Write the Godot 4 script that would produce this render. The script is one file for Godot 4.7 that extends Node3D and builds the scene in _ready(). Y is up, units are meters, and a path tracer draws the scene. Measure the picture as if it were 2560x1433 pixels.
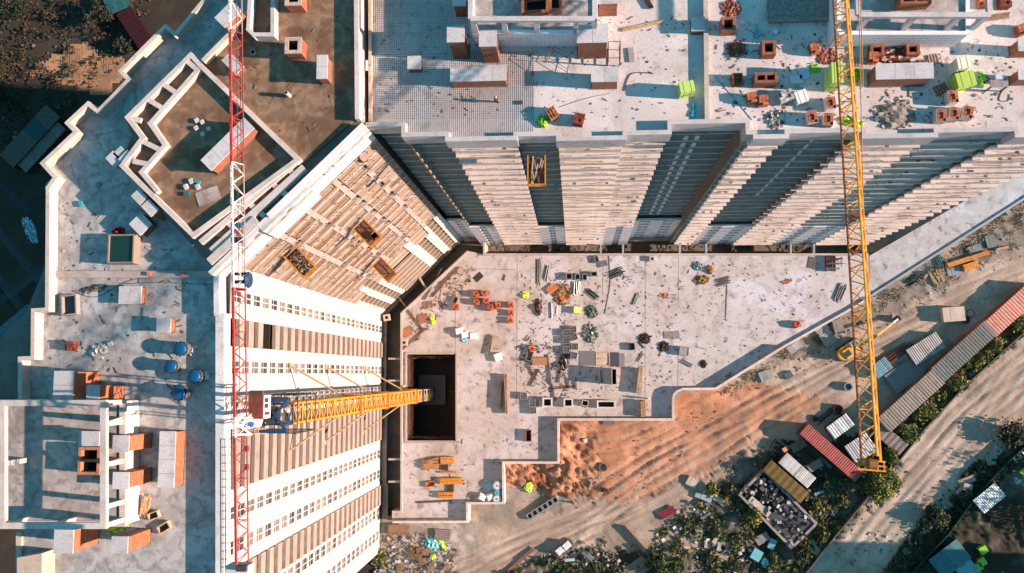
extends Node3D

# ---------------------------------------------------------------- camera model
const CAM := 170.0
const FOC := 2200.0
const RN := 75.4     # north roof
const RW := 75.0     # west and middle roofs
const PT := 76.6     # parapet tops
const RM := 77.5     # middle roof, a storey step higher
const PM := 78.4     # its parapet tops
const GR := -2.0     # natural ground
const FH := 3.05     # storey height
var R: Vector3
var D: Vector3
var F: Vector3
var rng := RandomNumberGenerator.new()
var M := {}
var used := {}

func px(u: float, v: float, h: float) -> Vector3:
	var d := R * (u - 1280.0) + D * (v - 716.5) + F * FOC
	return Vector3(0, CAM, 0) + d * ((h - CAM) / d.y)

func pq(u: float, v: float, h: float) -> Vector2:
	var p := px(u, v, h)
	return Vector2(p.x, p.z)

func inv(p: Vector3) -> Vector2:
	var d := p - Vector3(0, CAM, 0)
	var w := d.dot(F)
	return Vector2(1280.0 + FOC * d.dot(R) / w, 716.5 + FOC * d.dot(D) / w)

func L(r: float, g: float, b: float) -> Color:
	return Color(r / 255.0, g / 255.0, b / 255.0).srgb_to_linear()

func rf(a: float, b: float) -> float:
	return rng.randf_range(a, b)

func vary(c: Color, k: float) -> Color:
	var s := 1.0 + rf(-k, k)
	return Color(c.r * s, c.g * s, c.b * s)

# ---------------------------------------------------------------- mesh builder
class MB:
	var v := PackedVector3Array()
	var n := PackedVector3Array()
	var c := PackedColorArray()
	var col := Color(0.5, 0.5, 0.5)
	func tri(a: Vector3, b: Vector3, d: Vector3) -> void:
		var m := (d - a).cross(b - a).normalized()
		v.append(a); v.append(b); v.append(d)
		n.append(m); n.append(m); n.append(m)
		c.append(col); c.append(col); c.append(col)
	func quad(a: Vector3, b: Vector3, d: Vector3, e: Vector3, out: Vector3) -> void:
		if (d - a).cross(b - a).dot(out) < 0:
			var t := b
			b = e
			e = t
		tri(a, b, d)
		tri(a, d, e)
	func hexa(p: Array) -> void:   # 0-3 bottom ring, 4-7 top ring
		var m := Vector3()
		for q in p:
			m += q
		m /= 8.0
		for f in [[0, 1, 2, 3], [4, 5, 6, 7], [0, 1, 5, 4], [1, 2, 6, 5], [2, 3, 7, 6], [3, 0, 4, 7]]:
			quad(p[f[0]], p[f[1]], p[f[2]], p[f[3]], (p[f[0]] + p[f[2]]) * 0.5 - m)
	func box(at: Vector3, s: Vector3, b := Basis()) -> void:
		var h := s * 0.5
		var p := []
		for y in [-1, 1]:
			for k in [[-1, -1], [1, -1], [1, 1], [-1, 1]]:
				p.append(at + b * Vector3(h.x * k[0], h.y * y, h.z * k[1]))
		hexa(p)
	func ybox(x: float, y: float, z: float, sx: float, sy: float, sz: float, turn := 0.0) -> void:  # stands on y
		box(Vector3(x, y + sy * 0.5, z), Vector3(sx, sy, sz), Basis(Vector3.UP, turn))
	func taper(x: float, y: float, z: float, sx: float, sy: float, sz: float, k: float, turn := 0.0) -> void:
		var b := Basis(Vector3.UP, turn)
		var p := []
		for t in [0, 1]:
			var s: float = 1.0 if t == 0 else k
			for q in [[-1, -1], [1, -1], [1, 1], [-1, 1]]:
				p.append(Vector3(x, y + sy * t, z) + b * Vector3(sx * 0.5 * q[0] * s, 0, sz * 0.5 * q[1] * s))
		hexa(p)
	func beam(a: Vector3, e: Vector3, w: float, h: float) -> void:
		var d := e - a
		var z := d.normalized()
		var up := Vector3.UP if absf(z.y) < 0.98 else Vector3.RIGHT
		var x := up.cross(z).normalized()
		var y := z.cross(x)
		box((a + e) * 0.5, Vector3(w, h, d.length()), Basis(x, y, z))
	func tube(a: Vector3, e: Vector3, r1: float, r2: float, sides := 8, caps := true) -> void:
		var z := (e - a).normalized()
		var up := Vector3.UP if absf(z.y) < 0.98 else Vector3.RIGHT
		var x := up.cross(z).normalized()
		var y := z.cross(x)
		for i in sides:
			var t0 := TAU * i / sides
			var t1 := TAU * (i + 1) / sides
			var o0 := x * cos(t0) + y * sin(t0)
			var o1 := x * cos(t1) + y * sin(t1)
			quad(a + o0 * r1, a + o1 * r1, e + o1 * r2, e + o0 * r2, o0 + o1)
			if caps:
				quad(a, a + o0 * r1, a + (o0 + o1) * 0.5 * r1, a + o1 * r1, -z)
				quad(e, e + o0 * r2, e + (o0 + o1) * 0.5 * r2, e + o1 * r2, z)
	func prism(poly: PackedVector2Array, y0: float, y1: float) -> void:
		var idx := Geometry2D.triangulate_polygon(poly)
		for k in range(0, idx.size(), 3):
			var p := [poly[idx[k]], poly[idx[k + 1]], poly[idx[k + 2]]]
			var cr: float = (p[1] - p[0]).cross(p[2] - p[0])
			if cr < 0:
				p = [p[0], p[2], p[1]]
			tri(Vector3(p[0].x, y1, p[0].y), Vector3(p[1].x, y1, p[1].y), Vector3(p[2].x, y1, p[2].y))
			tri(Vector3(p[0].x, y0, p[0].y), Vector3(p[2].x, y0, p[2].y), Vector3(p[1].x, y0, p[1].y))
		var s := 0.0
		for i in poly.size():
			s += poly[i].cross(poly[(i + 1) % poly.size()])
		for i in poly.size():
			var a := poly[i]
			var b := poly[(i + 1) % poly.size()]
			var o := Vector2(b.y - a.y, a.x - b.x) * signf(s)
			quad(Vector3(a.x, y0, a.y), Vector3(b.x, y0, b.y), Vector3(b.x, y1, b.y), Vector3(a.x, y1, a.y), Vector3(o.x, 0, o.y))
	func wall(a: Vector2, b: Vector2, w: float, y0: float, y1: float) -> void:
		beam(Vector3(a.x, (y0 + y1) * 0.5, a.y), Vector3(b.x, (y0 + y1) * 0.5, b.y), w, y1 - y0)
	func mesh(origin := Vector3()) -> ArrayMesh:
		if origin != Vector3():
			for i in v.size():
				v[i] -= origin
		var a := []
		a.resize(Mesh.ARRAY_MAX)
		a[Mesh.ARRAY_VERTEX] = v
		a[Mesh.ARRAY_NORMAL] = n
		a[Mesh.ARRAY_COLOR] = c
		var m := ArrayMesh.new()
		m.add_surface_from_arrays(Mesh.PRIMITIVE_TRIANGLES, a)
		return m

# ---------------------------------------------------------------- nodes
func numbered(called: String) -> String:
	if not used.has(called):
		used[called] = 0
		return called
	used[called] += 1
	return "%s_%03d" % [called, used[called]]

func tag(o: Node3D, label: String, category: String, group := "") -> Node3D:
	o.set_meta("label", label)
	o.set_meta("category", category)
	if group:
		o.set_meta("group", group)
	return o

func thing(called: String, label: String, category: String, at := Vector3(), turn := 0.0, group := "") -> Node3D:
	var o := Node3D.new()
	o.name = numbered(called)
	add_child(o)
	o.position = at
	o.rotation.y = turn
	return tag(o, label, category, group)

func part(called: String, mb: MB, m: Material, parent: Node3D, origin := Vector3()) -> MeshInstance3D:
	return inst(called, mb.mesh(origin), m, parent)

func inst(called: String, ms: Mesh, m: Material, parent: Node3D, at := Transform3D()) -> MeshInstance3D:
	var o := MeshInstance3D.new()
	o.name = called
	o.mesh = ms
	o.material_override = m
	o.transform = at
	parent.add_child(o, true)
	return o

func struct(called: String, mb: MB, m: Material) -> MeshInstance3D:
	var o := MeshInstance3D.new()
	o.name = numbered(called)
	o.mesh = mb.mesh()
	o.material_override = m
	add_child(o)
	o.set_meta("kind", "structure")
	return o

func solo(called: String, mb: MB, m: Material, label: String, category: String, at: Vector3, turn := 0.0, group := "") -> MeshInstance3D:
	var o := MeshInstance3D.new()
	o.name = numbered(called)
	o.mesh = mb.mesh()
	o.material_override = m
	add_child(o)
	o.position = at
	o.rotation.y = turn
	tag(o, label, category, group)
	return o

func dup(root: Node3D, at: Vector3, turn: float, label: String) -> Node3D:
	var r: Node3D = root.duplicate()
	var nm := String(root.name)
	r.name = numbered(nm.rstrip("0123456789").rstrip("_") if nm.right(4).begins_with("_") else nm)
	add_child(r)
	r.position = at
	r.rotation = Vector3(0, turn, 0)
	r.set_meta("label", label)
	return r

# ---------------------------------------------------------------- textures
func noise_bytes(size: int, seed_: int, freq: float, oct: int, type := FastNoiseLite.TYPE_SIMPLEX_SMOOTH, fractal := FastNoiseLite.FRACTAL_FBM, warp := 0.0) -> PackedByteArray:
	var f := FastNoiseLite.new()
	f.seed = seed_
	f.noise_type = type
	f.frequency = freq
	f.fractal_type = fractal
	f.fractal_octaves = oct
	if warp > 0:
		f.domain_warp_enabled = true
		f.domain_warp_amplitude = warp
		f.domain_warp_frequency = freq * 0.7
	var im := f.get_seamless_image(size, size)
	im.convert(Image.FORMAT_L8)
	return im.get_data()

# layers: [bytes, weight, low edge, high edge, tint]; each mixes towards its tint where the noise passes the edges
func tex(size: int, base: Color, layers: Array) -> ImageTexture:
	var out := PackedByteArray()
	var nn := size * size
	out.resize(nn * 3)
	var r := PackedFloat32Array(); r.resize(nn); r.fill(base.r * 255.0)
	var g := PackedFloat32Array(); g.resize(nn); g.fill(base.g * 255.0)
	var b := PackedFloat32Array(); b.resize(nn); b.fill(base.b * 255.0)
	for l in layers:
		var by: PackedByteArray = l[0]
		var lut := PackedFloat32Array()
		lut.resize(256)
		for i in 256:
			lut[i] = l[1] * smoothstep(l[2], l[3], i / 255.0)
		var t: Color = l[4]
		var tr := t.r * 255.0
		var tg := t.g * 255.0
		var tb := t.b * 255.0
		for i in nn:
			var k := lut[by[i]]
			if k != 0.0:
				r[i] += (tr - r[i]) * k
				g[i] += (tg - g[i]) * k
				b[i] += (tb - b[i]) * k
	for i in nn:
		out[i * 3] = int(clampf(r[i], 0, 255))
		out[i * 3 + 1] = int(clampf(g[i], 0, 255))
		out[i * 3 + 2] = int(clampf(b[i], 0, 255))
	return ImageTexture.create_from_image(Image.create_from_data(size, size, false, Image.FORMAT_RGB8, out))

func mat(t: Texture2D, metres: float, rough: float, metal := 0.0) -> StandardMaterial3D:
	var m := StandardMaterial3D.new()
	m.vertex_color_use_as_albedo = true
	m.roughness = rough
	m.metallic = metal
	if t:
		m.albedo_texture = t
		m.uv1_triplanar = true
		m.uv1_world_triplanar = true
		m.uv1_scale = Vector3.ONE / metres
	return m

func make_materials() -> void:
	var big := noise_bytes(1024, 3, 0.006, 5)
	var mid := noise_bytes(1024, 5, 0.03, 4)
	var fine := noise_bytes(1024, 7, 0.25, 3)
	var swirl := noise_bytes(1024, 11, 0.011, 5, FastNoiseLite.TYPE_SIMPLEX_SMOOTH, FastNoiseLite.FRACTAL_RIDGED, 60.0)
	var warp := noise_bytes(1024, 15, 0.012, 5, FastNoiseLite.TYPE_SIMPLEX_SMOOTH, FastNoiseLite.FRACTAL_FBM, 90.0)
	var crack := noise_bytes(1024, 13, 0.009, 4, FastNoiseLite.TYPE_CELLULAR, FastNoiseLite.FRACTAL_NONE, 20.0)
	var W := Color(1, 1, 1)
	var c1 := tex(1024, Color(0.86, 0.86, 0.86), [[big, 0.5, 0.35, 0.75, W], [mid, 0.30, 0.5, 0.85, Color(0.62, 0.6, 0.58)], [fine, 0.35, 0.5, 0.9, Color(0.55, 0.53, 0.52)], [fine, 0.4, 0.45, 0.1, W]])
	M.concrete = mat(c1, 60, 0.9)
	var c2 := tex(1024, Color(0.84, 0.83, 0.82), [[warp, 0.55, 0.42, 0.62, W], [swirl, 0.6, 0.6, 0.88, Color(0.6, 0.58, 0.56)], [big, 0.35, 0.5, 0.75, Color(0.66, 0.62, 0.6)], [mid, 0.35, 0.55, 0.8, Color(0.62, 0.58, 0.55)], [fine, 0.35, 0.5, 0.9, Color(0.6, 0.58, 0.56)]])
	M.screed = mat(c2, 34, 0.85)
	var c3 := tex(1024, Color(0.8, 0.77, 0.74), [[swirl, 0.75, 0.45, 0.85, Color(1, 0.98, 0.95)], [warp, 0.55, 0.52, 0.72, Color(0.62, 0.52, 0.43)], [big, 0.6, 0.5, 0.75, Color(0.6, 0.5, 0.42)], [fine, 0.3, 0.5, 0.9, Color(0.5, 0.46, 0.42)]])
	M.brownroof = mat(c3, 34, 0.8)
	var spots := noise_bytes(1024, 23, 0.045, 5, FastNoiseLite.TYPE_SIMPLEX_SMOOTH, FastNoiseLite.FRACTAL_FBM, 25.0)
	var c4 := tex(1024, Color(0.9, 0.87, 0.85), [[big, 0.8, 0.45, 0.7, Color(0.96, 0.96, 0.99)], [warp, 0.4, 0.55, 0.8, Color(0.8, 0.72, 0.66)], [spots, 0.75, 0.64, 0.84, Color(0.52, 0.48, 0.46)], [swirl, 0.35, 0.66, 0.9, Color(0.66, 0.63, 0.62)], [mid, 0.3, 0.58, 0.8, Color(0.7, 0.67, 0.66)], [spots, 0.35, 0.35, 0.12, W], [fine, 0.4, 0.55, 0.95, Color(0.6, 0.56, 0.54)]])
	M.terrace = mat(c4, 92, 0.9)
	var c5 := tex(1024, Color(0.80, 0.78, 0.76), [[big, 0.6, 0.4, 0.75, W], [warp, 0.3, 0.5, 0.8, Color(0.62, 0.58, 0.54)], [fine, 0.4, 0.5, 0.85, Color(0.52, 0.49, 0.46)], [spots, 0.4, 0.62, 0.85, Color(0.5, 0.46, 0.42)], [fine, 0.35, 0.4, 0.15, W]])
	M.soil = mat(c5, 70, 1.0)
	var c6 := tex(1024, Color(0.88, 0.86, 0.85), [[big, 0.5, 0.45, 0.7, W], [warp, 0.35, 0.55, 0.78, Color(0.72, 0.66, 0.61)], [spots, 0.6, 0.64, 0.85, Color(0.58, 0.52, 0.48)], [crack, 0.5, 0.12, 0.0, Color(0.6, 0.56, 0.54)], [fine, 0.4, 0.5, 0.9, Color(0.56, 0.53, 0.51)], [fine, 0.3, 0.42, 0.12, W]])
	M.roofdeck = mat(c6, 64, 0.9)
	M.brick = mat(tex(256, Color(0.85, 0.85, 0.85), [[noise_bytes(256, 4, 0.2, 3), 0.6, 0.4, 0.7, Color(0.6, 0.55, 0.52)], [noise_bytes(256, 9, 0.03, 3), 0.5, 0.45, 0.7, W]]), 6, 0.95)
	M.wood = mat(tex(256, Color(0.85, 0.83, 0.8), [[noise_bytes(256, 14, 0.12, 3), 0.6, 0.4, 0.7, Color(0.6, 0.55, 0.5)], [noise_bytes(256, 19, 0.03, 3), 0.5, 0.45, 0.7, W]]), 5, 0.85)
	M.paint = mat(tex(256, Color(0.92, 0.92, 0.92), [[noise_bytes(256, 24, 0.03, 4), 0.5, 0.5, 0.75, Color(0.7, 0.66, 0.62)], [noise_bytes(256, 29, 0.2, 2), 0.2, 0.5, 0.7, W]]), 8, 0.6)
	M.white = mat(tex(512, Color(0.97, 0.97, 0.96), [[noise_bytes(512, 34, 0.012, 4), 0.35, 0.5, 0.75, Color(0.88, 0.85, 0.82)], [noise_bytes(512, 39, 0.2, 2), 0.15, 0.5, 0.7, Color(0.8, 0.8, 0.8)]]), 20, 0.8)
	M.metal = mat(M.paint.albedo_texture, 6, 0.45, 0.5)
	M.rust = mat(M.brick.albedo_texture, 5, 0.8, 0.2)
	M.sheet = mat(M.paint.albedo_texture, 9, 0.5, 0.3)
	M.foil = mat(null, 1, 0.35)
	M.glass = mat(null, 1, 0.08)
	M.water = mat(null, 1, 0.05)
	M.leaf = mat(null, 1, 0.8)
	M.leaf.cull_mode = BaseMaterial3D.CULL_DISABLED
	M.leaf.backlight_enabled = true
	M.leaf.backlight = Color(0.12, 0.16, 0.03)
	M.cloth = mat(null, 1, 0.85)

func _ready() -> void:
	rng.seed = 77
	var l := Vector3(160.0, 219.5, FOC).length()
	R = Vector3(sqrt(1.0 - pow(160.0 / l, 2)), -160.0 / l, 0)
	var dy := -219.5 / l
	var dx := -(R.y * dy) / R.x
	D = Vector3(dx, dy, sqrt(1.0 - dx * dx - dy * dy))
	F = R.cross(D)
	var cam := Camera3D.new()
	cam.name = "camera"
	cam.transform = Transform3D(Basis(R, -D, -F), Vector3(0, CAM, 0))
	cam.fov = rad_to_deg(2.0 * atan(716.5 / FOC))
	cam.near = 1.0
	cam.far = 3000.0
	add_child(cam)
	cam.make_current()
	var env := Environment.new()
	var sky := Sky.new()
	var sm := ProceduralSkyMaterial.new()
	sm.sky_top_color = Color(0.25, 0.55, 0.69)
	sm.sky_horizon_color = Color(0.58, 0.72, 0.80)
	sm.sky_curve = 0.18
	sm.ground_bottom_color = Color(0.2, 0.19, 0.18)
	sm.ground_horizon_color = Color(0.5, 0.6, 0.65)
	sm.sky_energy_multiplier = 0.8
	sky.sky_material = sm
	env.background_mode = Environment.BG_SKY
	env.sky = sky
	env.tonemap_mode = Environment.TONE_MAPPER_LINEAR
	env.tonemap_exposure = 2.4
	env.sdfgi_enabled = true
	env.ssao_enabled = true
	env.ssil_enabled = true
	var we := WorldEnvironment.new()
	we.name = "world_environment"
	we.environment = env
	add_child(we)
	var sun := DirectionalLight3D.new()
	sun.name = "sun"
	sun.light_energy = 1.6
	sun.light_color = Color(1.0, 0.88, 0.82)
	sun.light_angular_distance = 0.55
	sun.shadow_enabled = true
	add_child(sun)
	var el := deg_to_rad(20.0)
	var az := deg_to_rad(5.2)
	sun.look_at_from_position(Vector3.ZERO, -Vector3(cos(el) * cos(az), sin(el), cos(el) * sin(az)))
	make_materials()
	build_ground()
	build_terrace()
	build_north()
	build_middle()
	build_west()
	loading_platforms()
	build_cranes()
	build_roof_things()
	build_terrace_things()
	build_yard()
	build_far_left()
	build_small()
	build_neighbours()

# ================================================================ ground
func poly(a: Array) -> PackedVector2Array:
	var p := PackedVector2Array()
	for i in range(0, a.size(), 2):
		p.append(Vector2(a[i], a[i + 1]))
	return p

func wpoly(a: Array, h: float) -> PackedVector2Array:
	var p := PackedVector2Array()
	for i in range(0, a.size(), 2):
		p.append(pq(a[i], a[i + 1], h))
	return p

var terrace_px := [1172, 628, 1210, 636, 2172, 636, 2172, 745, 2130, 771, 1960, 866, 1790, 971, 1706, 972, 1690, 979, 1683, 996, 1683, 1049, 1396, 1049, 1396, 1157, 1258, 1157, 1258, 1258, 1168, 1259, 1168, 1305, 980, 1305, 980, 1279, 1003, 1279, 1003, 780]
var pit_px := [1018, 886, 1138, 886, 1138, 1102, 1018, 1102]

func build_ground() -> void:
	var c_sand := L(196, 176, 156)
	var c_road := L(190, 174, 158)
	var c_earth := L(206, 150, 116)
	var c_gravel := L(166, 156, 144)
	var c_green := L(62, 62, 40)
	var c_dark := L(66, 58, 46)
	var c_white := L(206, 198, 188)
	var earth := poly([1380, 1040, 1683, 1040, 1690, 985, 1790, 970, 1905, 955, 2060, 1000, 1960, 1080, 1760, 1180, 1560, 1250, 1400, 1240, 1250, 1210, 1250, 1150, 1380, 1150])
	var road := poly([2570, 600, 2570, 770, 2350, 860, 2130, 960, 1990, 1060, 1880, 1130, 1750, 1230, 1560, 1300, 1400, 1360, 1220, 1450, 1080, 1450, 1330, 1290, 1560, 1215, 1740, 1110, 1900, 960, 2060, 860, 2300, 760])
	var low := poly([2570, 870, 2570, 1060, 2420, 1180, 2270, 1330, 2190, 1450, 1950, 1450, 2140, 1290, 2260, 1140, 2380, 1010])
	var veg := poly([2570, 830, 2470, 900, 2370, 1000, 2250, 1130, 2190, 1260, 2130, 1290, 1940, 1450, 1840, 1450, 1760, 1340, 1790, 1230, 1880, 1140, 2000, 1100, 2160, 1090, 2270, 990, 2430, 860, 2570, 770])
	var veg2 := poly([2570, 1075, 2440, 1180, 2290, 1340, 2210, 1450, 2600, 1450])
	var veg3 := poly([1250, 1450, 1330, 1400, 1470, 1360, 1640, 1390, 1760, 1370, 1850, 1450])
	var nw := poly([2175, 745, 2330, 680, 2570, 470, 2570, 610, 2310, 770, 2130, 860, 1960, 960, 1800, 985, 1960, 870, 2130, 775])
	var debris := poly([900, 1450, 960, 1300, 1170, 1310, 1190, 1420, 1150, 1450])
	var wob := FastNoiseLite.new()
	wob.seed = 5
	wob.frequency = 0.09
	wob.fractal_octaves = 4
	var wob2 := FastNoiseLite.new()
	wob2.seed = 9
	wob2.frequency = 0.35
	wob2.fractal_octaves = 4
	var rut := FastNoiseLite.new()
	rut.seed = 21
	rut.frequency = 0.45
	rut.fractal_octaves = 3
	var hole := wpoly([962, 790, 1150, 600, 2168, 600, 2168, 740, 2128, 768, 1958, 862, 1788, 967, 1704, 968, 1686, 977, 1679, 996, 1679, 1045, 1392, 1045, 1392, 1153, 1254, 1153, 1254, 1254, 1164, 1255, 1164, 1301, 965, 1301], 0.0)
	var x0 := -38.0
	var x1 := 96.0
	var z0 := -46.0
	var z1 := 48.0
	var st := 0.34
	var nx := int((x1 - x0) / st)
	var nz := int((z1 - z0) / st)
	var hs := PackedFloat32Array()
	var cs := PackedColorArray()
	var skip := PackedByteArray()
	hs.resize((nx + 1) * (nz + 1))
	cs.resize(hs.size())
	skip.resize(hs.size())
	for j in nz + 1:
		for i in nx + 1:
			var x := x0 + i * st
			var z := z0 + j * st
			var k := j * (nx + 1) + i
			var p := Vector2(x, z)
			if Geometry2D.is_point_in_polygon(p, hole):
				skip[k] = 1
				continue
			var u := inv(Vector3(x, GR, z))
			var a := wob.get_noise_2d(x, z)
			var b := wob2.get_noise_2d(x, z)
			var q := u + Vector2(a * 50 + rf(-7, 7), b * 26 + rf(-7, 7))
			var h := a * 0.25 + b * 0.06
			var c := c_gravel.lerp(c_sand, clampf(0.4 + a * 1.6, 0, 1))
			if Geometry2D.is_point_in_polygon(q, nw):
				c = c_gravel.lerp(c_dark, clampf(0.2 + b * 1.5, 0, 0.8))
			if Geometry2D.is_point_in_polygon(q, debris):
				c = c_gravel.lerp(c_white, clampf(0.4 + b * 1.5, 0, 1))
			if Geometry2D.is_point_in_polygon(q, road):
				var t := rut.get_noise_2d((x * 0.45 + z * 0.9) * 1.6, (x * 0.9 - z * 0.45) * 0.06)
				c = c_road.lerp(c_sand, clampf(0.5 + t * 1.6, 0, 1)).lerp(c_white, clampf(t * 0.8, 0, 0.5))
				h = a * 0.12 + t * 0.13
			if Geometry2D.is_point_in_polygon(q, earth):
				var t := rut.get_noise_2d((x * 0.5 + z * 0.87) * 1.2, (x * 0.87 - z * 0.5) * 0.08)
				var heap := smoothstep(0.0, 1.0, clampf((1530 - u.x) / 120.0, 0, 1)) * smoothstep(1040.0, 1100.0, u.y)
				c = c_earth.lerp(c_sand, clampf(b * 0.5 + t * 0.5 + (u.x - 1600) / 480.0 + (u.y - 1150) / 260.0, 0, 0.85))
				h = a * 0.4 + lerpf(t * 0.16 + b * 0.05, absf(b) * 2.0 + a * 1.6 + 0.2, heap)
				if heap > 0.3 and b < -0.12:
					c = c.lerp(L(96, 62, 44), 0.6)
			if Geometry2D.is_point_in_polygon(q, low):
				var t := rut.get_noise_2d((x * 0.82 + z * 0.57) * 1.5, (x * 0.57 - z * 0.82) * 0.06)
				c = c_sand.lerp(c_white, clampf(0.3 + t * 0.8, 0, 1))
				h = a * 0.1 + t * 0.12
			for vg in [veg, veg2, veg3]:
				if Geometry2D.is_point_in_polygon(q, vg):
					c = c_dark.lerp(c_green, clampf(0.5 + b * 2.0, 0, 1)).lerp(c_gravel, clampf(a * 1.2 - 0.1, 0, 0.7))
					h = a * 0.5 + b * 0.6
			hs[k] = GR + h
			cs[k] = vary(c, 0.05)
	# tyre ruts pressed along the roads
	var tracks := [[2570, 700, 2300, 800, 2080, 900, 1880, 1010, 1700, 1120, 1560, 1215, 1450, 1290, 1300, 1350, 1130, 1440], [2570, 735, 2320, 832, 2110, 930, 1910, 1050, 1730, 1160, 1600, 1230, 1500, 1310, 1340, 1400], [1990, 975, 1830, 1050, 1660, 1120, 1540, 1190, 1470, 1255], [1930, 975, 1760, 1070, 1610, 1150, 1500, 1225], [2570, 930, 2430, 1030, 2300, 1170, 2180, 1310, 2080, 1440], [2570, 985, 2455, 1080, 2335, 1200, 2225, 1330, 2140, 1440], [2570, 880, 2400, 1020, 2270, 1160, 2130, 1320, 2030, 1440], [1080, 1440, 1210, 1385, 1400, 1320, 1600, 1260, 1730, 1185], [1190, 1440, 1370, 1372, 1560, 1290, 1760, 1180, 1890, 1085, 2000, 1010], [1620, 1060, 1500, 1090, 1430, 1070], [1700, 1050, 1560, 1110, 1470, 1120], [2570, 660, 2370, 740, 2190, 830]]
	for tr in tracks:
		var cv := Curve2D.new()
		for i in range(0, tr.size(), 2):
			var p := pq(tr[i], tr[i + 1], GR)
			var q0 := pq(tr[maxi(0, i - 2)], tr[maxi(1, i - 1)], GR)
			var q1 := pq(tr[mini(tr.size() - 2, i + 2)], tr[mini(tr.size() - 1, i + 3)], GR)
			cv.add_point(p, (q0 - q1) * 0.17, (q1 - q0) * 0.17)
		var ln := cv.get_baked_length()
		var dd := 0.0
		var done := {}
		while dd < ln:
			var tf := cv.sample_baked_with_rotation(dd)
			var c0 := tf.origin
			var nn := tf.y
			for w in range(-6, 7):
				var p := c0 + nn * (w * 0.27)
				var i := int(round((p.x - x0) / st))
				var j := int(round((p.y - z0) / st))
				if i < 0 or j < 0 or i > nx or j > nz:
					continue
				var k := j * (nx + 1) + i
				if done.has(k):
					continue
				done[k] = true
				var vp := Vector2(x0 + i * st, z0 + j * st)
				var off := absf(absf((vp - c0).dot(nn)) - 0.9)
				var rutk := smoothstep(0.42, 0.05, off)
				var lip := smoothstep(0.35, 0.5, off) * smoothstep(0.85, 0.6, off)
				hs[k] += lip * 0.06 - rutk * 0.12
				cs[k] = cs[k].lerp(c_sand, rutk * 0.3).lerp(c_dark, lip * 0.10)
			dd += 0.2
	var stool := SurfaceTool.new()
	stool.begin(Mesh.PRIMITIVE_TRIANGLES)
	for j in nz + 1:
		for i in nx + 1:
			var k := j * (nx + 1) + i
			stool.set_color(cs[k])
			stool.add_vertex(Vector3(x0 + i * st, hs[k] if skip[k] == 0 else GR, z0 + j * st))
	for j in nz:
		for i in nx:
			var k := j * (nx + 1) + i
			if skip[k] or skip[k + 1] or skip[k + nx + 1] or skip[k + nx + 2]:
				continue
			for q in [k, k + 1, k + nx + 2, k, k + nx + 2, k + nx + 1]:
				stool.add_index(q)
	stool.generate_normals()
	var o := MeshInstance3D.new()
	o.name = "yard_ground"
	o.mesh = stool.commit()
	o.material_override = M.soil
	add_child(o)
	o.set_meta("kind", "structure")
	# the wide land around it
	var mb := MB.new()
	var far := 1500.0
	mb.col = c_dark
	for r in [[-far, -far, x0 + 0.2, far], [x0, -far, x1, z0 + 0.2], [x1 - 0.2, -far, far, far], [x0, z1 - 0.2, x1, far]]:
		mb.quad(Vector3(r[0], GR - 0.05, r[1]), Vector3(r[2], GR - 0.05, r[1]), Vector3(r[2], GR - 0.05, r[3]), Vector3(r[0], GR - 0.05, r[3]), Vector3.UP)
	struct("ground", mb, M.soil)

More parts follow.
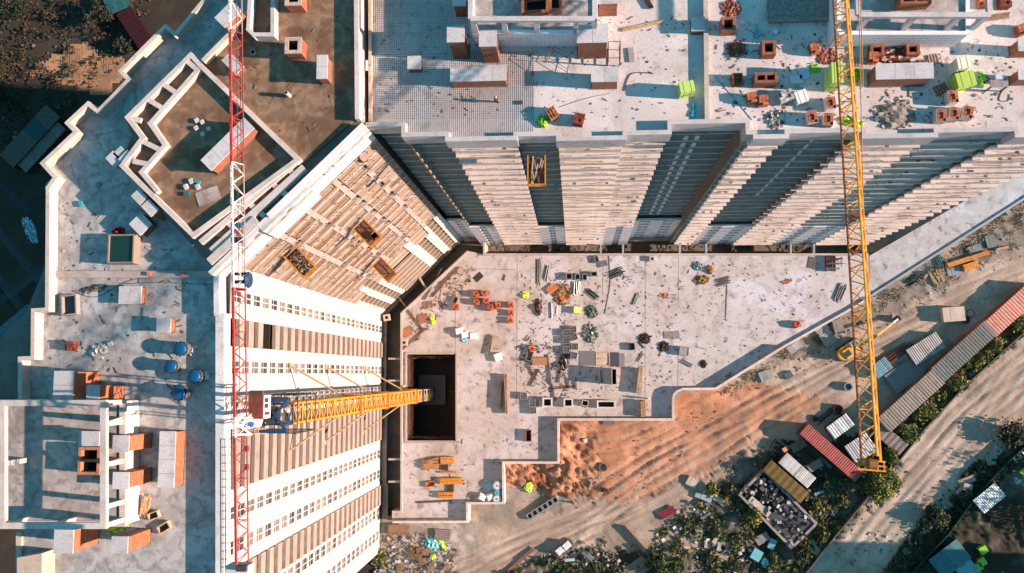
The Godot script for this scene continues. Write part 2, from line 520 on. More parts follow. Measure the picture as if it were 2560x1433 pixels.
func build_terrace() -> void:
	var tp := wpoly(terrace_px, 0)
	var pp := wpoly(pit_px, 0)
	var mb := MB.new()
	# the deck in casting bays, tinted cooler to the upper right, standing in for shade
	var g := 5.0
	var tone := FastNoiseLite.new()
	tone.seed = 4
	tone.frequency = 0.03
	for i in range(-8, 14):
		for j in range(-6, 8):
			var cell := PackedVector2Array([Vector2(i * g, j * g), Vector2(i * g + g, j * g), Vector2(i * g + g, j * g + g), Vector2(i * g, j * g + g)])
			for q in Geometry2D.intersect_polygons(tp, cell):
				for s in Geometry2D.clip_polygons(q, pp):
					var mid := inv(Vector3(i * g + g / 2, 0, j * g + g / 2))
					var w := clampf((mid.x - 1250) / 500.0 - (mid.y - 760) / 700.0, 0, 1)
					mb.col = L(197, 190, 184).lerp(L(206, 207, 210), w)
					var idx := Geometry2D.triangulate_polygon(s)
					for k in range(0, idx.size(), 3):
						var a := s[idx[k]]; var b := s[idx[k + 1]]; var d := s[idx[k + 2]]
						if (b - a).cross(d - a) < 0:
							var t := b; b = d; d = t
						for e in [a, b, d]:
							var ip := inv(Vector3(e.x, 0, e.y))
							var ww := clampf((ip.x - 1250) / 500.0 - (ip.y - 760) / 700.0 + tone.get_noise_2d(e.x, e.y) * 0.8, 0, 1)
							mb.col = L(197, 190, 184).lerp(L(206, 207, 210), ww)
							mb.v.append(Vector3(e.x, 0, e.y)); mb.n.append(Vector3.UP); mb.c.append(mb.col)
	# its sides, down into the trench and the pit
	mb.col = L(150, 140, 130)
	for i in tp.size():
		var a := tp[i]; var b := tp[(i + 1) % tp.size()]
		mb.quad(Vector3(a.x, -8, a.y), Vector3(b.x, -8, b.y), Vector3(b.x, 0, b.y), Vector3(a.x, 0, a.y), Vector3(b.y - a.y, 0, a.x - b.x))
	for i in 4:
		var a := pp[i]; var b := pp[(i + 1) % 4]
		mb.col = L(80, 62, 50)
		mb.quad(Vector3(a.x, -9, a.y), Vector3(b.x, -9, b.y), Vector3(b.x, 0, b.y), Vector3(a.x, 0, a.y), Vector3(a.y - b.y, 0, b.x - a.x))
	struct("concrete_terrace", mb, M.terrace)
	# casting joints
	mb = MB.new()
	mb.col = L(96, 88, 82)
	for l in [[1293, 640, 1291, 1010], [1613, 640, 1613, 1046], [1172, 672, 1290, 674], [1508, 640, 1506, 740], [1696, 640, 1696, 760], [1696, 870, 1694, 968], [1138, 700, 1138, 885], [1395, 1049, 1300, 1110]]:
		var a := pq(l[0], l[1], 0); var b := pq(l[2], l[3], 0)
		mb.wall(a, b, 0.07, -0.02, 0.006)
	struct("terrace_joints", mb, M.concrete)
	# trench floors
	mb = MB.new()
	mb.col = L(136, 126, 114)
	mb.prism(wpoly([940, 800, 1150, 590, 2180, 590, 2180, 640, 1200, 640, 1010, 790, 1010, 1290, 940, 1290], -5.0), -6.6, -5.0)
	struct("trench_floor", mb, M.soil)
	# pit floor and crane footing
	mb = MB.new()
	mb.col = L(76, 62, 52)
	mb.prism(wpoly([1010, 880, 1145, 880, 1145, 1110, 1010, 1110], -9.0), -9.5, -8.9)
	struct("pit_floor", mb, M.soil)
	var f := MB.new()
	f.col = L(112, 106, 98)
	f.prism(wpoly([1046, 938, 1114, 938, 1114, 1012, 1046, 1012], -8.2), -8.9, -8.1)
	var ft := thing("crane_footing", "square concrete crane base slab at the bottom of the dark pit", "foundation", px(1080, 975, -8.9))
	part("base_slab", f, M.concrete, ft, ft.position)
	# starter bars round the pit
	var rb := MB.new()
	rb.col = L(140, 96, 70)
	for i in 4:
		var a := pp[i]; var b := pp[(i + 1) % 4]
		var n := int(a.distance_to(b) / 0.22)
		var inn := Vector2(a.y - b.y, b.x - a.x).normalized()
		for k in n:
			var q := a.lerp(b, (k + 0.5) / n) + inn * rf(0.25, 0.5)
			rb.beam(Vector3(q.x, -8.8, q.y), Vector3(q.x + inn.x * rf(0.1, 0.5), rf(-1.6, 0.4), q.y + inn.y * rf(0.1, 0.5)), 0.04, 0.04)
	for y in [-1.5, -3.0, -4.5, -6.0, -7.5]:
		for i in 4:
			var a := pp[i]; var b := pp[(i + 1) % 4]
			var inn := Vector2(a.y - b.y, b.x - a.x).normalized() * 0.35
			rb.wall(a + inn, b + inn, 0.05, y, y + 0.05)
	var cage := solo("rebar_cage", rb, M.rust, "rusty reinforcing bars lining the walls of the square pit", "rebar", Vector3())
	cage.set_meta("kind", "stuff")
	# kerb along pit
	var kb := MB.new()
	kb.col = L(188, 170, 152)
	var kp := wpoly([1014, 882, 1141, 882, 1141, 1106, 1014, 1106], 0)
	for i in 4:
		kb.wall(kp[i], kp[(i + 1) % 4], 0.28, -0.3, 0.14)
	struct("pit_kerb", kb, M.concrete)
	# boundary wall along the terrace edge
	var bw := thing("boundary_wall", "pale concrete retaining wall stepping round the terrace edge", "wall", px(1683, 1049, 0))
	var line := [2172, 746, 2130, 772, 1960, 867, 1790, 972, 1708, 973, 1693, 979, 1686, 987, 1683, 1000, 1683, 1049, 1396, 1049, 1396, 1157, 1258, 1157, 1258, 1258, 1168, 1259, 1168, 1305, 984, 1306]
	for i in range(0, line.size() - 2, 2):
		var w := MB.new()
		w.col = vary(L(222, 208, 196), 0.03)
		var top := 0.45 if i < 4 else 1.35
		var a := pq(line[i], line[i + 1], top)
		var b := pq(line[i + 2], line[i + 3], top)
		var d := (b - a).normalized() * 0.2
		w.wall(a - d, b + d * (1.0 if i % 4 == 0 else 0.99), 0.42 + 0.004 * (i % 3), -3.2, top + 0.003 * (i % 5))
		part("wall_section", w, M.concrete, bw, bw.position)
	# upstand along the trench, with struts across it
	var up := thing("trench_upstand", "thin pale concrete upstand along the trench at the foot of the towers", "wall", px(1003, 1000, 0))
	for l in [[1003, 1278, 1003, 782], [1003, 784, 1170, 628], [1210, 636, 2172, 636], [1210, 637, 1210, 606], [980, 1280, 1005, 1280]]:
		var w := MB.new()
		w.col = L(200, 184, 170)
		w.wall(pq(l[0], l[1], 0.5), pq(l[2], l[3], 0.5), 0.36, -7, 0.5 - 0.004 * (l[1] % 4))
		part("upstand", w, M.concrete, up, up.position)
	for v in [897, 952, 1149, 1205]:
		var w := MB.new()
		w.col = L(190, 178, 168)
		w.wall(pq(970, v, 0.2), pq(1003, v, 0.2), 0.34, -1.2, 0.1)
		part("strut", w, M.concrete, up, up.position)
	for u in [1502, 1558, 1700, 1766, 1978, 2036]:
		var w := MB.new()
		w.col = L(170, 180, 180)
		w.wall(pq(u, 610, 0.2), pq(u, 636, 0.2), 0.34, -1.2, 0.1)
		part("strut", w, M.concrete, up, up.position)
	var w2 := MB.new()
	w2.col = L(190, 178, 168)
	w2.wall(pq(1045, 690, 0.2), pq(1068, 726, 0.2), 0.34, -1.2, 0.1)
	part("strut", w2, M.concrete, up, up.position)
	# the ramp at the right end of the terrace
	var rp := MB.new()
	rp.col = L(188, 196, 200)
	var a4 := [px(2174, 640, -0.4), px(2174, 742, -0.4), px(2590, 478, -1.2), px(2590, 400, -1.2)]
	rp.hexa([a4[0] - Vector3(0, 3, 0), a4[1] - Vector3(0, 3, 0), a4[2] - Vector3(0, 3, 0), a4[3] - Vector3(0, 3, 0), a4[0], a4[1], a4[2], a4[3]])
	struct("concrete_ramp", rp, M.terrace)
	var rk := MB.new()
	rk.col = L(168, 172, 172)
	rk.beam(a4[1] + Vector3(0, 0.05, 0), a4[2] + Vector3(0, 0.05, 0), 0.4, 0.5)
	solo("ramp_kerb", rk, M.concrete, "low concrete kerb along the outer edge of the pale ramp", "kerb", Vector3())

# ================================================================ towers
var cache := {}

func frame(a: Vector2, b: Vector2) -> Transform3D:   # x along the wall, y up, z outwards
	var x := Vector3(b.x - a.x, 0, b.y - a.y).normalized()
	return Transform3D(Basis(x, Vector3.UP, x.cross(Vector3.UP)), Vector3(a.x, 0, a.y))

func put(parent: Node3D, called: String, ms: Mesh, m: Material, fr: Transform3D, x: float, y: float, z := 0.0) -> MeshInstance3D:
	return inst(called, ms, m, parent, fr * Transform3D(Basis(), Vector3(x, y, z)))

func cbox(key: String, col: Color, boxes: Array) -> Mesh:   # boxes: [x0,x1,y0,y1,z0,z1]
	if not cache.has(key):
		var mb := MB.new()
		mb.col = col
		for b in boxes:
			if b.size() > 6:
				mb.col = b[6]
			mb.box(Vector3((b[0] + b[1]) / 2, (b[2] + b[3]) / 2, (b[4] + b[5]) / 2), Vector3(b[1] - b[0], b[3] - b[2], b[5] - b[4]))
		cache[key] = mb.mesh()
	return cache[key]

var c_recess_shade := Color()
var c_panel := Color()

func slab(parent: Node3D, fr: Transform3D, w: float, y: float, z0: float, z1: float) -> void:
	put(parent, "floor_slab", cbox("slab%.2f_%.2f_%.2f" % [w, z0, z1], L(222, 208, 196), [[0, w, -0.2, 0, z0, z1]]), M.concrete, fr, 0, y)

func window(parent: Node3D, fr: Transform3D, x: float, y: float, w: float, fcol: Color, h := 1.55, sill := 0.85) -> void:
	# white surround with a recessed two-leaf frame; the glass is its pane
	var key := "win%.2f_%.2f" % [w, h]
	var t := 0.09
	var o := put(parent, "window", cbox(key, fcol, [
		[0, w, 0, sill, -0.3, 0.0], [0, w, sill + h, FH - 0.03, -0.3, 0.0],
		[0, t, sill, sill + h, -0.14, -0.03], [w - t, w, sill, sill + h, -0.14, -0.03],
		[t, w - t, sill, sill + t, -0.14, -0.03], [t, w - t, sill + h - t, sill + h, -0.14, -0.03],
		[w / 2 - t * 0.7, w / 2 + t * 0.7, sill + t, sill + h - t, -0.14, -0.03],
		[t, w / 2 - t * 0.7, sill + h * 0.62, sill + h * 0.62 + t, -0.13, -0.035], [w / 2 + t * 0.7, w - t, sill + h * 0.62, sill + h * 0.62 + t, -0.13, -0.035]]), M.white, fr, x, y)
	var g := "pane%.2f_%.2f_%d" % [w, h, rng.randi() % 4]
	var tone: Color = [L(70, 74, 76), L(92, 92, 88), L(50, 52, 54), L(116, 108, 100)][rng.randi() % 4]
	inst("pane", cbox(g, tone, [[0.04, w - 0.04, sill + 0.04, sill + h - 0.04, -0.13, -0.08]]), M.glass, o)

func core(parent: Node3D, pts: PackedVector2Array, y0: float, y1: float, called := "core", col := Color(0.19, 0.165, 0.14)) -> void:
	var mb := MB.new()
	mb.col = col
	mb.prism(pts, y0, y1)
	part(called, mb, M.concrete, parent)

func rods(parent: Node3D, fr: Transform3D, w: float, n_floor: int, y_top: float, z: float, dens: float, mb: MB, mr: MB) -> void:
	for k in range(1, n_floor + 1):
		var y := y_top - k * FH
		var n := int(w / 3.0 * dens) + 1
		for i in n:
			var x := rf(0.2, w - 0.2)
			mr.beam(fr * Vector3(x, y, z - 0.05), fr * Vector3(x + rf(-0.25, 0.25), y + rf(0.3, 0.95), z + rf(-0.05, 0.35)), 0.05, 0.05)
		for i in int(rf(0, 1.9) * dens):
			var ln := rf(2.0, minf(6.0, w * 0.8))
			var x := rf(0, w - ln)
			mb.col = vary(L(186, 160, 132), 0.25)
			var yb := y + rf(0.03, 0.5)
			mb.beam(fr * Vector3(x, yb, z - rf(0.0, 0.3)), fr * Vector3(x + ln, yb + rf(-0.03, 0.15), z - rf(0.0, 0.3)), 0.055, 0.055)

func build_north() -> void:
	c_recess_shade = L(100, 122, 122)  # recess wall concrete with teal shade put into its colour
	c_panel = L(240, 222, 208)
	var t := thing("concrete_tower", "unfinished pale concrete tower across the top, its roof crowded with chimneys and brick stacks", "building", px(1640, 630, -6))
	var o := t.position
	t.position = Vector3()
	var segs := [[918, 1006, 316, 0], [1008, 1117, 341, 0], [1117, 1288, 352, 1], [1288, 1395, 340, 0], [1395, 1561, 351, 1], [1561, 1674, 337, 2], [1674, 1870, 309, 0], [1870, 1888, 336, 0], [1888, 1967, 347, 1], [1967, 2160, 332, 0], [2160, 2340, 345, 1], [2340, 2543, 330, 2], [2543, 2792, 341, 1]]
	var outline := PackedVector2Array()
	var mb := MB.new()
	var mr := MB.new()
	mr.col = L(88, 62, 48)
	var prev := Vector2()
	for si in segs.size():
		var s: Array = segs[si]
		var zc := px((s[0] + s[1]) * 0.5, s[2], PT).z
		var a := Vector2(px(s[0], s[2], PT).x, zc)
		var b := Vector2(px(s[1], s[2], PT).x, zc)
		var w := b.x - a.x
		var fr := frame(a, b)
		outline.append(a); outline.append(b)
		# storey-high parapet with its returns
		var pm := MB.new()
		pm.col = vary(L(206, 200, 196), 0.04)
		pm.wall(a + Vector2(-0.2, -0.25), b + Vector2(0.2, -0.25), 0.5, RN - 1.75, PT + 0.004 * (si % 3))
		if si > 0:
			pm.wall(Vector2(a.x, minf(prev.y, a.y) - 0.45), Vector2(a.x, maxf(prev.y, a.y) - 0.03), 0.46, RN - 1.75, PT - 0.006)
		part("parapet", pm, M.concrete, t)
		# the solid building behind the wall
		var depth := 1.7 if s[3] else (1.3 if w > 2 else 0.35)
		core(t, PackedVector2Array([Vector2(a.x, zc - depth), Vector2(b.x, zc - depth), Vector2(b.x, zc - 6.0), Vector2(a.x, zc - 6.0)]), -6, RN - 0.31)
		if si > 0 and absf(prev.y - a.y) > 0.5 and not (s[3] and segs[si - 1][3]):
			var sw := MB.new()
			sw.col = L(158, 144, 124)
			var zz := minf(prev.y, a.y)
			var ze := maxf(prev.y, a.y)
			if si == 7 or si == 1 or si == 4 or si == 6:
				sw.wall(Vector2(a.x + (0.1 if a.y > prev.y else -0.1), zz - 0.4), Vector2(a.x + (0.1 if a.y > prev.y else -0.1), ze - (0.02 if si == 7 or si == 1 else 0.9)), 0.16, -5, RN - 1.76)
				part("side_wall", sw, M.concrete, t)
		prev = b
		for k in range(1, 26):
			var y := RN - k * FH
			if s[3] == 0:
				var rz := -0.95 if w > 2 else -0.1
				slab(t, fr, w, y, rz - 0.4, rz + 0.07)
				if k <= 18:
					put(t, "wall_panel", cbox("np%.1f" % w, c_recess_shade, [[0, w, -FH + 0.01, -0.21, -0.36, -0.04]]), M.concrete, fr, 0, y, rz)
			else:
				var j := rf(-0.06, 0.08)
				slab(t, fr, w, y, -1.8, -0.02)
				if k <= 25:
					var hh := FH - 1.05 + rf(-0.2, 0.15) if s[3] == 1 else FH - 1.7 + rf(-0.2, 0.2)
					var key := "bp%.1f_%d_%d" % [w, s[3], rng.randi() % 4]
					var bx := [[0.03, w - 0.03, 0.01, hh, -0.62, -0.45]]
					if s[3] == 1:
						var nd := int(w / 1.15)
						for d in nd:
							if rng.randf() < 0.85:
								bx.append([(d + 0.5) * w / nd - 0.07, (d + 0.5) * w / nd + 0.07, 0.5, 0.66, -0.46, -0.43, L(120, 64, 50)])
					put(t, "parapet_panel", cbox(key, vary(c_panel, 0.05), bx), M.concrete, fr, 0, y - FH, j)
					if rng.randf() < 0.3:
						for d in 1 + rng.randi() % 2:
							var hx := rf(0.15, 0.85) * w
							put(t, "slab_opening", cbox("so", L(104, 102, 100), [[0, 0.42, -0.02, 0.012, -0.36, -0.08]]), M.concrete, fr, hx, y)
			# the clad lowest floors between the bays
			if s[3] != 1 and k > 18 and w > 2:
				var wt := minf(1.9, w * 0.26)
				var cells := 1 if w < 6 else 2
				var cw := w / cells
				for c in cells:
					var x0 := c * cw
					var gap := (cw - wt) / 2
					put(t, "white_panel", cbox("wp%.2f" % gap, L(212, 210, 210), [[0, gap - 0.02, 0.02, FH - 0.02, -0.3, 0.12]]), M.white, fr, x0, y - FH)
					window(t, fr, x0 + gap, y - FH, wt, L(206, 206, 208))
					put(t, "white_panel", cbox("wp%.2f" % gap, L(212, 210, 210), [[0, gap - 0.02, 0.02, FH - 0.02, -0.3, 0.12]]), M.white, fr, x0 + gap + wt + 0.02, y - FH)
		rods(t, fr, w, 18 if s[3] == 0 else 24, RN, -0.85 if s[3] == 0 else -0.1, 0.7, mb, mr)
	var e := part("loose_battens", mb, M.wood, t)
	e.set_meta("kind", "stuff")
	e = part("starter_bars", mr, M.rust, t)
	e.set_meta("kind", "stuff")
	# small windows up the deep recess
	var gz := px(1772, 309, PT).z - 0.92
	var g0 := px(1674, 309, PT).x
	var gfr := frame(Vector2(g0, gz), Vector2(g0 + 8, gz))
	for k in range(2, 19):
		for dx in [2.6, 3.9]:
			put(t, "reveal", cbox("reveal", L(206, 204, 200), [[0, 0.5, 0.5, 2.2, -0.1, 0.06]]), M.white, gfr, dx, RN - k * FH - FH)
	for k in range(1, 12):
		var jf := frame(Vector2(px(1967, 332, PT).x, px(2060, 332, PT).z - 0.92), Vector2(px(2160, 332, PT).x, px(2060, 332, PT).z - 0.92))
		put(t, "reveal", cbox("reveal2", L(190, 196, 196), [[0, 0.3, 0.4, 2.2, -0.1, 0.06]]), M.white, jf, 4.2, RN - k * FH - FH)
	# roof slab
	outline.append(pq(2900, 345, RN)); outline.append(pq(2900, -120, RN)); outline.append(pq(922, -120, RN)); 
	var rs := MB.new()
	rs.col = L(218, 212, 208)
	for i in range(outline.size() - 3):
		outline[i] = outline[i] + Vector2(0, -0.3)
	outline[0] = pq(922, 322, RN)
	rs.prism(outline, RN - 0.3, RN)
	part("roof_slab", rs, M.roofdeck, t)
	core(t, wpoly([930, 250, 2900, 250, 2900, -110, 930, -110], RN), -6, RN - 0.32)
	# left edge: two walls with a slot between them
	var lw := MB.new()
	lw.col = L(220, 208, 198)
	lw.wall(pq(890, -60, PM), pq(893, 297, PM), 0.5, RW - 1.0, PM + 0.02)
	part("party_wall", lw, M.concrete, t)
	lw = MB.new()
	lw.col = L(206, 182, 160)
	lw.wall(pq(924, -60, PT - 0.5), pq(925, 305, PT - 0.5), 0.34, RN - 0.2, PT - 0.5)
	part("party_wall", lw, M.concrete, t)
	# mesh bars laid over the left half of the roof
	var gm := MB.new()
	gm.col = L(150, 142, 138)
	for i in 40:
		var x := 930 + i * 5.1
		gm.wall(pq(x, -40, RN), pq(x, 330, RN), 0.028, RN + 0.01, RN + 0.03)
	for i in 62:
		var y := -40 + i * 5.5
		gm.wall(pq(929, y, RN), pq(1335 if y > 125 else 1170, y, RN), 0.028, RN + 0.03, RN + 0.05)
	for i in 42:
		var x := 1134 + i * 5.1
		if x < 1338:
			gm.wall(pq(x, 128, RN), pq(x, 345, RN), 0.028, RN + 0.01, RN + 0.03)
	var ge := solo("reinforcing_mesh", gm, M.rust, "steel reinforcing mesh laid over the left half of the north roof", "rebar", Vector3())
	ge.set_meta("kind", "stuff")
	# dividing kerb
	var dk := MB.new()
	dk.col = L(208, 192, 178)
	dk.wall(pq(1764, -40, RN + 0.6), pq(1768, 302, RN + 0.6), 0.5, RN - 0.1, RN + 0.6)
	part("dividing_kerb", dk, M.concrete, t)

func col_z(s: float, x0: float) -> float:
	var p := px(640, 936 + s * 800, 0)
	return x0 * p.z / p.x

func build_west() -> void:
	var t := thing("concrete_tower", "tower with white clad facade and window columns facing the yard at lower left", "building", px(960, 1100, -6))
	t.position = Vector3()
	var x0 := px(560, 900, PT).x
	var cols := [[-0.318, -0.2475, "white"], [-0.2475, -0.2114, "win"], [-0.2114, -0.163, "white"], [-0.163, -0.082, "balc"], [-0.082, -0.0405, "white"], [-0.0405, -0.001, "win"], [-0.001, 0.062, "white"], [0.062, 0.096, "win"], [0.096, 0.16, "white"], [0.16, 0.335, "balc"], [0.335, 0.3845, "white"], [0.3845, 0.424, "win"], [0.424, 0.484, "white"], [0.484, 0.527, "win"], [0.527, 0.566, "white"], [0.566, 0.664, "balc"], [0.664, 0.677, "white"], [0.677, 0.722, "win"], [0.722, 0.79, "white"], [0.79, 0.836, "win"], [0.836, 0.905, "white"]]
	var zt := col_z(-0.318, x0)
	var zb := col_z(0.905, x0)
	core(t, PackedVector2Array([Vector2(x0 - 1.6, zt), Vector2(x0 - 1.6, zb - 0.1), Vector2(x0 - 12, zb - 0.1), Vector2(x0 - 12, zt - 6)]), -6, RW - 0.35, "core", L(62, 52, 45))  # core coloured dark to deepen the shade behind the balcony slots
	core(t, wpoly([536, 640, 150, 560, 60, 780, -60, 900, -60, 1310, 70, 1310, 70, 1500, 536, 1500], RW), -6, RW - 0.36, "upper_core")
	for c in cols:
		var za := col_z(c[1], x0)
		var zn := col_z(c[0], x0)
		var fr := frame(Vector2(x0, za), Vector2(x0, zn))
		var w := za - zn
		for k in 26:
			var y := RW - (k + 1) * FH - 0.25
			match c[2]:
				"white":
					var key := "wv%.2f_%d" % [w, rng.randi() % 3]
					put(t, "white_panel", cbox(key, vary(L(182, 179, 176), 0.03), [[0.012, w - 0.012, 0.024, FH - 0.024, -0.3, 0.0]]), M.white, fr, 0, y)
				"win":
					window(t, fr, 0, y, w, L(182, 179, 176), 2.25, 0.4)
				"balc":
					put(t, "balcony_slab", cbox("bs%.2f" % w, L(52, 44, 38), [[0, w, -0.2, 0, -1.6, 0.0]]), M.concrete, fr, 0, y)  # floor colour darkened, adding shade to the balcony slots
					if k != 3 or c[0] > -0.1:
						put(t, "balcony_parapet", cbox("bb%.2f_%d" % [w, rng.randi() % 3], vary(L(170, 152, 138), 0.06), [[0, w, 0.003, 1.55 + rf(-0.12, 0.12), -0.16, 0.28]]), M.concrete, fr, 0, y)
	# backing behind the cladding joints
	var bk := MB.new()
	bk.col = L(150, 140, 130)
	for c in cols:
		if c[2] != "balc":
			var za := col_z(c[1], x0); var zn := col_z(c[0], x0)
			bk.box(Vector3(x0 - 0.95, (RW - 5) / 2 - 0.6, (za + zn) / 2), Vector3(1.26, RW + 4.6, za - zn - 0.02))
	part("backing_wall", bk, M.concrete, t)
	# end wall at the south corner
	var ew := MB.new()
	ew.col = L(216, 212, 206)
	ew.wall(Vector2(x0 - 12, zb - 0.2), Vector2(x0 - 0.32, zb - 0.2), 0.4, -6, RW - 0.4)
	part("end_wall", ew, M.white, t)
	# roof
	var rs := MB.new()
	rs.col = L(186, 186, 184)
	rs.prism(wpoly([515, -30, 640, -30, 640, 60, 505, 160, 560, 640, 556, 655, 556, 1500, 41, 1500, 41, 1326, 44, 896, 76, 896, 77, 776, 112, 774, 114, 460, 130, 445, 100, 408, 184, 330, 162, 306, 214, 258, 239, 278, 316, 200, 296, 178, 408, 64, 432, 86, 505, 10], RW), RW - 0.3, RW)
	part("roof_slab", rs, M.screed, t)
	# stepped parapet round the west side
	var line := [512, -10, 432, 85, 408, 64, 296, 177, 316, 198, 239, 278, 214, 258, 162, 306, 184, 328, 100, 407, 132, 442, 114, 469, 112, 773, 77, 775, 76, 894, 44, 895.6, 44, 1000]
	for i in range(0, line.size() - 2, 2):
		var w := MB.new()
		w.col = vary(L(214, 198, 184), 0.04)
		var a := pq(line[i] + 5, line[i + 1] + 1, PT)
		var b := pq(line[i + 2] + 5, line[i + 3] + 1, PT)
		var d := (b - a).normalized() * 0.22
		w.wall(a - d, b + d * 0.98, 0.44 + 0.005 * (i % 3), RW - 2.0, PT + 0.004 * (i % 5))
		# inner ledge
		w.col = vary(L(206, 190, 176), 0.04)
		part("parapet", w, M.concrete, t)
	for l in [[128, 474, 128, 770], [93, 781, 93, 893], [60, 903, 60, 1000], [46, 1330, 46, 1500]]:
		var w := MB.new()
		w.col = L(212, 192, 172)
		w.wall(pq(l[0], l[1], RW + 0.35), pq(l[2], l[3], RW + 0.35), 0.62, RW - 0.1, RW + 0.35)
		part("ledge", w, M.concrete, t)
	# white edge beam over the courtyard facade
	for l in [[549, 792, 549, 1500, 0.95, 1.45], [540, 672, 541, 786, 0.6, 1.6], [536, 786, 562, 788, 0.4, 1.55]]:
		var w := MB.new()
		w.col = L(226, 220, 214)
		w.wall(pq(l[0], l[1], RW + l[5]), pq(l[2], l[3], RW + l[5]), l[4], RW - 0.35, RW + l[5])
		part("edge_beam", w, M.concrete, t)
	# cross kerb on the roof
	var k := MB.new()
	k.col = L(188, 174, 162)
	k.wall(pq(136, 686, RW + 0.4), pq(536, 686, RW + 0.4), 0.75, RW - 0.1, RW + 0.4)
	part("roof_kerb", k, M.concrete, t)
	west_penthouse(t)

func ring(parent: Node3D, pts: Array, h: float, w: float, y0: float, y1: float, col: Color, called := "ring_beam", closed := true) -> void:
	var n := pts.size() / 2
	for i in (n if closed else n - 1):
		var j := (i + 1) % n
		var m := MB.new()
		m.col = vary(col, 0.03)
		var a := pq(pts[i * 2], pts[i * 2 + 1], h)
		var b := pq(pts[j * 2], pts[j * 2 + 1], h)
		var d := (b - a).normalized() * w * 0.5
		m.wall(a - d * 0.99, b + d * 0.98, w + 0.006 * (i % 3), y0, y1 + 0.004 * (i % 4))
		part(called, m, M.concrete, parent)

func posts(parent: Node3D, list: Array, h: float, y0: float, y1: float, w: float, col: Color) -> void:
	for i in range(0, list.size(), 2):
		var m := MB.new()
		m.col = vary(col, 0.03)
		var p := px(list[i], list[i + 1], h)
		m.ybox(p.x, y0, p.z, w, y1 - y0, w)
		part("post", m, M.concrete, parent)

func west_penthouse(t: Node3D) -> void:
	var cw := L(210, 196, 184)
	var h1 := RW + 3.4
	var h2 := RW + 7.3
	# lower storey: white insulated walls, its flat roof slab
	var m := MB.new()
	m.col = L(184, 174, 166)
	m.prism(wpoly([-60, 1006, 292, 1006, 292, 1312, -60, 1312], h1), h1 - 0.3, h1)
	part("penthouse_slab", m, M.screed, t)
	m = MB.new()
	m.col = L(228, 220, 212)
	m.prism(wpoly([-60, 1003, 312, 1003, 312, 1312, -60, 1312], h1 - 0.3), RW, h1 - 0.31)
	part("penthouse_wall", m, M.white, t)
	ring(t, [-60, 1006, 307, 1006, 307, 1309, -60, 1309], h1, 0.62, h1 - 0.29, h1 + 0.15, cw, "wall_plate")
	ring(t, [4, 1008, 257, 1008, 257, 1315, 4, 1315], h2, 0.62, h2 - 0.55, h2, cw)
	posts(t, [4, 1008, 257, 1008, 257, 1060, 257, 1162, 257, 1268, 257, 1315, 4, 1160, 4, 1315, 130, 1008, 130, 1315], h2, h1, h2 - 0.55, 0.5, cw)
	for v in [1060, 1162, 1268]:
		m = MB.new()
		m.col = cw
		m.wall(pq(257, v, h2), pq(256, v, h2) + (pq(307, v, h1) - pq(257, v, h2)) * 0.0, 0.3, h2 - 0.3, h2 - 0.1)
		# strut sloping from the ring beam to the wall plate
		var a := px(262, v, h2 - 0.3)
		var b := px(300, v - 12, h1 + 0.2)
		m = MB.new()
		m.col = cw
		m.beam(a, b, 0.45, 0.4)
		part("strut", m, M.concrete, t)

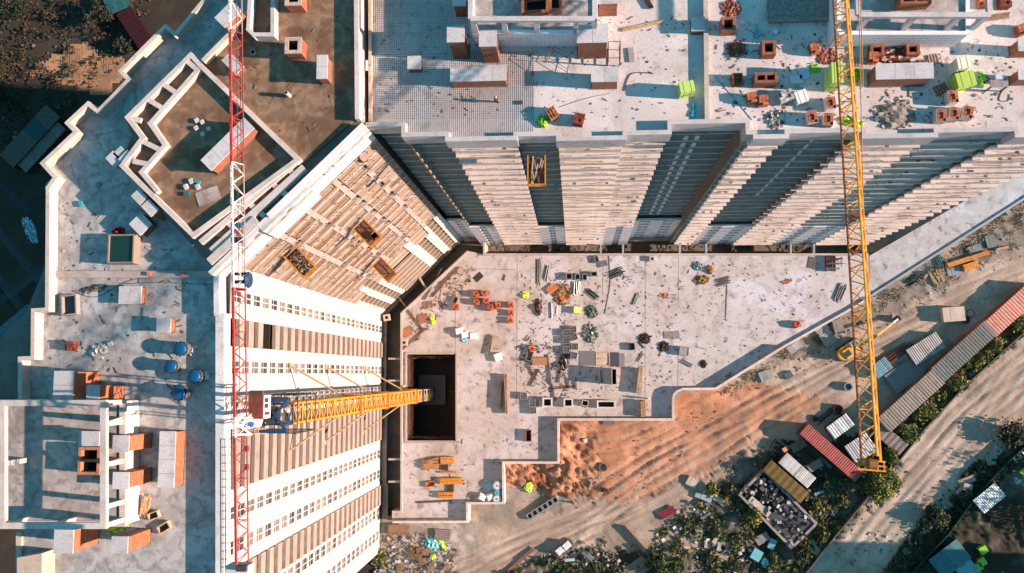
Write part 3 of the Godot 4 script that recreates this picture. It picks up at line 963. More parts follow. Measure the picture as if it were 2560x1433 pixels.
func build_middle() -> void:
	var t := thing("concrete_tower", "unfinished slanting middle tower with rows of bare floor edges facing lower right", "building", px(1060, 700, -6))
	t.position = Vector3()
	var a := pq(527, 674, PM)
	var b := pq(908, 309, PM)
	var fr := frame(a, b)
	var w := a.distance_to(b)
	var n2 := Vector2(fr.basis.z.x, fr.basis.z.z)
	var quadp := PackedVector2Array([a - n2 * 0.5, b - n2 * 0.5, b - n2 * 10.0, a - n2 * 10.0])
	core(t, quadp, -6, RM - 0.35)
	var mb := MB.new()
	var mr := MB.new()
	mr.col = L(92, 62, 46)
	# columns of openings on the bare floors; strips of white cladding low down
	var opens := [[0.29, 0.33], [0.475, 0.50], [0.68, 0.72], [0.84, 0.87]]
	for k in range(1, 26):
		var y := RW - k * FH
		slab(t, fr, w - 0.02, y, -0.52, 0.07)
		var xs := [0.0]
		for q in opens:
			xs.append(q[0] * w); xs.append(q[1] * w)
		xs.append(w)
		if k <= 15:
			for i in range(0, xs.size(), 2):
				put(t, "wall_panel", cbox("mp%d_%d" % [i, rng.randi() % 2], vary(L(162, 140, 120), 0.08), [[xs[i] + 0.01, xs[i + 1] - 0.01, 0.01, FH - 0.21, -0.55, -0.06]]), M.concrete, fr, 0, y - FH)
			for q in opens:
				if rng.randf() < 0.75:
					put(t, "reveal", cbox("mr%.2f" % q[0], L(168, 160, 152), [[q[0] * w + 0.05, q[0] * w + 0.75, 0.4, FH - 0.21, -0.6, 0.14]]), M.white, fr, 0, y - FH)
		else:
			var strips := [[0.0, 0.10, 0], [0.10, 0.17, 1], [0.17, 0.225, 0], [0.225, 0.295, 1], [0.295, 0.345, 0], [0.345, 0.64, 2], [0.64, 0.72, 0], [0.72, 0.80, 1], [0.80, 0.87, 0], [0.87, 0.94, 1], [0.94, 1.0, 0]]
			if k < 18:
				strips = [[0.0, 0.18, 3], [0.18, 0.225, 0], [0.225, 0.295, 1], [0.295, 0.64, 3], [0.64, 0.70, 0], [0.70, 0.84, 3], [0.84, 0.87, 0], [0.87, 0.94, 1], [0.94, 1.0, 0]]
			for q in strips:
				var x0: float = q[0] * w
				var ww: float = (q[1] - q[0]) * w
				match int(q[2]):
					0: put(t, "white_panel", cbox("mw%.2f" % ww, L(194, 190, 185), [[0.01, ww - 0.01, 0.01, FH - 0.01, -0.4, 0.24]]), M.white, fr, x0, y - FH)
					1:
						put(t, "window_sill_wall", cbox("ms%.2f" % ww, L(160, 138, 118), [[0, ww, 0.01, 0.9, -0.4, 0.1]]), M.concrete, fr, x0, y - FH)
						put(t, "pane", cbox("mg%.2f" % ww, L(52, 44, 38), [[0.1, ww * 0.45, 1.0, FH - 0.3, -0.42, -0.34], [ww * 0.55, ww - 0.1, 1.0, FH - 0.3, -0.42, -0.34]]), M.glass, fr, x0, y - FH)
					2:
						put(t, "balcony_parapet", cbox("mb%.2f" % ww, L(176, 156, 138), [[0, ww, 0.01, 1.35, 0.0, 0.42]]), M.concrete, fr, x0, y - FH)
					3: put(t, "wall_panel", cbox("mq%.2f" % ww, L(164, 142, 122), [[0, ww, 0.01, FH - 0.21, -0.55, -0.06]]), M.concrete, fr, x0, y - FH)
	rods(t, fr, w, 16, RW, 0.2, 1.3, mb, mr)
	for k in 150:
		var y := RW - (rng.randi() % 16 + 1) * FH + rf(0.04, 1.6)
		var ln := rf(2.0, 7.0)
		var x := rf(0, w - ln)
		mb.col = vary(L(170, 138, 108), 0.3)
		mb.beam(fr * Vector3(x, y, 0.02), fr * Vector3(x + ln, y + rf(-0.05, 0.05), 0.02), 0.07, 0.08)
	for k in 240:
		var y := RW - (rng.randi() % 16 + 1) * FH
		var x := rf(0.3, w - 0.3)
		mr.beam(fr * Vector3(x, y, 0.15), fr * Vector3(x + rf(-0.4, 0.4), y + rf(0.3, 1.0), rf(0.2, 0.8)), 0.05, 0.05)
	var e := part("loose_battens", mb, M.wood, t)
	e.set_meta("kind", "stuff")
	e = part("starter_bars", mr, M.rust, t)
	e.set_meta("kind", "stuff")
	# boards stacked on edge along the foot of the wall
	# parapet with two square holes, and the beams behind it
	var pm := MB.new()
	pm.col = L(232, 226, 220)
	var holes := [0.66, 0.72]
	var px_ := 0.37
	for h in [0.675, 0.735, 1.0]:
		pm.wall(a.lerp(b, px_) + n2 * 0.05, a.lerp(b, h) + n2 * 0.05, 0.5, RW - 1.9, PM)
		if h < 1.0:
			pm.wall(a.lerp(b, h) + n2 * 0.05, a.lerp(b, h + 0.022) + n2 * 0.05, 0.49, RW - 1.9, RM - 1.9)
			pm.wall(a.lerp(b, h) + n2 * 0.05, a.lerp(b, h + 0.022) + n2 * 0.05, 0.49, RM - 0.9, PM - 0.004)
		px_ = h + 0.022
	part("parapet", pm, M.white, t)
	pm = MB.new()
	pm.col = L(226, 218, 210)
	pm.wall(a.lerp(b, -0.02) + n2 * 0.1, a.lerp(b, 0.3) + n2 * 0.1, 0.5, RW - 1.9, PM - 0.3)
	pm.wall(a.lerp(b, 0.3) + n2 * 0.35, a.lerp(b, 0.60) + n2 * 0.35, 1.0, RW - 1.9, PM - 0.28)
	part("parapet", pm, M.white, t)
	# brown screed roof
	var rs := MB.new()
	rs.col = L(150, 124, 100)
	rs.prism(wpoly([690, -30, 888, -30, 890, 296, 752, 412, 560, 590, 486, 596, 300, 410, 330, 340, 312, 292, 476, 134, 505, 158, 640, 30, 640, -30], RM), RM - 0.29, RM)
	part("roof_screed", rs, M.brownroof, t)
	core(t, wpoly([650, -25, 885, -25, 885, 290, 752, 400, 505, 175, 650, 40], RM), -6, RM - 0.32, "upper_core")
	# ring of upstand walls and roof beams
	var cw := L(222, 208, 196)
	ring(t, [476, 137, 502, 165, 744, 398, 482, 588, 304, 414, 356, 344, 318, 293], RM + 0.85, 0.5, RW - 0.2, RM + 0.85, cw, "upstand_wall")
	ring(t, [502, 165, 375, 308, 412, 362], RM + 0.8, 0.5, RW - 0.2, RM + 0.8, cw, "upstand_wall", false)
	ring(t, [412, 362, 352, 430, 390, 476], RM + 0.8, 0.45, RW - 0.2, RM + 0.8, cw, "upstand_wall", false)
	for l in [[490, 172, 460, 146], [440, 232, 405, 208], [402, 268, 366, 246], [350, 300, 326, 296], [350, 350, 395, 372], [330, 402, 372, 410]]:
		var m := MB.new()
		m.col = cw
		m.wall(pq(l[0], l[1], RM + 0.9), pq(l[2], l[3], RM + 0.9), 0.55, RM + 0.3, RM + 0.78)
		part("cross_beam", m, M.concrete, t)
	# parallel roof beams towards the courtyard
	for l in [[500, 606, 742, 402, 1.4, 0.6], [528, 628, 760, 418, 1.3, 0.8], [522, 655, 640, 548, 1.5, 0.9]]:
		var m := MB.new()
		m.col = L(218, 204, 194)
		m.wall(pq(l[0], l[1], RM - 0.8 + l[4]), pq(l[2], l[3], RM - 0.8 + l[4]), l[5], RW - 0.3, RM - 0.8 + l[4])
		part("roof_beam", m, M.concrete, t)
	for l in [[560, 548, 600, 584], [612, 500, 660, 540], [672, 452, 716, 488], [716, 418, 735, 436]]:
		var m := MB.new()
		m.col = L(214, 200, 190)
		m.wall(pq(l[0], l[1], RM + 0.5), pq(l[2], l[3], RM + 0.5), 0.6, RW - 0.3, RM + 0.4)
		part("roof_beam", m, M.concrete, t)
	# upper left parapet
	for l in [[506, 152, 572, 86], [572, 86, 620, 30]]:
		var m := MB.new()
		m.col = L(226, 206, 186)
		m.wall(pq(l[0], l[1], PM), pq(l[2], l[3], PM), 0.5, RW - 0.3, PM)
		part("parapet", m, M.concrete, t)
	# stair well basin at the top
	ring(t, [626, -40, 681, -40, 681, 86, 634, 86, 620, 72], RM + 1.3, 0.42, RM - 0.1, RM + 1.3, L(214, 206, 200), "basin_wall")

func loading_platforms() -> void:
	var list := [[1342, 430, 69.3, 2.0, 3.4, 0.0, "yellow railed loading platform hanging in a recess of the top tower", 0], [754, 657, 65.0, 1.9, 3.6, 44.0, "yellow railed loading platform full of rubble, leftmost on the slanting tower", 1], [920, 584, 54.0, 1.9, 3.6, 44.0, "yellow railed loading platform with a box, highest on the slanting tower", 2], [963, 676, 33.4, 1.9, 3.8, 44.0, "empty brown loading platform low on the slanting tower", 3]]
	for q in list:
		var t := thing("loading_platform", q[6], "loading platform", px(q[0], q[1], q[2]), deg_to_rad(q[5]), "loading platforms hanging on the towers")
		var sx: float = q[3]
		var sz: float = q[4]
		var yl := L(196, 132, 44)
		for i in 8:
			var d := MB.new()
			d.col = vary([L(120, 100, 84), L(70, 64, 58), L(132, 92, 68), L(140, 98, 72)][q[7]], 0.15)
			d.ybox(0, 0, -sz / 2 + sz * (i + 0.5) / 8, sx, 0.1, sz / 8 - 0.03)
			part("deck_board", d, M.wood, t)
		for e in [[-sx / 2, 0, 0.12, sz], [sx / 2, 0, 0.12, sz], [0, sz / 2, sx, 0.12]]:
			var r := MB.new()
			r.col = vary(yl, 0.1)
			r.ybox(e[0], 0.05, e[1], e[2], 0.16, e[3])
			r.ybox(e[0], 1.05, e[1], e[2] * 0.99, 0.08, e[3] * 0.99)
			r.ybox(e[0], 0.55, e[1], e[2] * 0.98, 0.06, e[3] * 0.98)
			part("railing", r, M.paint, t)
		for e in [[-1, -1], [1, -1], [1, 1], [-1, 1], [-1, 0], [1, 0]]:
			var p := MB.new()
			p.col = yl
			p.ybox(e[0] * sx / 2, 0, e[1] * sz / 2, 0.1, 1.13, 0.1)
			part("post", p, M.paint, t)
		if q[7] < 3:
			var m := MB.new()
			for k in [40, 170, 3][q[7]]:
				m.col = vary([L(150, 134, 118), L(90, 80, 72), L(196, 180, 160), L(150, 80, 56)][rng.randi() % 4], 0.25)
				if q[7] == 0:
					m.box(Vector3(rf(-0.6, 0.6), rf(0.12, 0.4), rf(-1.2, 1.2)), Vector3(0.16, 0.06, rf(0.8, 1.8)), Basis(Vector3.UP, rf(-0.3, 0.3)))
				elif q[7] == 1:
					m.box(Vector3(rf(-0.8, 0.8), rf(0.1, 0.45), rf(-1.5, 1.5)), Vector3(rf(0.1, 0.35), 0.12, rf(0.1, 0.3)), Basis.from_euler(Vector3(rf(-0.4, 0.4), rf(0, TAU), rf(-0.4, 0.4))))
				else:
					m.box(Vector3(0.5, 0.4, 0.9 + k * 0.1), Vector3(0.7, 0.6, 0.7))
			var lo := part("load", m, M.wood, t)
			if q[7] < 2:
				lo.set_meta("kind", "stuff")

# ================================================================ cranes
func lattice(mb: MB, a: Vector3, b: Vector3, half: Array, n: int, r: float, rb: float) -> void:
	# half: offsets of the chords from the axis, at both ends alike; zigzag bracing between neighbouring chords
	for o in half:
		mb.tube(a + o, b + o, r, r, 6, false)
	var m := half.size()
	for i in m:
		var p: Vector3 = half[i]
		var q: Vector3 = half[(i + 1) % m]
		for k in n:
			var t0 := float(k) / n
			var t1 := (k + 0.5) / n
			var t2 := (k + 1.0) / n
			mb.tube(a.lerp(b, t0) + p, a.lerp(b, t1) + q, rb, rb, 5, false)
			mb.tube(a.lerp(b, t1) + q, a.lerp(b, t2) + p, rb, rb, 5, false)

func build_cranes() -> void:
	var red := L(176, 52, 46)
	var whi := L(226, 220, 212)
	var yel := L(232, 158, 44)
	var blu := L(22, 66, 98)
	# ---- the red and white crane whose yellow mast stands in the pit
	var foot := px(1074, 985, -8.1)
	var t := thing("tower_crane", "tower crane with red and white striped jib and yellow mast standing in the dark pit", "crane", foot)
	var s := 1.0
	var hw := [Vector3(-s, 0, -s), Vector3(s, 0, -s), Vector3(s, 0, s), Vector3(-s, 0, s)]
	var y := -8.1
	var i := 0
	var top := 85.0
	while y < top - 0.5:
		var y2 := minf(y + 3.1, top)
		var m := MB.new()
		m.col = vary(yel, 0.12)
		if i < 6 and i % 2 == 0 or y2 > 83.5:
			m.col = L(60, 96, 130) if y2 < 60 else blu
		lattice(m, Vector3(foot.x, y, foot.z), Vector3(foot.x, y2, foot.z), hw, 1, 0.13, 0.075)
		for k in 4:
			m.tube(Vector3(foot.x, y, foot.z) + hw[k], Vector3(foot.x, y, foot.z) + hw[(k + 1) % 4], 0.08, 0.08, 5, false)
		# ladder and rest platform inside the section
		m.col = L(150, 140, 120)
		m.box(Vector3(foot.x + 0.35, y + 0.2, foot.z + 0.3), Vector3(0.9, 0.05, 0.8))
		m.tube(Vector3(foot.x - 0.3, y, foot.z - 0.6), Vector3(foot.x - 0.3, y2, foot.z + 0.2), 0.05, 0.05, 4, false)
		part("mast_section", m, M.paint, t, foot)
		y = y2
		i += 1
	# ties to the west tower
	var x0 := px(560, 900, PT).x
	for yy in [54.0, 37.0, 13.0]:
		for ss in [-0.03, 0.27]:
			var m := MB.new()
			m.col = L(196, 156, 120)
			m.tube(Vector3(foot.x - 0.9, yy, foot.z + (0.9 if ss > 0 else -0.9)), Vector3(x0 + 0.05, yy + 0.5, col_z(ss, x0)), 0.13, 0.13, 8)
			m.box(Vector3(x0 + 0.12, yy + 0.5, col_z(ss, x0)), Vector3(0.2, 1.0, 0.8))
			part("tie_strut", m, M.paint, t, foot)
		var m := MB.new()
		m.col = L(200, 130, 40)
		for k in 4:
			m.beam(Vector3(foot.x, yy, foot.z) + hw[k] * 1.2, Vector3(foot.x, yy, foot.z) + hw[(k + 1) % 4] * 1.2, 0.25, 0.35)
		part("tie_collar", m, M.paint, t, foot)
	# dark erection cage round the top
	var cg := MB.new()
	cg.col = L(60, 50, 44)
	var ch := [Vector3(-1.7, 0, -1.9), Vector3(1.7, 0, -1.9), Vector3(1.7, 0, 1.9), Vector3(-1.7, 0, 1.9)]
	for yy in [76.5, 79.5, 82.5]:
		for k in 4:
			cg.tube(Vector3(foot.x, yy, foot.z) + ch[k], Vector3(foot.x, yy, foot.z) + ch[(k + 1) % 4], 0.07, 0.07, 5, false)
	for k in 4:
		cg.tube(Vector3(foot.x, 76.5, foot.z) + ch[k], Vector3(foot.x, 83.4, foot.z) + ch[k], 0.08, 0.08, 5, false)
	part("climbing_cage", cg, M.paint, t, foot)
	# slewing deck and winch
	var dk := MB.new()
	dk.col = L(70, 62, 56)
	dk.tube(Vector3(foot.x, 85.0, foot.z), Vector3(foot.x, 85.5, foot.z), 0.9, 0.9, 16)
	dk.col = blu
	dk.beam(Vector3(foot.x - 1.0, 85.4, foot.z - 1.5), Vector3(foot.x + 1.6, 85.4, foot.z - 1.5), 0.5, 0.5)
	dk.beam(Vector3(foot.x - 1.4, 85.4, foot.z + 1.5), Vector3(foot.x + 1.6, 85.4, foot.z + 1.5), 0.4, 0.5)
	dk.beam(Vector3(foot.x + 1.5, 85.4, foot.z - 1.5), Vector3(foot.x + 0.2, 85.5, foot.z + 0.4), 0.25, 0.3)
	dk.beam(Vector3(foot.x + 1.5, 85.4, foot.z + 1.5), Vector3(foot.x + 0.2, 85.5, foot.z - 0.4), 0.25, 0.3)
	part("slewing_ring", dk, M.paint, t, foot)
	# cab: rusty roof, white side with a two pane arch window
	var cb := px(640, 1018, 88.4)
	var rf_ := MB.new()
	rf_.col = L(142, 74, 56)
	rf_.box(cb, Vector3(1.35, 0.25, 2.2))
	rf_.col = L(110, 84, 70)
	rf_.tube(cb + Vector3(-0.65, -0.15, -1.25), cb + Vector3(0.6, -0.15, -1.25), 0.3, 0.3, 10)
	var body := MB.new()
	body.col = whi
	body.box(cb + Vector3(0.05, -1.05, 0), Vector3(1.3, 1.85, 2.2))
	var cabp := part("cab", body, M.white, t, foot)
	var glass := MB.new()
	glass.col = L(60, 70, 76)
	for dz in [-0.62, -0.1]:
		glass.box(cb + Vector3(0.72, -0.75, dz), Vector3(0.04, 1.0, 0.42))
	glass.box(cb + Vector3(0.72, -1.0, 0.62), Vector3(0.04, 1.3, 0.3))
	part("window", glass, M.glass, cabp, foot)
	part("roof", rf_, M.rust, cabp, foot)
	# white A frame between mast head and jib
	var af := MB.new()
	af.col = whi
	var j0 := px(592, 1066, 91)
	for dz in [-0.75, 0.75]:
		af.beam(Vector3(foot.x - 0.8, 86.0, foot.z + dz * 1.2), j0 + Vector3(0.2, -0.3, dz * 0.4), 0.22, 0.22)
		af.beam(j0 + Vector3(-0.3, 0, dz), j0 + Vector3(1.2, -0.4, dz), 0.2, 0.2)
	af.beam(j0 + Vector3(-0.3, 0, -0.85), j0 + Vector3(-0.3, 0, 0.85), 0.22, 0.22)
	af.beam(j0 + Vector3(0.3, 0, 0), j0 + Vector3(1.3, -0.4, 0.8), 0.16, 0.16)
	af.beam(j0 + Vector3(0.3, 0, 0), j0 + Vector3(1.3, -0.4, -0.8), 0.16, 0.16)
	part("a_frame", af, M.paint, t, foot)
	var wn := MB.new()
	wn.col = L(40, 40, 42)
	wn.tube(px(622, 1070, 87.5) + Vector3(0, 0, -0.5), px(622, 1070, 87.5) + Vector3(0, 0, 0.7), 0.45, 0.45, 12)
	wn.col = L(20, 90, 160)
	wn.tube(px(626, 1062, 88.2), px(626, 1062, 88.8), 0.3, 0.3, 10)
	wn.col = L(200, 170, 130)
	for k in 7:
		wn.beam(px(615 + k * 5, 1082, 87.6), px(615 + k * 5, 1068, 87.9), 0.08, 0.08)
	wn.beam(px(610, 1076, 88.0), px(668, 1072, 87.6), 0.1, 0.1)
	wn.beam(px(610, 1086, 88.0), px(668, 1084, 87.6), 0.1, 0.1)
	part("winch", wn, M.paint, t, foot)
	# jib: triangular lattice in red and white sections
	var br := [-60, 85, 195, 303, 412, 515, 620, 722, 830, 932, 1042, 1092, 1196, 1300, 1405]
	var jy := 90.4
	for k in br.size() - 1:
		var m := MB.new()
		var cc: Color = [whi, red, red, red, whi, whi, whi, red, red, red, whi, red, red, red][k]
		m.col = vary(cc, 0.05)
		var e := []
		for q in 2:
			var v: float = br[k + q]
			var f := v / 1433.0
			e.append([px(572 + 17 * f, v, jy), px(604 + 17 * f, v, jy), (px(572 + 17 * f, v, jy) + px(604 + 17 * f, v, jy)) * 0.5 + Vector3(0, 1.25, 0)])
		for c in 3:
			if c == 1:
				m.col = cc.lerp(L(110, 60, 48), 0.7)
			m.tube(e[0][c], e[1][c], 0.085 if c != 1 else 0.07, 0.085 if c != 1 else 0.07, 6, false)
			m.col = cc
			m.tube(e[0][c], e[0][(c + 1) % 3], 0.045, 0.045, 5, false)
		var n := maxi(1, int(round((e[0][0] as Vector3).distance_to(e[1][0]) / 1.35)))
		if n % 2:
			n += 1
		for q in n:
			var t0 := float(q) / n
			var t1 := (q + 1.0) / n
			for pr in [[0, 1], [0, 2], [2, 1]]:
				var pa: int = pr[q % 2]
				var pb: int = pr[1 - q % 2]
				m.tube((e[0][pa] as Vector3).lerp(e[1][pa], t0), (e[0][pb] as Vector3).lerp(e[1][pb], t1), 0.04, 0.04, 5, false)
		part("jib_section", m, M.paint, t, foot)
	# counterweight, boxes on the counter jib, trolley gear
	var cw := MB.new()
	cw.col = L(206, 200, 192)
	cw.box(px(600, 1424, 90.6), Vector3(2.0, 1.6, 1.0))
	cw.col = L(60, 60, 62)
	cw.box(px(604, 1421, 91.6), Vector3(0.9, 0.5, 0.5))
	part("counterweight", cw, M.concrete, t, foot)
	var pl := MB.new()
	pl.col = L(70, 74, 76)
	pl.beam(px(551, 1096, 90.0), px(552, 1440, 90.0), 0.07, 0.07)
	pl.beam(px(562, 1096, 89.6), px(564, 1440, 89.6), 0.07, 0.07)
	pl.beam(px(551, 1096, 91.0), px(552, 1440, 91.0), 0.05, 0.05)
	for k in 18:
		pl.beam(px(551, 1098 + k * 20, 90.0), px(576, 1098 + k * 20, 89.7), 0.06, 0.06)
	for k in 9:
		pl.beam(px(551, 1098 + k * 40, 90.0), px(551, 1098 + k * 40, 91.0), 0.05, 0.05)
	part("walkway", pl, M.paint, t, foot)
	for v in [1122, 1168]:
		var m := MB.new()
		m.col = L(150, 50, 48)
		m.box(px(616, v, 90.5), Vector3(0.32, 0.4, 0.5))
		part("bracket", m, M.paint, t, foot)
	var tr := MB.new()
	tr.col = blu
	tr.box(px(602, 705, 90.2), Vector3(1.2, 0.3, 0.3))
	tr.box(px(602, 685, 90.2), Vector3(1.2, 0.3, 0.25))
	tr.box(px(602, 724, 90.2), Vector3(1.0, 0.3, 0.2))
	tr.tube(px(620, 700, 90.3), px(626, 700, 90.3), 0.8, 0.65, 14)
	tr.tube(px(614, 700, 90.3), px(620, 700, 90.3), 0.55, 0.55, 12)
	part("trolley_winch", tr, M.paint, t, foot)
	tr = MB.new()
	tr.col = L(30, 90, 130)
	tr.box(px(596, 563, 90.6), Vector3(0.6, 0.5, 0.4))
	tr.col = L(190, 80, 40)
	tr.box(px(597, 582, 90.5), Vector3(0.4, 0.5, 0.6))
	tr.col = L(40, 36, 34)
	tr.box(px(594, 600, 90.5), Vector3(0.8, 0.4, 0.5))
	part("trolley", tr, M.paint, t, foot)
	var cbm := MB.new()
	cbm.col = L(60, 54, 50)
	cbm.tube(px(590, -40, 90.9), px(600, 1040, 91.2), 0.035, 0.035, 5, false)
	cbm.tube(px(597, -40, 90.2), px(607, 690, 90.3), 0.03, 0.03, 5, false)
	part("trolley_rope", cbm, M.paint, t, foot)

	# ---- the yellow luffing jib on the right
	var ja := px(2098, -60, 88.0)
	var jb := px(2178, 1152, 103.0)
	var k2 := thing("tower_crane", "long yellow lattice crane jib hanging over the right half of the site", "crane", jb)
	var dirj := (jb - ja).normalized()
	var side := dirj.cross(Vector3.UP).normalized()
	if side.x < 0:
		side = -side
	var upj := side.cross(dirj)
	if upj.y < 0:
		upj = -upj
	var nsec := 12
	for k in nsec:
		var p0 := ja.lerp(jb, float(k) / nsec)
		var p1 := ja.lerp(jb, (k + 1.0) / nsec)
		var m := MB.new()
		var offs := [side * -0.68, side * 0.68, upj * 1.35]
		for c in 3:
			m.col = vary([L(150, 84, 40), L(226, 152, 48), L(240, 172, 70)][c], 0.05)
			m.tube(p0 + offs[c], p1 + offs[c], 0.1, 0.1, 6, false)
		m.col = vary(L(234, 164, 60), 0.06)
		for c in [[0, 1], [1, 2], [2, 0]]:
			m.tube(p0 + offs[c[0]], p0 + offs[c[1]], 0.05, 0.05, 5, false)
			for q in 4:
				var f0 := q / 4.0
				var f1 := (q + 1) / 4.0
				m.tube(p0.lerp(p1, f0) + offs[c[q % 2]], p0.lerp(p1, f1) + offs[c[1 - q % 2]], 0.05, 0.05, 5, false)
		part("jib_section", m, M.paint, k2, jb)
	var en := MB.new()
	en.col = L(226, 150, 46)
	for o in [0.0, 0.35, 0.7]:
		en.beam(jb + dirj * o + side * -1.0, jb + dirj * o + side * 1.0, 0.12, 0.15)
	for q in 5:
		en.beam(jb + side * (-0.9 + q * 0.45), jb + dirj * 0.7 + side * (-0.9 + q * 0.45), 0.08, 0.1)
	en.col = L(150, 90, 40)
	en.tube(jb + side * -0.3 + dirj * 0.3 + upj * 0.3, jb + side * 0.3 + dirj * 0.3 + upj * 0.3, 0.35, 0.35, 12)
	part("jib_head", en, M.paint, k2, jb)
	var rp := MB.new()
	rp.col = L(214, 150, 70)
	rp.tube(ja + side * 1.25 + upj * 1.6, ja.lerp(jb, 0.52) + side * 0.3 + upj * 1.45, 0.045, 0.045, 5, false)
	rp.tube(ja + side * 1.4 + upj * 1.6, ja.lerp(jb, 0.30) + side * 0.9 + upj * 1.5, 0.045, 0.045, 5, false)
	part("pendant_rope", rp, M.paint, k2, jb)
	for f in [0.565, 0.635]:
		var m := MB.new()
		m.col = L(120, 50, 40)
		m.box(ja.lerp(jb, f) + side * -0.2 + upj * 0.5, Vector3(0.9, 0.35, 0.35), Basis(Vector3.UP, 0.5))
		part("pulley_block", m, M.paint, k2, jb)

# ================================================================ things on the roofs
var c_brick := Color()

# cap corners in the photograph, height of the cap above the roof
func chimney(parent: Node3D, u0: float, v0: float, u1: float, v1: float, h: float, roof: float, col: Color, style := "cap") -> void:
	var a := px(u0, v0, roof + h)
	var b := px(u1, v1, roof + h)
	var c := (a + b) * 0.5
	var sx := absf(b.x - a.x)
	var sz := absf(b.z - a.z)
	chimney_at(parent, Vector3(c.x, roof, c.z), sx, sz, h, 0.0, col, style)

func chimney_at(parent: Node3D, at: Vector3, sx: float, sz: float, h: float, turn: float, col: Color, style := "cap") -> void:
	var bs := Basis(Vector3.UP, turn)
	var m := MB.new()
	m.col = vary(col, 0.08)
	if style == "cap":
		var ins := 0.12
		m.box(at + Vector3(0, (h - 0.14) / 2, 0), Vector3(sx - ins * 2, h - 0.14, sz - ins * 2), bs)
		m.col = L(120, 118, 104)
		m.box(at + Vector3(0, 0.06, 0), Vector3(sx - ins * 2 + 0.16, 0.12, sz - ins * 2 + 0.16), bs)
		var o := part("chimney", m, M.brick, parent)
		var n := maxi(1, int(round(maxf(sx, sz) / 1.7)))
		for k in n:
			var p := MB.new()
			p.col = vary(L(206, 202, 200), 0.04)
			var off := (k + 0.5) / n - 0.5
			if sx >= sz:
				p.box(at + bs * Vector3(off * sx, h - 0.07, 0), Vector3(sx / n - 0.03, 0.14 + 0.01 * (k % 2), sz), bs)
			else:
				p.box(at + bs * Vector3(0, h - 0.07, off * sz), Vector3(sx, 0.14 + 0.01 * (k % 2), sz / n - 0.03), bs)
			part("cap_slab", p, M.concrete, o)
	else:
		var w := 0.3
		for q in [[-1, 0], [1, 0]]:
			m.box(at + bs * Vector3(q[0] * (sx - w) / 2, h / 2, 0), Vector3(w, h, sz), bs)
		for q in [-1, 1]:
			m.box(at + bs * Vector3(0, h / 2 - 0.01, q * (sz - w) / 2), Vector3(sx - w * 2, h - 0.02, w), bs)
		if style == "twin":
			m.box(at + bs * Vector3(0, h / 2 - 0.03, 0), Vector3(w * 0.7, h - 0.06, sz - w * 2) if sx > sz else Vector3(sx - w * 2, h - 0.06, w * 0.7), bs)
		if style == "rim":
			m.col = L(212, 190, 172)
			for q in [-1, 1]:
				m.box(at + bs * Vector3(q * (sx - w) / 2, h + 0.05, 0), Vector3(w + 0.1, 0.1, sz + 0.1), bs)
				m.box(at + bs * Vector3(0, h + 0.045, q * (sz - w) / 2), Vector3(sx - w * 2, 0.1, w + 0.1), bs)
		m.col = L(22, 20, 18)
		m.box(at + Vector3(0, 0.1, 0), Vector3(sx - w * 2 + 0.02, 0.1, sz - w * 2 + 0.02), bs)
		part("open_shaft", m, M.brick, parent)

# loose bricks on a pallet
func brick_stack_proto(called: String, label: String, sx: float, sy: float, sz: float, cl: Color, group: String, wrap := false) -> Node3D:
	var t := thing(called, label, "brick stack", Vector3(), 0.0, group)
	var m := MB.new()
	m.col = L(170, 130, 96)
	for k in 5:
		m.box(Vector3(0, 0.13, (k - 2) * sz / 4.6), Vector3(sx, 0.03, 0.12))
	for k in 3:
		m.box(Vector3((k - 1) * sx * 0.44, 0.06, 0), Vector3(0.1, 0.11, sz))
	part("pallet", m, M.wood, t)
	m = MB.new()
	var nx := maxi(3, int(sx / 0.27))
	var nz := maxi(3, int(sz / 0.27))
	var ny := maxi(2, int(sy / 0.26))
	for y in ny:
		for x in nx:
			for z in nz:
				if y < ny - 1 and x > 0 and x < nx - 1 and z > 0 and z < nz - 1:
					continue
				if y == ny - 1 and rng.randf() < 0.3:
					continue
				m.col = vary(cl, 0.22)
				m.box(Vector3((x + 0.5) / nx * sx - sx / 2 + rf(-0.02, 0.02), 0.15 + (y + 0.5) * sy / ny, (z + 0.5) / nz * sz - sz / 2 + rf(-0.02, 0.02)), Vector3(sx / nx * 0.93, sy / ny * 0.94, sz / nz * 0.93), Basis(Vector3.UP, rf(-0.06, 0.06)))
	m.col = cl * 0.5
	m.box(Vector3(0, 0.15 + sy * 0.45, 0), Vector3(sx * 0.86, sy * 0.84, sz * 0.86))
	var b := part("bricks", m, M.brick, t)
	b.set_meta("kind", "stuff")
	if wrap:
		m = MB.new()
		m.col = L(214, 200, 196)
		for q in [-1, 1]:
			m.box(Vector3(q * (sx / 2 + 0.03), 0.15 + sy / 2, 0), Vector3(0.02, sy * 0.98, sz + 0.04))
			m.box(Vector3(0, 0.15 + sy / 2, q * (sz / 2 + 0.03)), Vector3(sx + 0.04, sy * 0.98, 0.02))
		part("wrapping", m, M.foil, t)
	return t

func scatter_stacks(protos: Array, list: Array, base: float) -> void:   # list: [u, v, turn deg, proto index, label]
	var done := {}
	for e in list:
		var at := px(e[0], e[1], base)
		var p: Node3D = protos[e[3]]
		if not done.has(e[3]):
			done[e[3]] = true
			p.position = at
			p.rotation.y = deg_to_rad(e[2])
			p.set_meta("label", e[4])
		else:
			dup(p, at, deg_to_rad(e[2]), e[4])

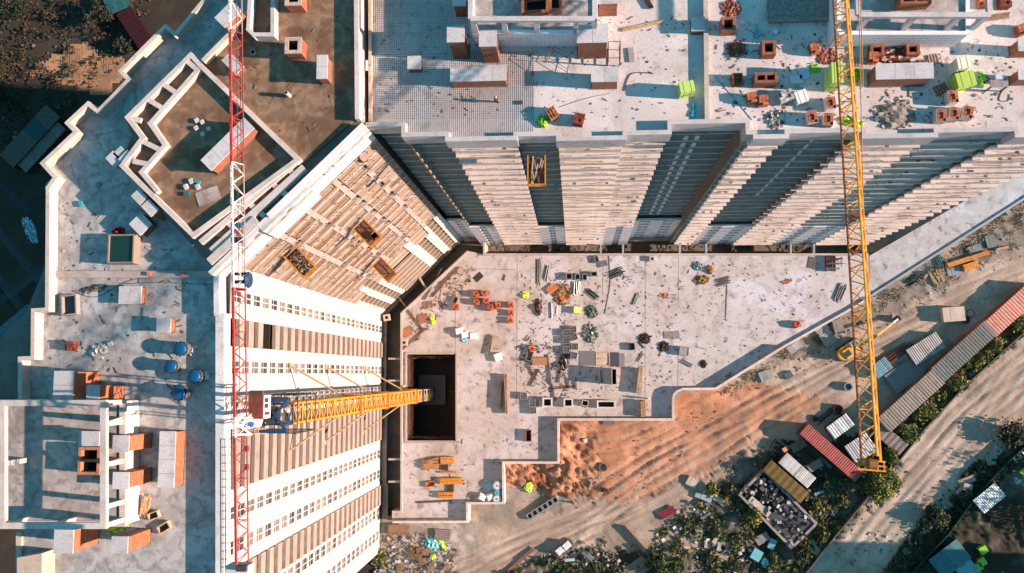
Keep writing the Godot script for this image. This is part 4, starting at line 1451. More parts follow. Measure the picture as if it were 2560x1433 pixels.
func wrapped_pack(u: float, v: float, base: float, sx: float, sy: float, sz: float, turn: float, label: String, col: Color) -> void:
	var p := px(u, v, base)
	var t := thing("insulation_pack", label, "insulation pack", p, deg_to_rad(turn))
	var m := MB.new()
	m.col = col
	m.ybox(0, 0, 0, sx, sy, sz)
	m.col = vary(col, 0.1)
	part("wrapping", m, M.foil, t)
	m = MB.new()
	m.col = L(70, 110, 30)
	for q in [-0.25, 0.25]:
		m.box(Vector3(q * sx, sy * 0.5, 0), Vector3(0.04, sy + 0.02, sz + 0.02))
	m.box(Vector3(0, sy * 0.5, 0.05), Vector3(sx + 0.02, 0.03, sz + 0.02))
	part("strap", m, M.paint, t)

func heap(called: String, label: String, cat: String, u: float, v: float, base: float, rx: float, rz: float, h: float, turn: float, cols: Array, mt: Material, n := 60) -> Node3D:
	# crumpled lump: a bumpy mound of facets with loose pieces on it
	var p := px(u, v, base)
	var m := MB.new()
	var f := FastNoiseLite.new()
	f.seed = int(u * 7 + v)
	f.frequency = 0.9
	var g := 9
	var pts := []
	for j in g + 1:
		for i in g + 1:
			var x := (float(i) / g * 2 - 1)
			var z := (float(j) / g * 2 - 1)
			var d := Vector2(x, z).length()
			var k := f.get_noise_2d(x * 2.0, z * 2.0)
			var edge := clampf(1.0 + k * 0.5 - d, 0, 1)
			pts.append(Vector3(x * rx, (0.02 if edge > 0 else -0.25) + h * sqrt(edge) * (0.75 + k * 0.9), z * rz))
	for j in g:
		for i in g:
			var q := j * (g + 1) + i
			if pts[q].y < 0 and pts[q + 1].y < 0 and pts[q + g + 1].y < 0 and pts[q + g + 2].y < 0:
				continue
			m.col = vary(cols[rng.randi() % cols.size()], 0.2)
			m.tri(pts[q], pts[q + 1], pts[q + g + 2])
			m.tri(pts[q], pts[q + g + 2], pts[q + g + 1])
	for i in n:
		var a := rf(0, TAU)
		var r := sqrt(rng.randf()) * 1.05
		m.col = vary(cols[rng.randi() % cols.size()], 0.3)
		var s := rf(0.06, 0.3)
		m.box(Vector3(cos(a) * r * rx, 0.05 + h * 0.6 * (1 - minf(1, r)), sin(a) * r * rz), Vector3(s, s * 0.4, s * rf(0.5, 2.0)), Basis.from_euler(Vector3(rf(-0.4, 0.4), rf(0, TAU), rf(-0.4, 0.4))))
	return solo(called, m, mt, label, cat, p, deg_to_rad(turn))

func boards(called: String, label: String, cat: String, u: float, v: float, base: float, ln: float, wid: float, h: float, turn: float, col: Color, n: int, messy := 0.0, mt: Material = null) -> Node3D:
	# a stack of planks, beams or pipes, each its own part
	var t := thing(called, label, cat, px(u, v, base), deg_to_rad(turn))
	var layers := maxi(1, int(round(h / 0.22)))
	var key := "board%.2f_%.2f_%.2f_%.3f" % [ln, wid / n, h / layers, col.r + col.g * 2 + col.b * 5]
	for y in layers:
		for i in n:
			if messy > 0 and rng.randf() < messy * 0.3:
				continue
			var k := rng.randi() % 3
			if not cache.has(key + str(k)):
				var m := MB.new()
				m.col = vary(col, 0.18)
				m.box(Vector3(), Vector3(ln, h / layers * 0.92, wid / n * 0.9))
				cache[key + str(k)] = m.mesh()
			var tr := Transform3D(Basis(Vector3.UP, rf(-messy, messy) * 0.25), Vector3(rf(-0.1, 0.1) - messy * rf(-0.3, 0.3), (y + 0.5) * h / layers + 0.02, (i + 0.5) / n * wid - wid / 2))
			inst("board", cache[key + str(k)], mt if mt else M.wood, t, tr)
	return t

func flat_sheet(called: String, label: String, cat: String, u: float, v: float, base: float, sx: float, sz: float, turn: float, col: Color, mt: Material, th := 0.08) -> Node3D:
	var m := MB.new()
	m.col = col
	m.ybox(0, 0.02, 0, sx, th, sz)
	m.col = vary(col, 0.2)
	m.box(Vector3(sx * 0.1, th + 0.03, 0), Vector3(sx * 0.7, 0.02, 0.08))
	return solo(called, m, mt, label, cat, px(u, v, base), deg_to_rad(turn))

func trough(called: String, label: String, cat: String, u: float, v: float, base: float, sx: float, sy: float, sz: float, turn: float, col: Color, inner: Color, mt: Material, fill := 0.15) -> Node3D:
	var t := thing(called, label, cat, px(u, v, base), deg_to_rad(turn))
	var w := minf(0.16, minf(sx, sz) * 0.14)
	var m := MB.new()
	m.col = col
	for q in [-1, 1]:
		m.ybox(q * (sx - w) / 2, 0.0, 0, w, sy, sz)
		m.ybox(0, 0.0, q * (sz - w) / 2, sx - w * 2, sy - 0.005, w)
	part("sides", m, mt, t)
	m = MB.new()
	m.col = inner
	m.ybox(0, 0.02, 0, sx - w * 2 + 0.01, sy * fill, sz - w * 2 + 0.01)
	part("bottom", m, mt, t)
	return t

func person(label: String, u: float, v: float, base: float, turn: float, jacket: Color, legs: Color, hat: Color, bend := 0.0) -> void:
	var t := thing("person", label, "person", px(u, v, base), deg_to_rad(turn))
	var m := MB.new()
	m.col = legs
	var hip := Vector3(0, 0.92, 0)
	var sh := Vector3(0, 0.92 + 0.52 * cos(bend), 0.52 * sin(bend))
	for q in [-1, 1]:
		m.tube(Vector3(q * 0.13, 0, 0.08 * q), Vector3(q * 0.12, 0.48, 0.05), 0.06, 0.075, 8)
		m.tube(Vector3(q * 0.12, 0.48, 0.05), Vector3(q * 0.09, 0.95, 0), 0.075, 0.1, 8)
		m.box(Vector3(q * 0.13, 0.04, 0.08 * q + 0.07), Vector3(0.1, 0.08, 0.27))
	m.col = jacket
	m.tube(hip + Vector3(0, -0.08, 0), hip.lerp(sh, 0.5), 0.18, 0.19, 10)
	m.tube(hip.lerp(sh, 0.5), sh, 0.19, 0.2, 10)
	m.tube(sh, sh + Vector3(0, 0.06, 0.02), 0.2, 0.09, 10)
	for q in [-1, 1]:
		m.tube(sh + Vector3(q * 0.2, -0.02, 0), sh + Vector3(q * 0.27, -0.3, 0.06), 0.065, 0.052, 8)
		m.tube(sh + Vector3(q * 0.27, -0.3, 0.06), sh + Vector3(q * 0.2, -0.48, 0.24), 0.052, 0.04, 8)
		m.tube(sh, sh + Vector3(q * 0.22, -0.02, 0), 0.11, 0.07, 8)
	m.col = L(190, 140, 112)
	for q in [-1, 1]:
		m.box(sh + Vector3(q * 0.195, -0.5, 0.28), Vector3(0.06, 0.05, 0.1))
	m.tube(sh + Vector3(0, 0.04, 0.01), sh + Vector3(0, 0.14, 0.03), 0.055, 0.055, 8)
	m.tube(sh + Vector3(0, 0.11, 0.03), sh + Vector3(0, 0.22, 0.04), 0.075, 0.1, 10)
	part("body", m, M.cloth, t)
	m = MB.new()
	m.col = hat
	m.tube(sh + Vector3(0, 0.22, 0.05), sh + Vector3(0, 0.235, 0.05), 0.15, 0.14, 12)
	m.tube(sh + Vector3(0, 0.235, 0.04), sh + Vector3(0, 0.3, 0.04), 0.118, 0.1, 12)
	m.tube(sh + Vector3(0, 0.3, 0.04), sh + Vector3(0, 0.34, 0.04), 0.1, 0.04, 12)
	part("helmet", m, M.paint, t)

func build_roof_things() -> void:
	c_brick = L(164, 104, 80)
	var nt: Node3D = get_node("concrete_tower")
	var mt: Node3D = get_node("concrete_tower_001")
	var wt: Node3D = get_node("concrete_tower_002")
	var b2 := L(176, 108, 78)
	# ---- north roof: chimneys
	for c in [[1116.7, 65, 1161.3, 104.5, 5.1, "cap"], [1197, 77, 1242, 115.5, 5.2, "cap"], [1441.6, 60, 1521.3, 105.5, 4.9, "cap"], [1125, 165, 1266, 201, 2.3, "cap"], [1477, 167.5, 1547, 203.6, 2.7, "cap"], [1728, 42, 1763, 77, 1.2, "cap"], [1018, 140, 1052, 172, 1.3, "cap"], [2188.6, 159, 2336, 195.5, 2.8, "cap"],
			[1804, 42, 1840, 76, 1.5, "open"], [1905, 101, 1941, 136, 1.4, "open"], [1887, 181, 1945, 206, 1.8, "twin"], [2176, 111, 2212, 138, 0.9, "open"], [2266, 109, 2301, 136, 0.9, "open"], [2545, 96, 2592, 126, 2.2, "cap"], [2545, 172, 2592, 198, 2.2, "cap"], [1130, -15, 1165, 14, 3.0, "cap"], [1495, -30, 1547, 8, 3.5, "cap"]]:
		chimney(nt, c[0], c[1], c[2], c[3], c[4], RN, c_brick, c[5])
	# ---- north penthouse: insulated low wall, posts, ring beam, shafts inside
	var wc := L(214, 206, 202)
	north_penthouse(nt, [1181, 79, 1490], 3.8, [1176, 46, 1487], 7.3, [1181, 1258, 1340, 1440, 1487], wc)
	north_penthouse(nt, [2098, 82, 2420], 3.6, [2148, 36, 2477], 7.0, [2175, 2292, 2404, 2470], wc)
	var sp := MB.new()
	sp.col = wc
	sp.wall(pq(2090, 104, RN + 0.9), pq(2404, 98, RN + 0.9), 0.5, RN, RN + 0.95)
	sp.wall(pq(2402, 98, RN + 0.9), pq(2402, 72, RN + 0.9), 0.4, RN, RN + 0.945)
	part("low_wall", sp, M.concrete, nt)
	chimney(nt, 1303, -40, 1372, 30, 0.9, RN + 3.8, b2, "twin")
	chimney(nt, 1372, -40, 1405, 26, 0.8, RN + 3.8, b2, "open")
	chimney(nt, 2250, -40, 2330, 8, 1.6, RN + 3.6, b2, "twin")
	# ---- middle roof
	for c in [[714, 95, 752, 133, 2.0, "rim"], [714, -22, 753, 13, 2.0, "rim"], [792, 137, 818, 197, 2.2, "cap"]]:
		chimney(mt, c[0], c[1], c[2], c[3], c[4], RM, b2, c[5])
	chimney_at(mt, px(596, 62, RM), 2.7, 1.6, 3.0, deg_to_rad(45), b2)
	chimney_at(mt, px(592, 168, RM), 2.4, 1.3, 1.2, deg_to_rad(-45), b2)
	chimney_at(mt, px(586, 372, RM), 6.6, 1.7, 2.0, deg_to_rad(45), b2)
	chimney_at(mt, px(352, 413, RW), 1.5, 1.3, 3.2, deg_to_rad(45), b2)
	for q in [[322, 392, 1.5], [304, 404, 1.6], [366, 495, 1.5], [392, 522, 1.7]]:
		chimney_at(mt, px(q[0] + 14, q[1] + 10, RW), q[2], 1.2, 3.0, deg_to_rad(-45), b2)
	var vp := MB.new()
	vp.col = L(210, 206, 200)
	var vpp := px(724, 240, RM)
	vp.tube(vpp, vpp + Vector3(0, 1.2, 0), 0.22, 0.22, 12)
	vp.col = L(20, 20, 20)
	vp.tube(vpp + Vector3(0, 1.2, 0), vpp + Vector3(0, 1.22, 0), 0.16, 0.16, 12)
	part("vent_pipe", vp, M.paint, mt)
	# ---- west roof
	for c in [[135, 927, 181, 1000, 5.4, "cap"], [216, 962, 247, 1002, 5.4, "cap"], [282, 1088, 321, 1132, 5.2, "cap"], [282, 1180, 321, 1224, 5.2, "cap"], [399, 1078, 434, 1220, 2.6, "cap"], [135.5, 1324, 181, 1385, 5.2, "cap"], [279, 1341, 318, 1385, 5.2, "cap"], [297, 716, 352, 760, 1.1, "cap"], [391, 795, 426, 832, 1.3, "cap"]]:
		chimney(wt, c[0], c[1], c[2], c[3], c[4], RW, L(196, 118, 80), c[5])
	chimney(wt, 196, 1078, 247, 1116, 2.0, RW + 3.4, L(196, 118, 80), "cap")
	chimney(wt, 196, 1118, 247, 1188, 1.7, RW + 3.4, L(196, 130, 96), "twin")
	chimney_at(wt, px(368, 566, RW), 1.9, 1.9, 1.6, deg_to_rad(45), L(150, 96, 72))
	var lb := MB.new()
	lb.col = L(212, 188, 166)
	lb.prism(wpoly([42, 1395, 104, 1384, 104, 1460, 42, 1460], RW + 2.4), RW - 0.1, RW + 2.4)
	part("roof_hut", lb, M.concrete, wt)
	# water tank
	var tk := thing("water_tank", "square open concrete tank of dark green water on the west roof", "water tank", px(303, 622, RW))
	var a := px(272, 588, RW + 1.5); var b := px(331, 656, RW + 1.5)
	var m := MB.new()
	m.col = L(150, 134, 116)
	var cx := (a.x + b.x) / 2; var cz := (a.z + b.z) / 2
	for q in [-1, 1]:
		m.ybox(cx + q * (b.x - a.x) / 2, RW, cz, 0.16, 1.5, b.z - a.z + 0.16)
		m.ybox(cx, RW, cz + q * (b.z - a.z) / 2, b.x - a.x - 0.16, 1.49, 0.16)
	part("tank_wall", m, M.concrete, tk, tk.position)
	m = MB.new()
	m.col = L(26, 52, 42)
	m.ybox(cx, RW + 0.2, cz, b.x - a.x - 0.15, 1.12, b.z - a.z - 0.15)
	part("water", m, M.water, tk, tk.position)
	heap("tarpaulin", "crumpled red tarpaulin at the top edge of the water tank", "tarpaulin", 297, 579, RW, 0.7, 0.5, 0.7, 0, [L(176, 30, 36), L(130, 20, 28)], M.foil, 4)
	# blue domed roof vents
	var names := ["topmost blue domed roof vent of the four on the west roof", "small blue domed roof vent left of the other three", "blue domed roof vent furthest right, beside a white bag", "lowest and largest blue domed roof vent of the four"]
	var vents := [[455, 873, 0.80], [432, 917, 0.74], [490.5, 941, 0.76], [450.5, 982, 0.86]]
	for i in 4:
		var r: float = vents[i][2]
		var vt := thing("roof_vent", names[i], "roof vent", px(vents[i][0] + 10, vents[i][1], RW), 0, "blue domed roof vents")
		m = MB.new()
		m.col = L(150, 146, 140)
		m.tube(Vector3(), Vector3(0, 1.35, 0), r * 0.9, r * 0.9, 20)
		part("barrel", m, M.metal, vt)
		m = MB.new()
		m.col = L(30, 34, 40)
		m.tube(Vector3(0, 1.35, 0), Vector3(0, 1.5, 0), r, r, 12)
		for k in 12:
			m.box(Vector3(cos(k * TAU / 12), 0, sin(k * TAU / 12)) * r + Vector3(0, 1.47, 0), Vector3(0.12, 0.12, 0.12))
		part("collar", m, M.metal, vt)
		m = MB.new()
		m.col = L(16, 72, 108)
		var pr := r * 0.95
		for k in range(1, 6):
			var r2 := r * 0.95 * cos(k * PI / 10)
			m.tube(Vector3(0, 1.5 + 0.3 * sin((k - 1) * PI / 10), 0), Vector3(0, 1.5 + 0.3 * sin(k * PI / 10), 0), pr, maxf(r2, 0.01), 20, false)
			pr = r2
		part("dome", m, M.foil, vt)
	heap("sack", "white sack leaning beside the rightmost blue roof vent", "sack", 517, 939, RW, 0.4, 0.5, 0.6, 0, [L(214, 206, 198)], M.cloth, 3)
	heap("sack", "grey white sack beside the topmost blue roof vent", "sack", 481, 877, RW, 0.5, 0.8, 0.4, 0, [L(170, 170, 166)], M.cloth, 3)
	heap("block_pile", "heap of loose white blocks on the west roof", "rubble", 247, 880, RW, 1.1, 0.9, 0.5, 10, [L(228, 218, 206), L(200, 184, 168)], M.concrete, 40)
	flat_sheet("white_block", "small white block right of the white block heap", "block", 278, 860, RW, 0.5, 0.4, 20, L(226, 220, 212), M.concrete, 0.35)
	trough("mixing_trough", "long open grey box lying on the west roof beside the parapet", "trough", 181, 764, RW, 1.8, 0.8, 2.3, 5, L(150, 146, 140), L(92, 92, 90), M.concrete)
	trough("mixing_trough", "upper of two small open troughs beside the wood pile", "trough", 388, 1288, RW, 1.2, 0.55, 0.8, 20, L(206, 190, 160), L(66, 56, 44), M.wood)
	trough("mixing_trough", "lower of two small open troughs beside the wood pile", "trough", 414, 1318, RW, 1.4, 0.55, 0.9, 30, L(206, 190, 160), L(66, 56, 44), M.wood)
	boards("plank_stack", "stack of bare planks and frames beside the penthouse on the west roof", "planks", 366, 1264, RW, 1.9, 0.9, 0.4, 80, L(206, 170, 128), 5, 0.9)
	heap("netting", "bright yellow green plastic netting bundled beside the west penthouse", "netting", 292, 1318, RW, 1.3, 0.7, 0.7, 15, [L(190, 196, 40), L(120, 150, 30), L(206, 200, 60)], M.foil, 30)
	heap("scrap_pile", "tangle of pale scrap and bars behind the stepped cap block", "scrap", 235, 722, RW, 1.6, 0.35, 0.3, 12, [L(190, 190, 186), L(110, 110, 108), L(70, 64, 60)], M.metal, 60)
	boards("plank_stack", "thin plank lying across the middle of the west roof", "plank", 258, 797, RW, 1.1, 0.2, 0.1, -55, L(150, 140, 130), 1)
	boards("plank_stack", "thin plank standing under the stepped cap block", "plank", 357, 785, RW, 1.4, 0.12, 0.1, 85, L(140, 120, 100), 1)
	flat_sheet("orange_cone", "small orange cone on the roof kerb", "cone", 459, 686, RW + 0.4, 0.35, 0.35, 20, L(220, 90, 60), M.foil, 0.3)
	flat_sheet("orange_bucket", "small orange bucket on the roof kerb left of the cone", "bucket", 374, 685, RW + 0.4, 0.4, 0.4, 0, L(214, 100, 50), M.foil, 0.3)
	flat_sheet("teal_bin", "small teal box on the shaded west roof", "box", 205, 511, RW, 0.4, 0.6, 20, L(60, 150, 160), M.foil, 0.35)
	flat_sheet("roof_outlet", "pale square roof outlet on the shaded upper west roof", "roof outlet", 248, 462, RW, 0.5, 0.5, 20, L(120, 150, 150), M.concrete, 0.3)
	# ---- middle roof: loose blocks
	var bl := [[494, 303, "round pale block of the group inside the ring walls"], [508, 307, "uppermost square block of the group inside the ring walls"], [493, 322, "left square block of the group inside the ring walls"], [524, 324, "right square block of the group inside the ring walls"], [509, 337, "lowest square block of the group inside the ring walls"]]
	for q in bl:
		flat_sheet("white_block", q[2], "block", q[0], q[1], RM, 0.42, 0.45, 30, L(216, 212, 206), M.concrete, 0.35)
	for q in [[467, 468, "white block furthest left in the lower group on the middle roof"], [496, 468, "white block right of the teal pieces on the middle roof"], [480, 454, "grey block topmost in the lower group on the middle roof"]]:
		flat_sheet("white_block", q[2], "block", q[0], q[1], RM, 0.42, 0.5, 25, L(216, 212, 206), M.concrete, 0.35)
	flat_sheet("teal_crate", "teal crate at the upper end of the lower block group", "crate", 495, 455, RM, 0.7, 0.35, -20, L(50, 140, 140), M.foil, 0.3)
	flat_sheet("teal_crate", "dark teal crate below the lower block group", "crate", 468, 486, RM, 0.6, 0.4, 0, L(30, 100, 104), M.foil, 0.3)
	trough("drain_box", "small square drain box on the brown middle roof", "drain", 634, 132, RM, 0.55, 0.3, 0.6, 30, L(180, 190, 180), L(20, 20, 18), M.metal)
	flat_sheet("pale_mat", "pale grey mesh mat in the bottom corner of the middle roof", "mat", 520, 490, RM, 2.6, 1.6, 20, L(186, 172, 162), M.screed, 0.05)
	flat_sheet("insulation_board", "pale blue board leaning on the wall slot between the roofs", "panel", 922, 164, RN + 0.6, 0.7, 1.2, 0, L(190, 210, 216), M.foil, 0.06)
	# ---- north roof: stacks
	var or_ := L(198, 116, 78)
	var dk := L(140, 70, 50)
	var g := "brick stacks on the north roof"
	var protos := [brick_stack_proto("brick_stack", "", 1.0, 0.9, 1.1, or_, g), brick_stack_proto("brick_stack", "", 0.95, 1.05, 1.25, or_, g, true), brick_stack_proto("brick_stack", "", 1.15, 0.9, 1.25, dk, g)]
	scatter_stacks(protos, [
		[1840, 204, 0, 2, "dark red brick stack left of the twin brick shaft"],
		[1876, 250, 8, 0, "orange brick stack under the twin brick shaft"],
		[1905, 257, 5, 0, "half used orange brick stack touching the one under the twin shaft"],
		[2070, 265, 5, 1, "wrapped brick stack left of the yellow jib, topmost of three"],
		[2024, 300, 6, 1, "wrapped brick stack left of the yellow jib, leftmost of three"],
		[2064, 305, -4, 1, "wrapped brick stack left of the yellow jib, lowest of three"],
		[2033, 127, 15, 0, "lone orange brick stack in the shade left of the yellow jib"],
		[2372, 250, 5, 1, "wrapped brick stack under the tilted pallet"],
		[2343, 296, -4, 1, "wrapped brick stack, left end of the row of three near the parapet"],
		[2376, 291, -10, 1, "wrapped brick stack, middle of the row of three near the parapet"],
		[2409, 288, -12, 1, "wrapped brick stack, right end of the row of three near the parapet"],
		[2548, 80, 20, 0, "orange brick stack at the right edge of the picture"],
		[2178, 150, 0, 0, "orange brick stack under the left open shaft beside the long chimney"],
		[2505, 12, 0, 2, "tall brick stack right of the second penthouse"],
		[2452, 8, 0, 0, "orange bricks inside the second penthouse ring"],
		[1447, 303, -15, 2, "orange brick stack with a cloth on top near the parapet"]], RN)
	scatter_stacks([brick_stack_proto("brick_stack", "", 1.15, 0.8, 1.05, dk, "brick stacks on the west roof")], [[184, 866, 0, 0, "rusty brick stack alone on the west roof"]], RW)
	scatter_stacks([brick_stack_proto("block_stack", "", 1.5, 1.0, 1.15, L(214, 206, 196), "white block stacks")], [[1960, 247, 20, 0, "stack of white hollow blocks near the twin shaft"]], RN)
	wrapped_pack(1998, 248, RN, 1.25, 1.1, 1.3, 18, "white wrapped pallet beside the white hollow blocks", L(226, 220, 216))
	wrapped_pack(1712, 232, RN, 1.55, 2.1, 1.2, 10, "lone yellow green insulation pack left of the dividing kerb", L(184, 206, 104))
	wrapped_pack(2074, 205, RN, 1.2, 3.0, 2.2, 0, "tall yellow green insulation pack behind the yellow jib", L(172, 200, 92))
	wrapped_pack(2396, 212, RN, 1.9, 1.9, 1.6, 12, "yellow green insulation pack right of the long chimney", L(172, 196, 84))
	wrapped_pack(2386, 176, RN, 1.3, 2.4, 1.2, 8, "pale topped insulation pack above the yellow green one", L(226, 224, 190))
	heap("netting", "green plastic bag slumped beside the wooden pallet stack", "bag", 1356, 304, RN, 0.6, 0.75, 0.7, 0, [L(150, 200, 40), L(90, 150, 30), L(190, 220, 80)], M.foil, 10)
	var ps := thing("pallet_stack", "tilted stack of empty wooden pallets beside a green bag", "pallet", px(1381, 288, RN), deg_to_rad(30))
	for k in 7:
		m = MB.new()
		m.col = vary(L(196, 132, 88), 0.12)
		for q in 4:
			m.box(Vector3(-0.45 + q * 0.3, k * 0.15 + 0.12, 0), Vector3(0.13, 0.03, 1.3))
		for q in 3:
			m.box(Vector3(0, k * 0.15 + 0.05, -0.55 + q * 0.55), Vector3(1.05, 0.09, 0.1))
		part("pallet", m, M.wood, ps)
	for q in [[2337, 149, 10, L(206, 180, 156), "pale pallet lying right of the brick rubble"], [2352, 224, 25, L(150, 104, 74), "tilted brown pallet above a wrapped brick stack"], [2140, 156, 0, L(206, 190, 176), "pale pallets beside the left open shaft"]]:
		m = MB.new()
		m.col = q[3]
		for k in 5:
			m.box(Vector3(-0.6 + k * 0.3, 0.14, 0), Vector3(0.12, 0.04, 1.1))
		for k in 3:
			m.box(Vector3(0, 0.06, -0.45 + k * 0.45), Vector3(1.4, 0.1, 0.1))
		solo("pallet", m, M.wood, q[4], "pallet", px(q[0], q[1], RN), deg_to_rad(q[2]), "empty pallets on the north roof")
	heap("brick_rubble", "loose broken bricks between the two open shafts", "rubble", 2238, 140, RN, 1.9, 1.0, 0.6, 0, [L(170, 84, 52), L(120, 60, 40), L(206, 190, 176)], M.brick, 120)
	heap("cement_heap", "grey heap of gravel under a torn cloth near the parapet", "gravel heap", 2238, 288, RN, 2.2, 1.6, 0.5, 10, [L(150, 140, 130), L(190, 180, 172)], M.soil, 80)
	heap("torn_sack", "torn pale sack spilling grey bits near the deep recess", "sack", 1940, 300, RN, 0.9, 0.9, 0.3, 0, [L(190, 180, 172), L(90, 84, 80)], M.cloth, 90)
	heap("netting", "green plastic sheet under the yellow jib near the parapet", "plastic sheet", 2128, 305, RN, 1.5, 0.5, 0.5, -15, [L(190, 220, 60), L(110, 160, 30)], M.foil, 12)
	heap("netting", "round green bag behind the yellow jib left of the long chimney", "bag", 2134, 190, RN, 0.65, 0.8, 1.0, 0, [L(120, 180, 40), L(90, 150, 40)], M.foil, 6)
	heap("netting", "flattened green plastic beside the tall insulation pack", "plastic sheet", 2037, 172, RN, 0.7, 0.5, 0.2, 0, [L(110, 170, 40)], M.foil, 4)
	heap("netting", "green plastic hanging on the grey trestle", "plastic sheet", 2452, 200, RN, 0.3, 0.9, 0.8, 0, [L(110, 180, 40), L(150, 210, 70)], M.foil, 6)
	for q in [[1828, 22, "dark red brick dust patch at the top of the right roof"], [1842, 122, "red brick dust patch left of the single open shaft"], [2068, 142, "red brick dust patch beside the lone brick stack"]]:
		heap("brick_dust", q[2], "rubble", q[0], q[1], RN, 1.1, 0.9, 0.06, 0, [L(150, 70, 48), L(176, 120, 100)], M.brick, 90)
	boards("formwork_deck", "grey deck of formwork boards at the top of the right roof", "boards", 1996, 27, RN + 0.1, 6.6, 2.7, 0.5, 0, L(150, 150, 148), 12)
	boards("plank_stack", "long planks lying diagonally at the top of the north roof", "planks", 1610, 64, RN, 4.6, 0.35, 0.2, 14, L(206, 176, 140), 2, 0.3)
	boards("scaffold_platform", "wooden scaffold platform beside the second penthouse", "scaffold", 2481, 44, RN + 1.4, 3.4, 0.7, 0.15, 6, L(176, 140, 110), 3)
	boards("dark_timber", "dark timber beams leaning at the top of the north roof", "timber", 1622, 10, RN, 1.4, 0.5, 0.3, -60, L(74, 48, 34), 3, 0.3)
	for q in [[1990, 200, 1.3, 0.9, 5, L(190, 196, 204), "flat grey insulation sheets near the tall green pack"], [2010, 185, 1.1, 1.2, 8, L(160, 186, 200), "blue grey insulation sheets stacked beside the flat grey ones"], [1858, 57, 0.4, 0.4, 40, L(190, 200, 206), "small white square piece right of the topmost open shaft"], [1891, 83, 0.35, 1.1, -10, L(30, 160, 170), "narrow teal strip above the single open shaft"], [1938, 80, 0.45, 0.5, 10, L(210, 206, 214), "white bucket under the grey formwork deck"], [1734, 265, 0.35, 0.5, 20, L(30, 150, 160), "upper teal scrap in the shade of the dividing kerb"], [1733, 285, 0.4, 0.7, -20, L(30, 150, 160), "lower teal scrap in the shade of the dividing kerb"], [1578, 138, 0.6, 1.6, 5, L(150, 140, 140), "narrow grey cover plate on the open north roof"], [1299, 257, 0.6, 0.4, 5, L(74, 66, 60), "small dark bag right of the worker on the mesh"]]:
		flat_sheet("sheet_piece", q[6], "sheet", q[0], q[1], RN, q[2], q[3], q[4], q[5], M.foil, 0.18)
	trestle()
	scaffold_frame()
	person("worker in dark clothes standing alone on the mesh of the north roof", 1243, 256, RN, 200, L(92, 66, 60), L(44, 44, 52), L(206, 190, 170))

func north_penthouse(nt: Node3D, low: Array, h1: float, top: Array, h2: float, cols: Array, wc: Color) -> void:
	var m := MB.new()
	m.col = L(226, 224, 226)
	var f := pq(low[0], low[1], RN + h1)
	var g := pq(low[2], low[1], RN + h1)
	m.wall(f, g, 0.4, RN, RN + h1)
	m.wall(f, pq(low[0], -60, RN + h1), 0.4, RN, RN + h1 - 0.01)
	m.wall(g, pq(low[2], -60, RN + h1), 0.4, RN, RN + h1 - 0.01)
	part("penthouse_wall", m, M.white, nt)
	m = MB.new()
	m.col = L(196, 186, 180)
	m.prism(PackedVector2Array([f, g, pq(low[2], -60, RN + h1), pq(low[0], -60, RN + h1)]), RN + h1 - 0.5, RN + h1 - 0.25)
	part("penthouse_slab", m, M.screed, nt)
	# dimples of the insulation fixings
	m = MB.new()
	m.col = L(96, 96, 104)
	var fr := frame(f, g)
	var w := f.distance_to(g)
	for i in int(w / 0.5):
		for y in [0.5, 1.2, 1.9, 2.6, 3.2]:
			m.box(fr * Vector3((i + 0.5) * 0.5 + rf(-0.1, 0.1), RN + y, 0.205), Vector3(0.09, 0.09, 0.03))
	var d := part("fixing", m, M.paint, nt)
	d.set_meta("kind", "stuff")
	var a := pq(top[0], top[1], RN + h2)
	var b := pq(top[2], top[1], RN + h2)
	for l in [[a, b], [a, Vector2(a.x, pq(top[0], -60, RN + h2).y)], [b, Vector2(b.x, pq(top[2], -60, RN + h2).y)]]:
		m = MB.new()
		m.col = wc
		m.wall(l[0], l[1], 0.5, RN + h2 - 0.5, RN + h2 + 0.004 * (1 if l[1] == b else 0))
		part("ring_beam", m, M.concrete, nt)
	for u in cols:
		m = MB.new()
		m.col = wc
		var p := pq(u, top[1], RN + h2)
		m.ybox(p.x, RN + h1 - 0.25, p.y, 0.55, h2 - h1 - 0.25, 0.4)
		part("post", m, M.concrete, nt)

func trestle() -> void:
	var t := thing("trestle", "grey steel trestle with a square plate right of the insulation packs", "trestle", px(2478, 215, RN))
	var m := MB.new()
	m.col = L(176, 162, 152)
	m.ybox(0.1, 1.5, 0.2, 1.8, 0.12, 0.9)
	part("plate", m, M.metal, t)
	m = MB.new()
	m.col = L(206, 204, 206)
	m.ybox(0, 1.62, -0.5, 0.7, 0.3, 0.8)
	part("box", m, M.paint, t)
	for q in [[-0.7, -0.3], [0.9, -0.3], [-0.7, 0.6], [0.9, 0.6]]:
		m = MB.new()
		m.col = L(60, 60, 62)
		m.ybox(q[0], 0, q[1], 0.14, 1.5, 0.14)
		part("leg", m, M.metal, t)

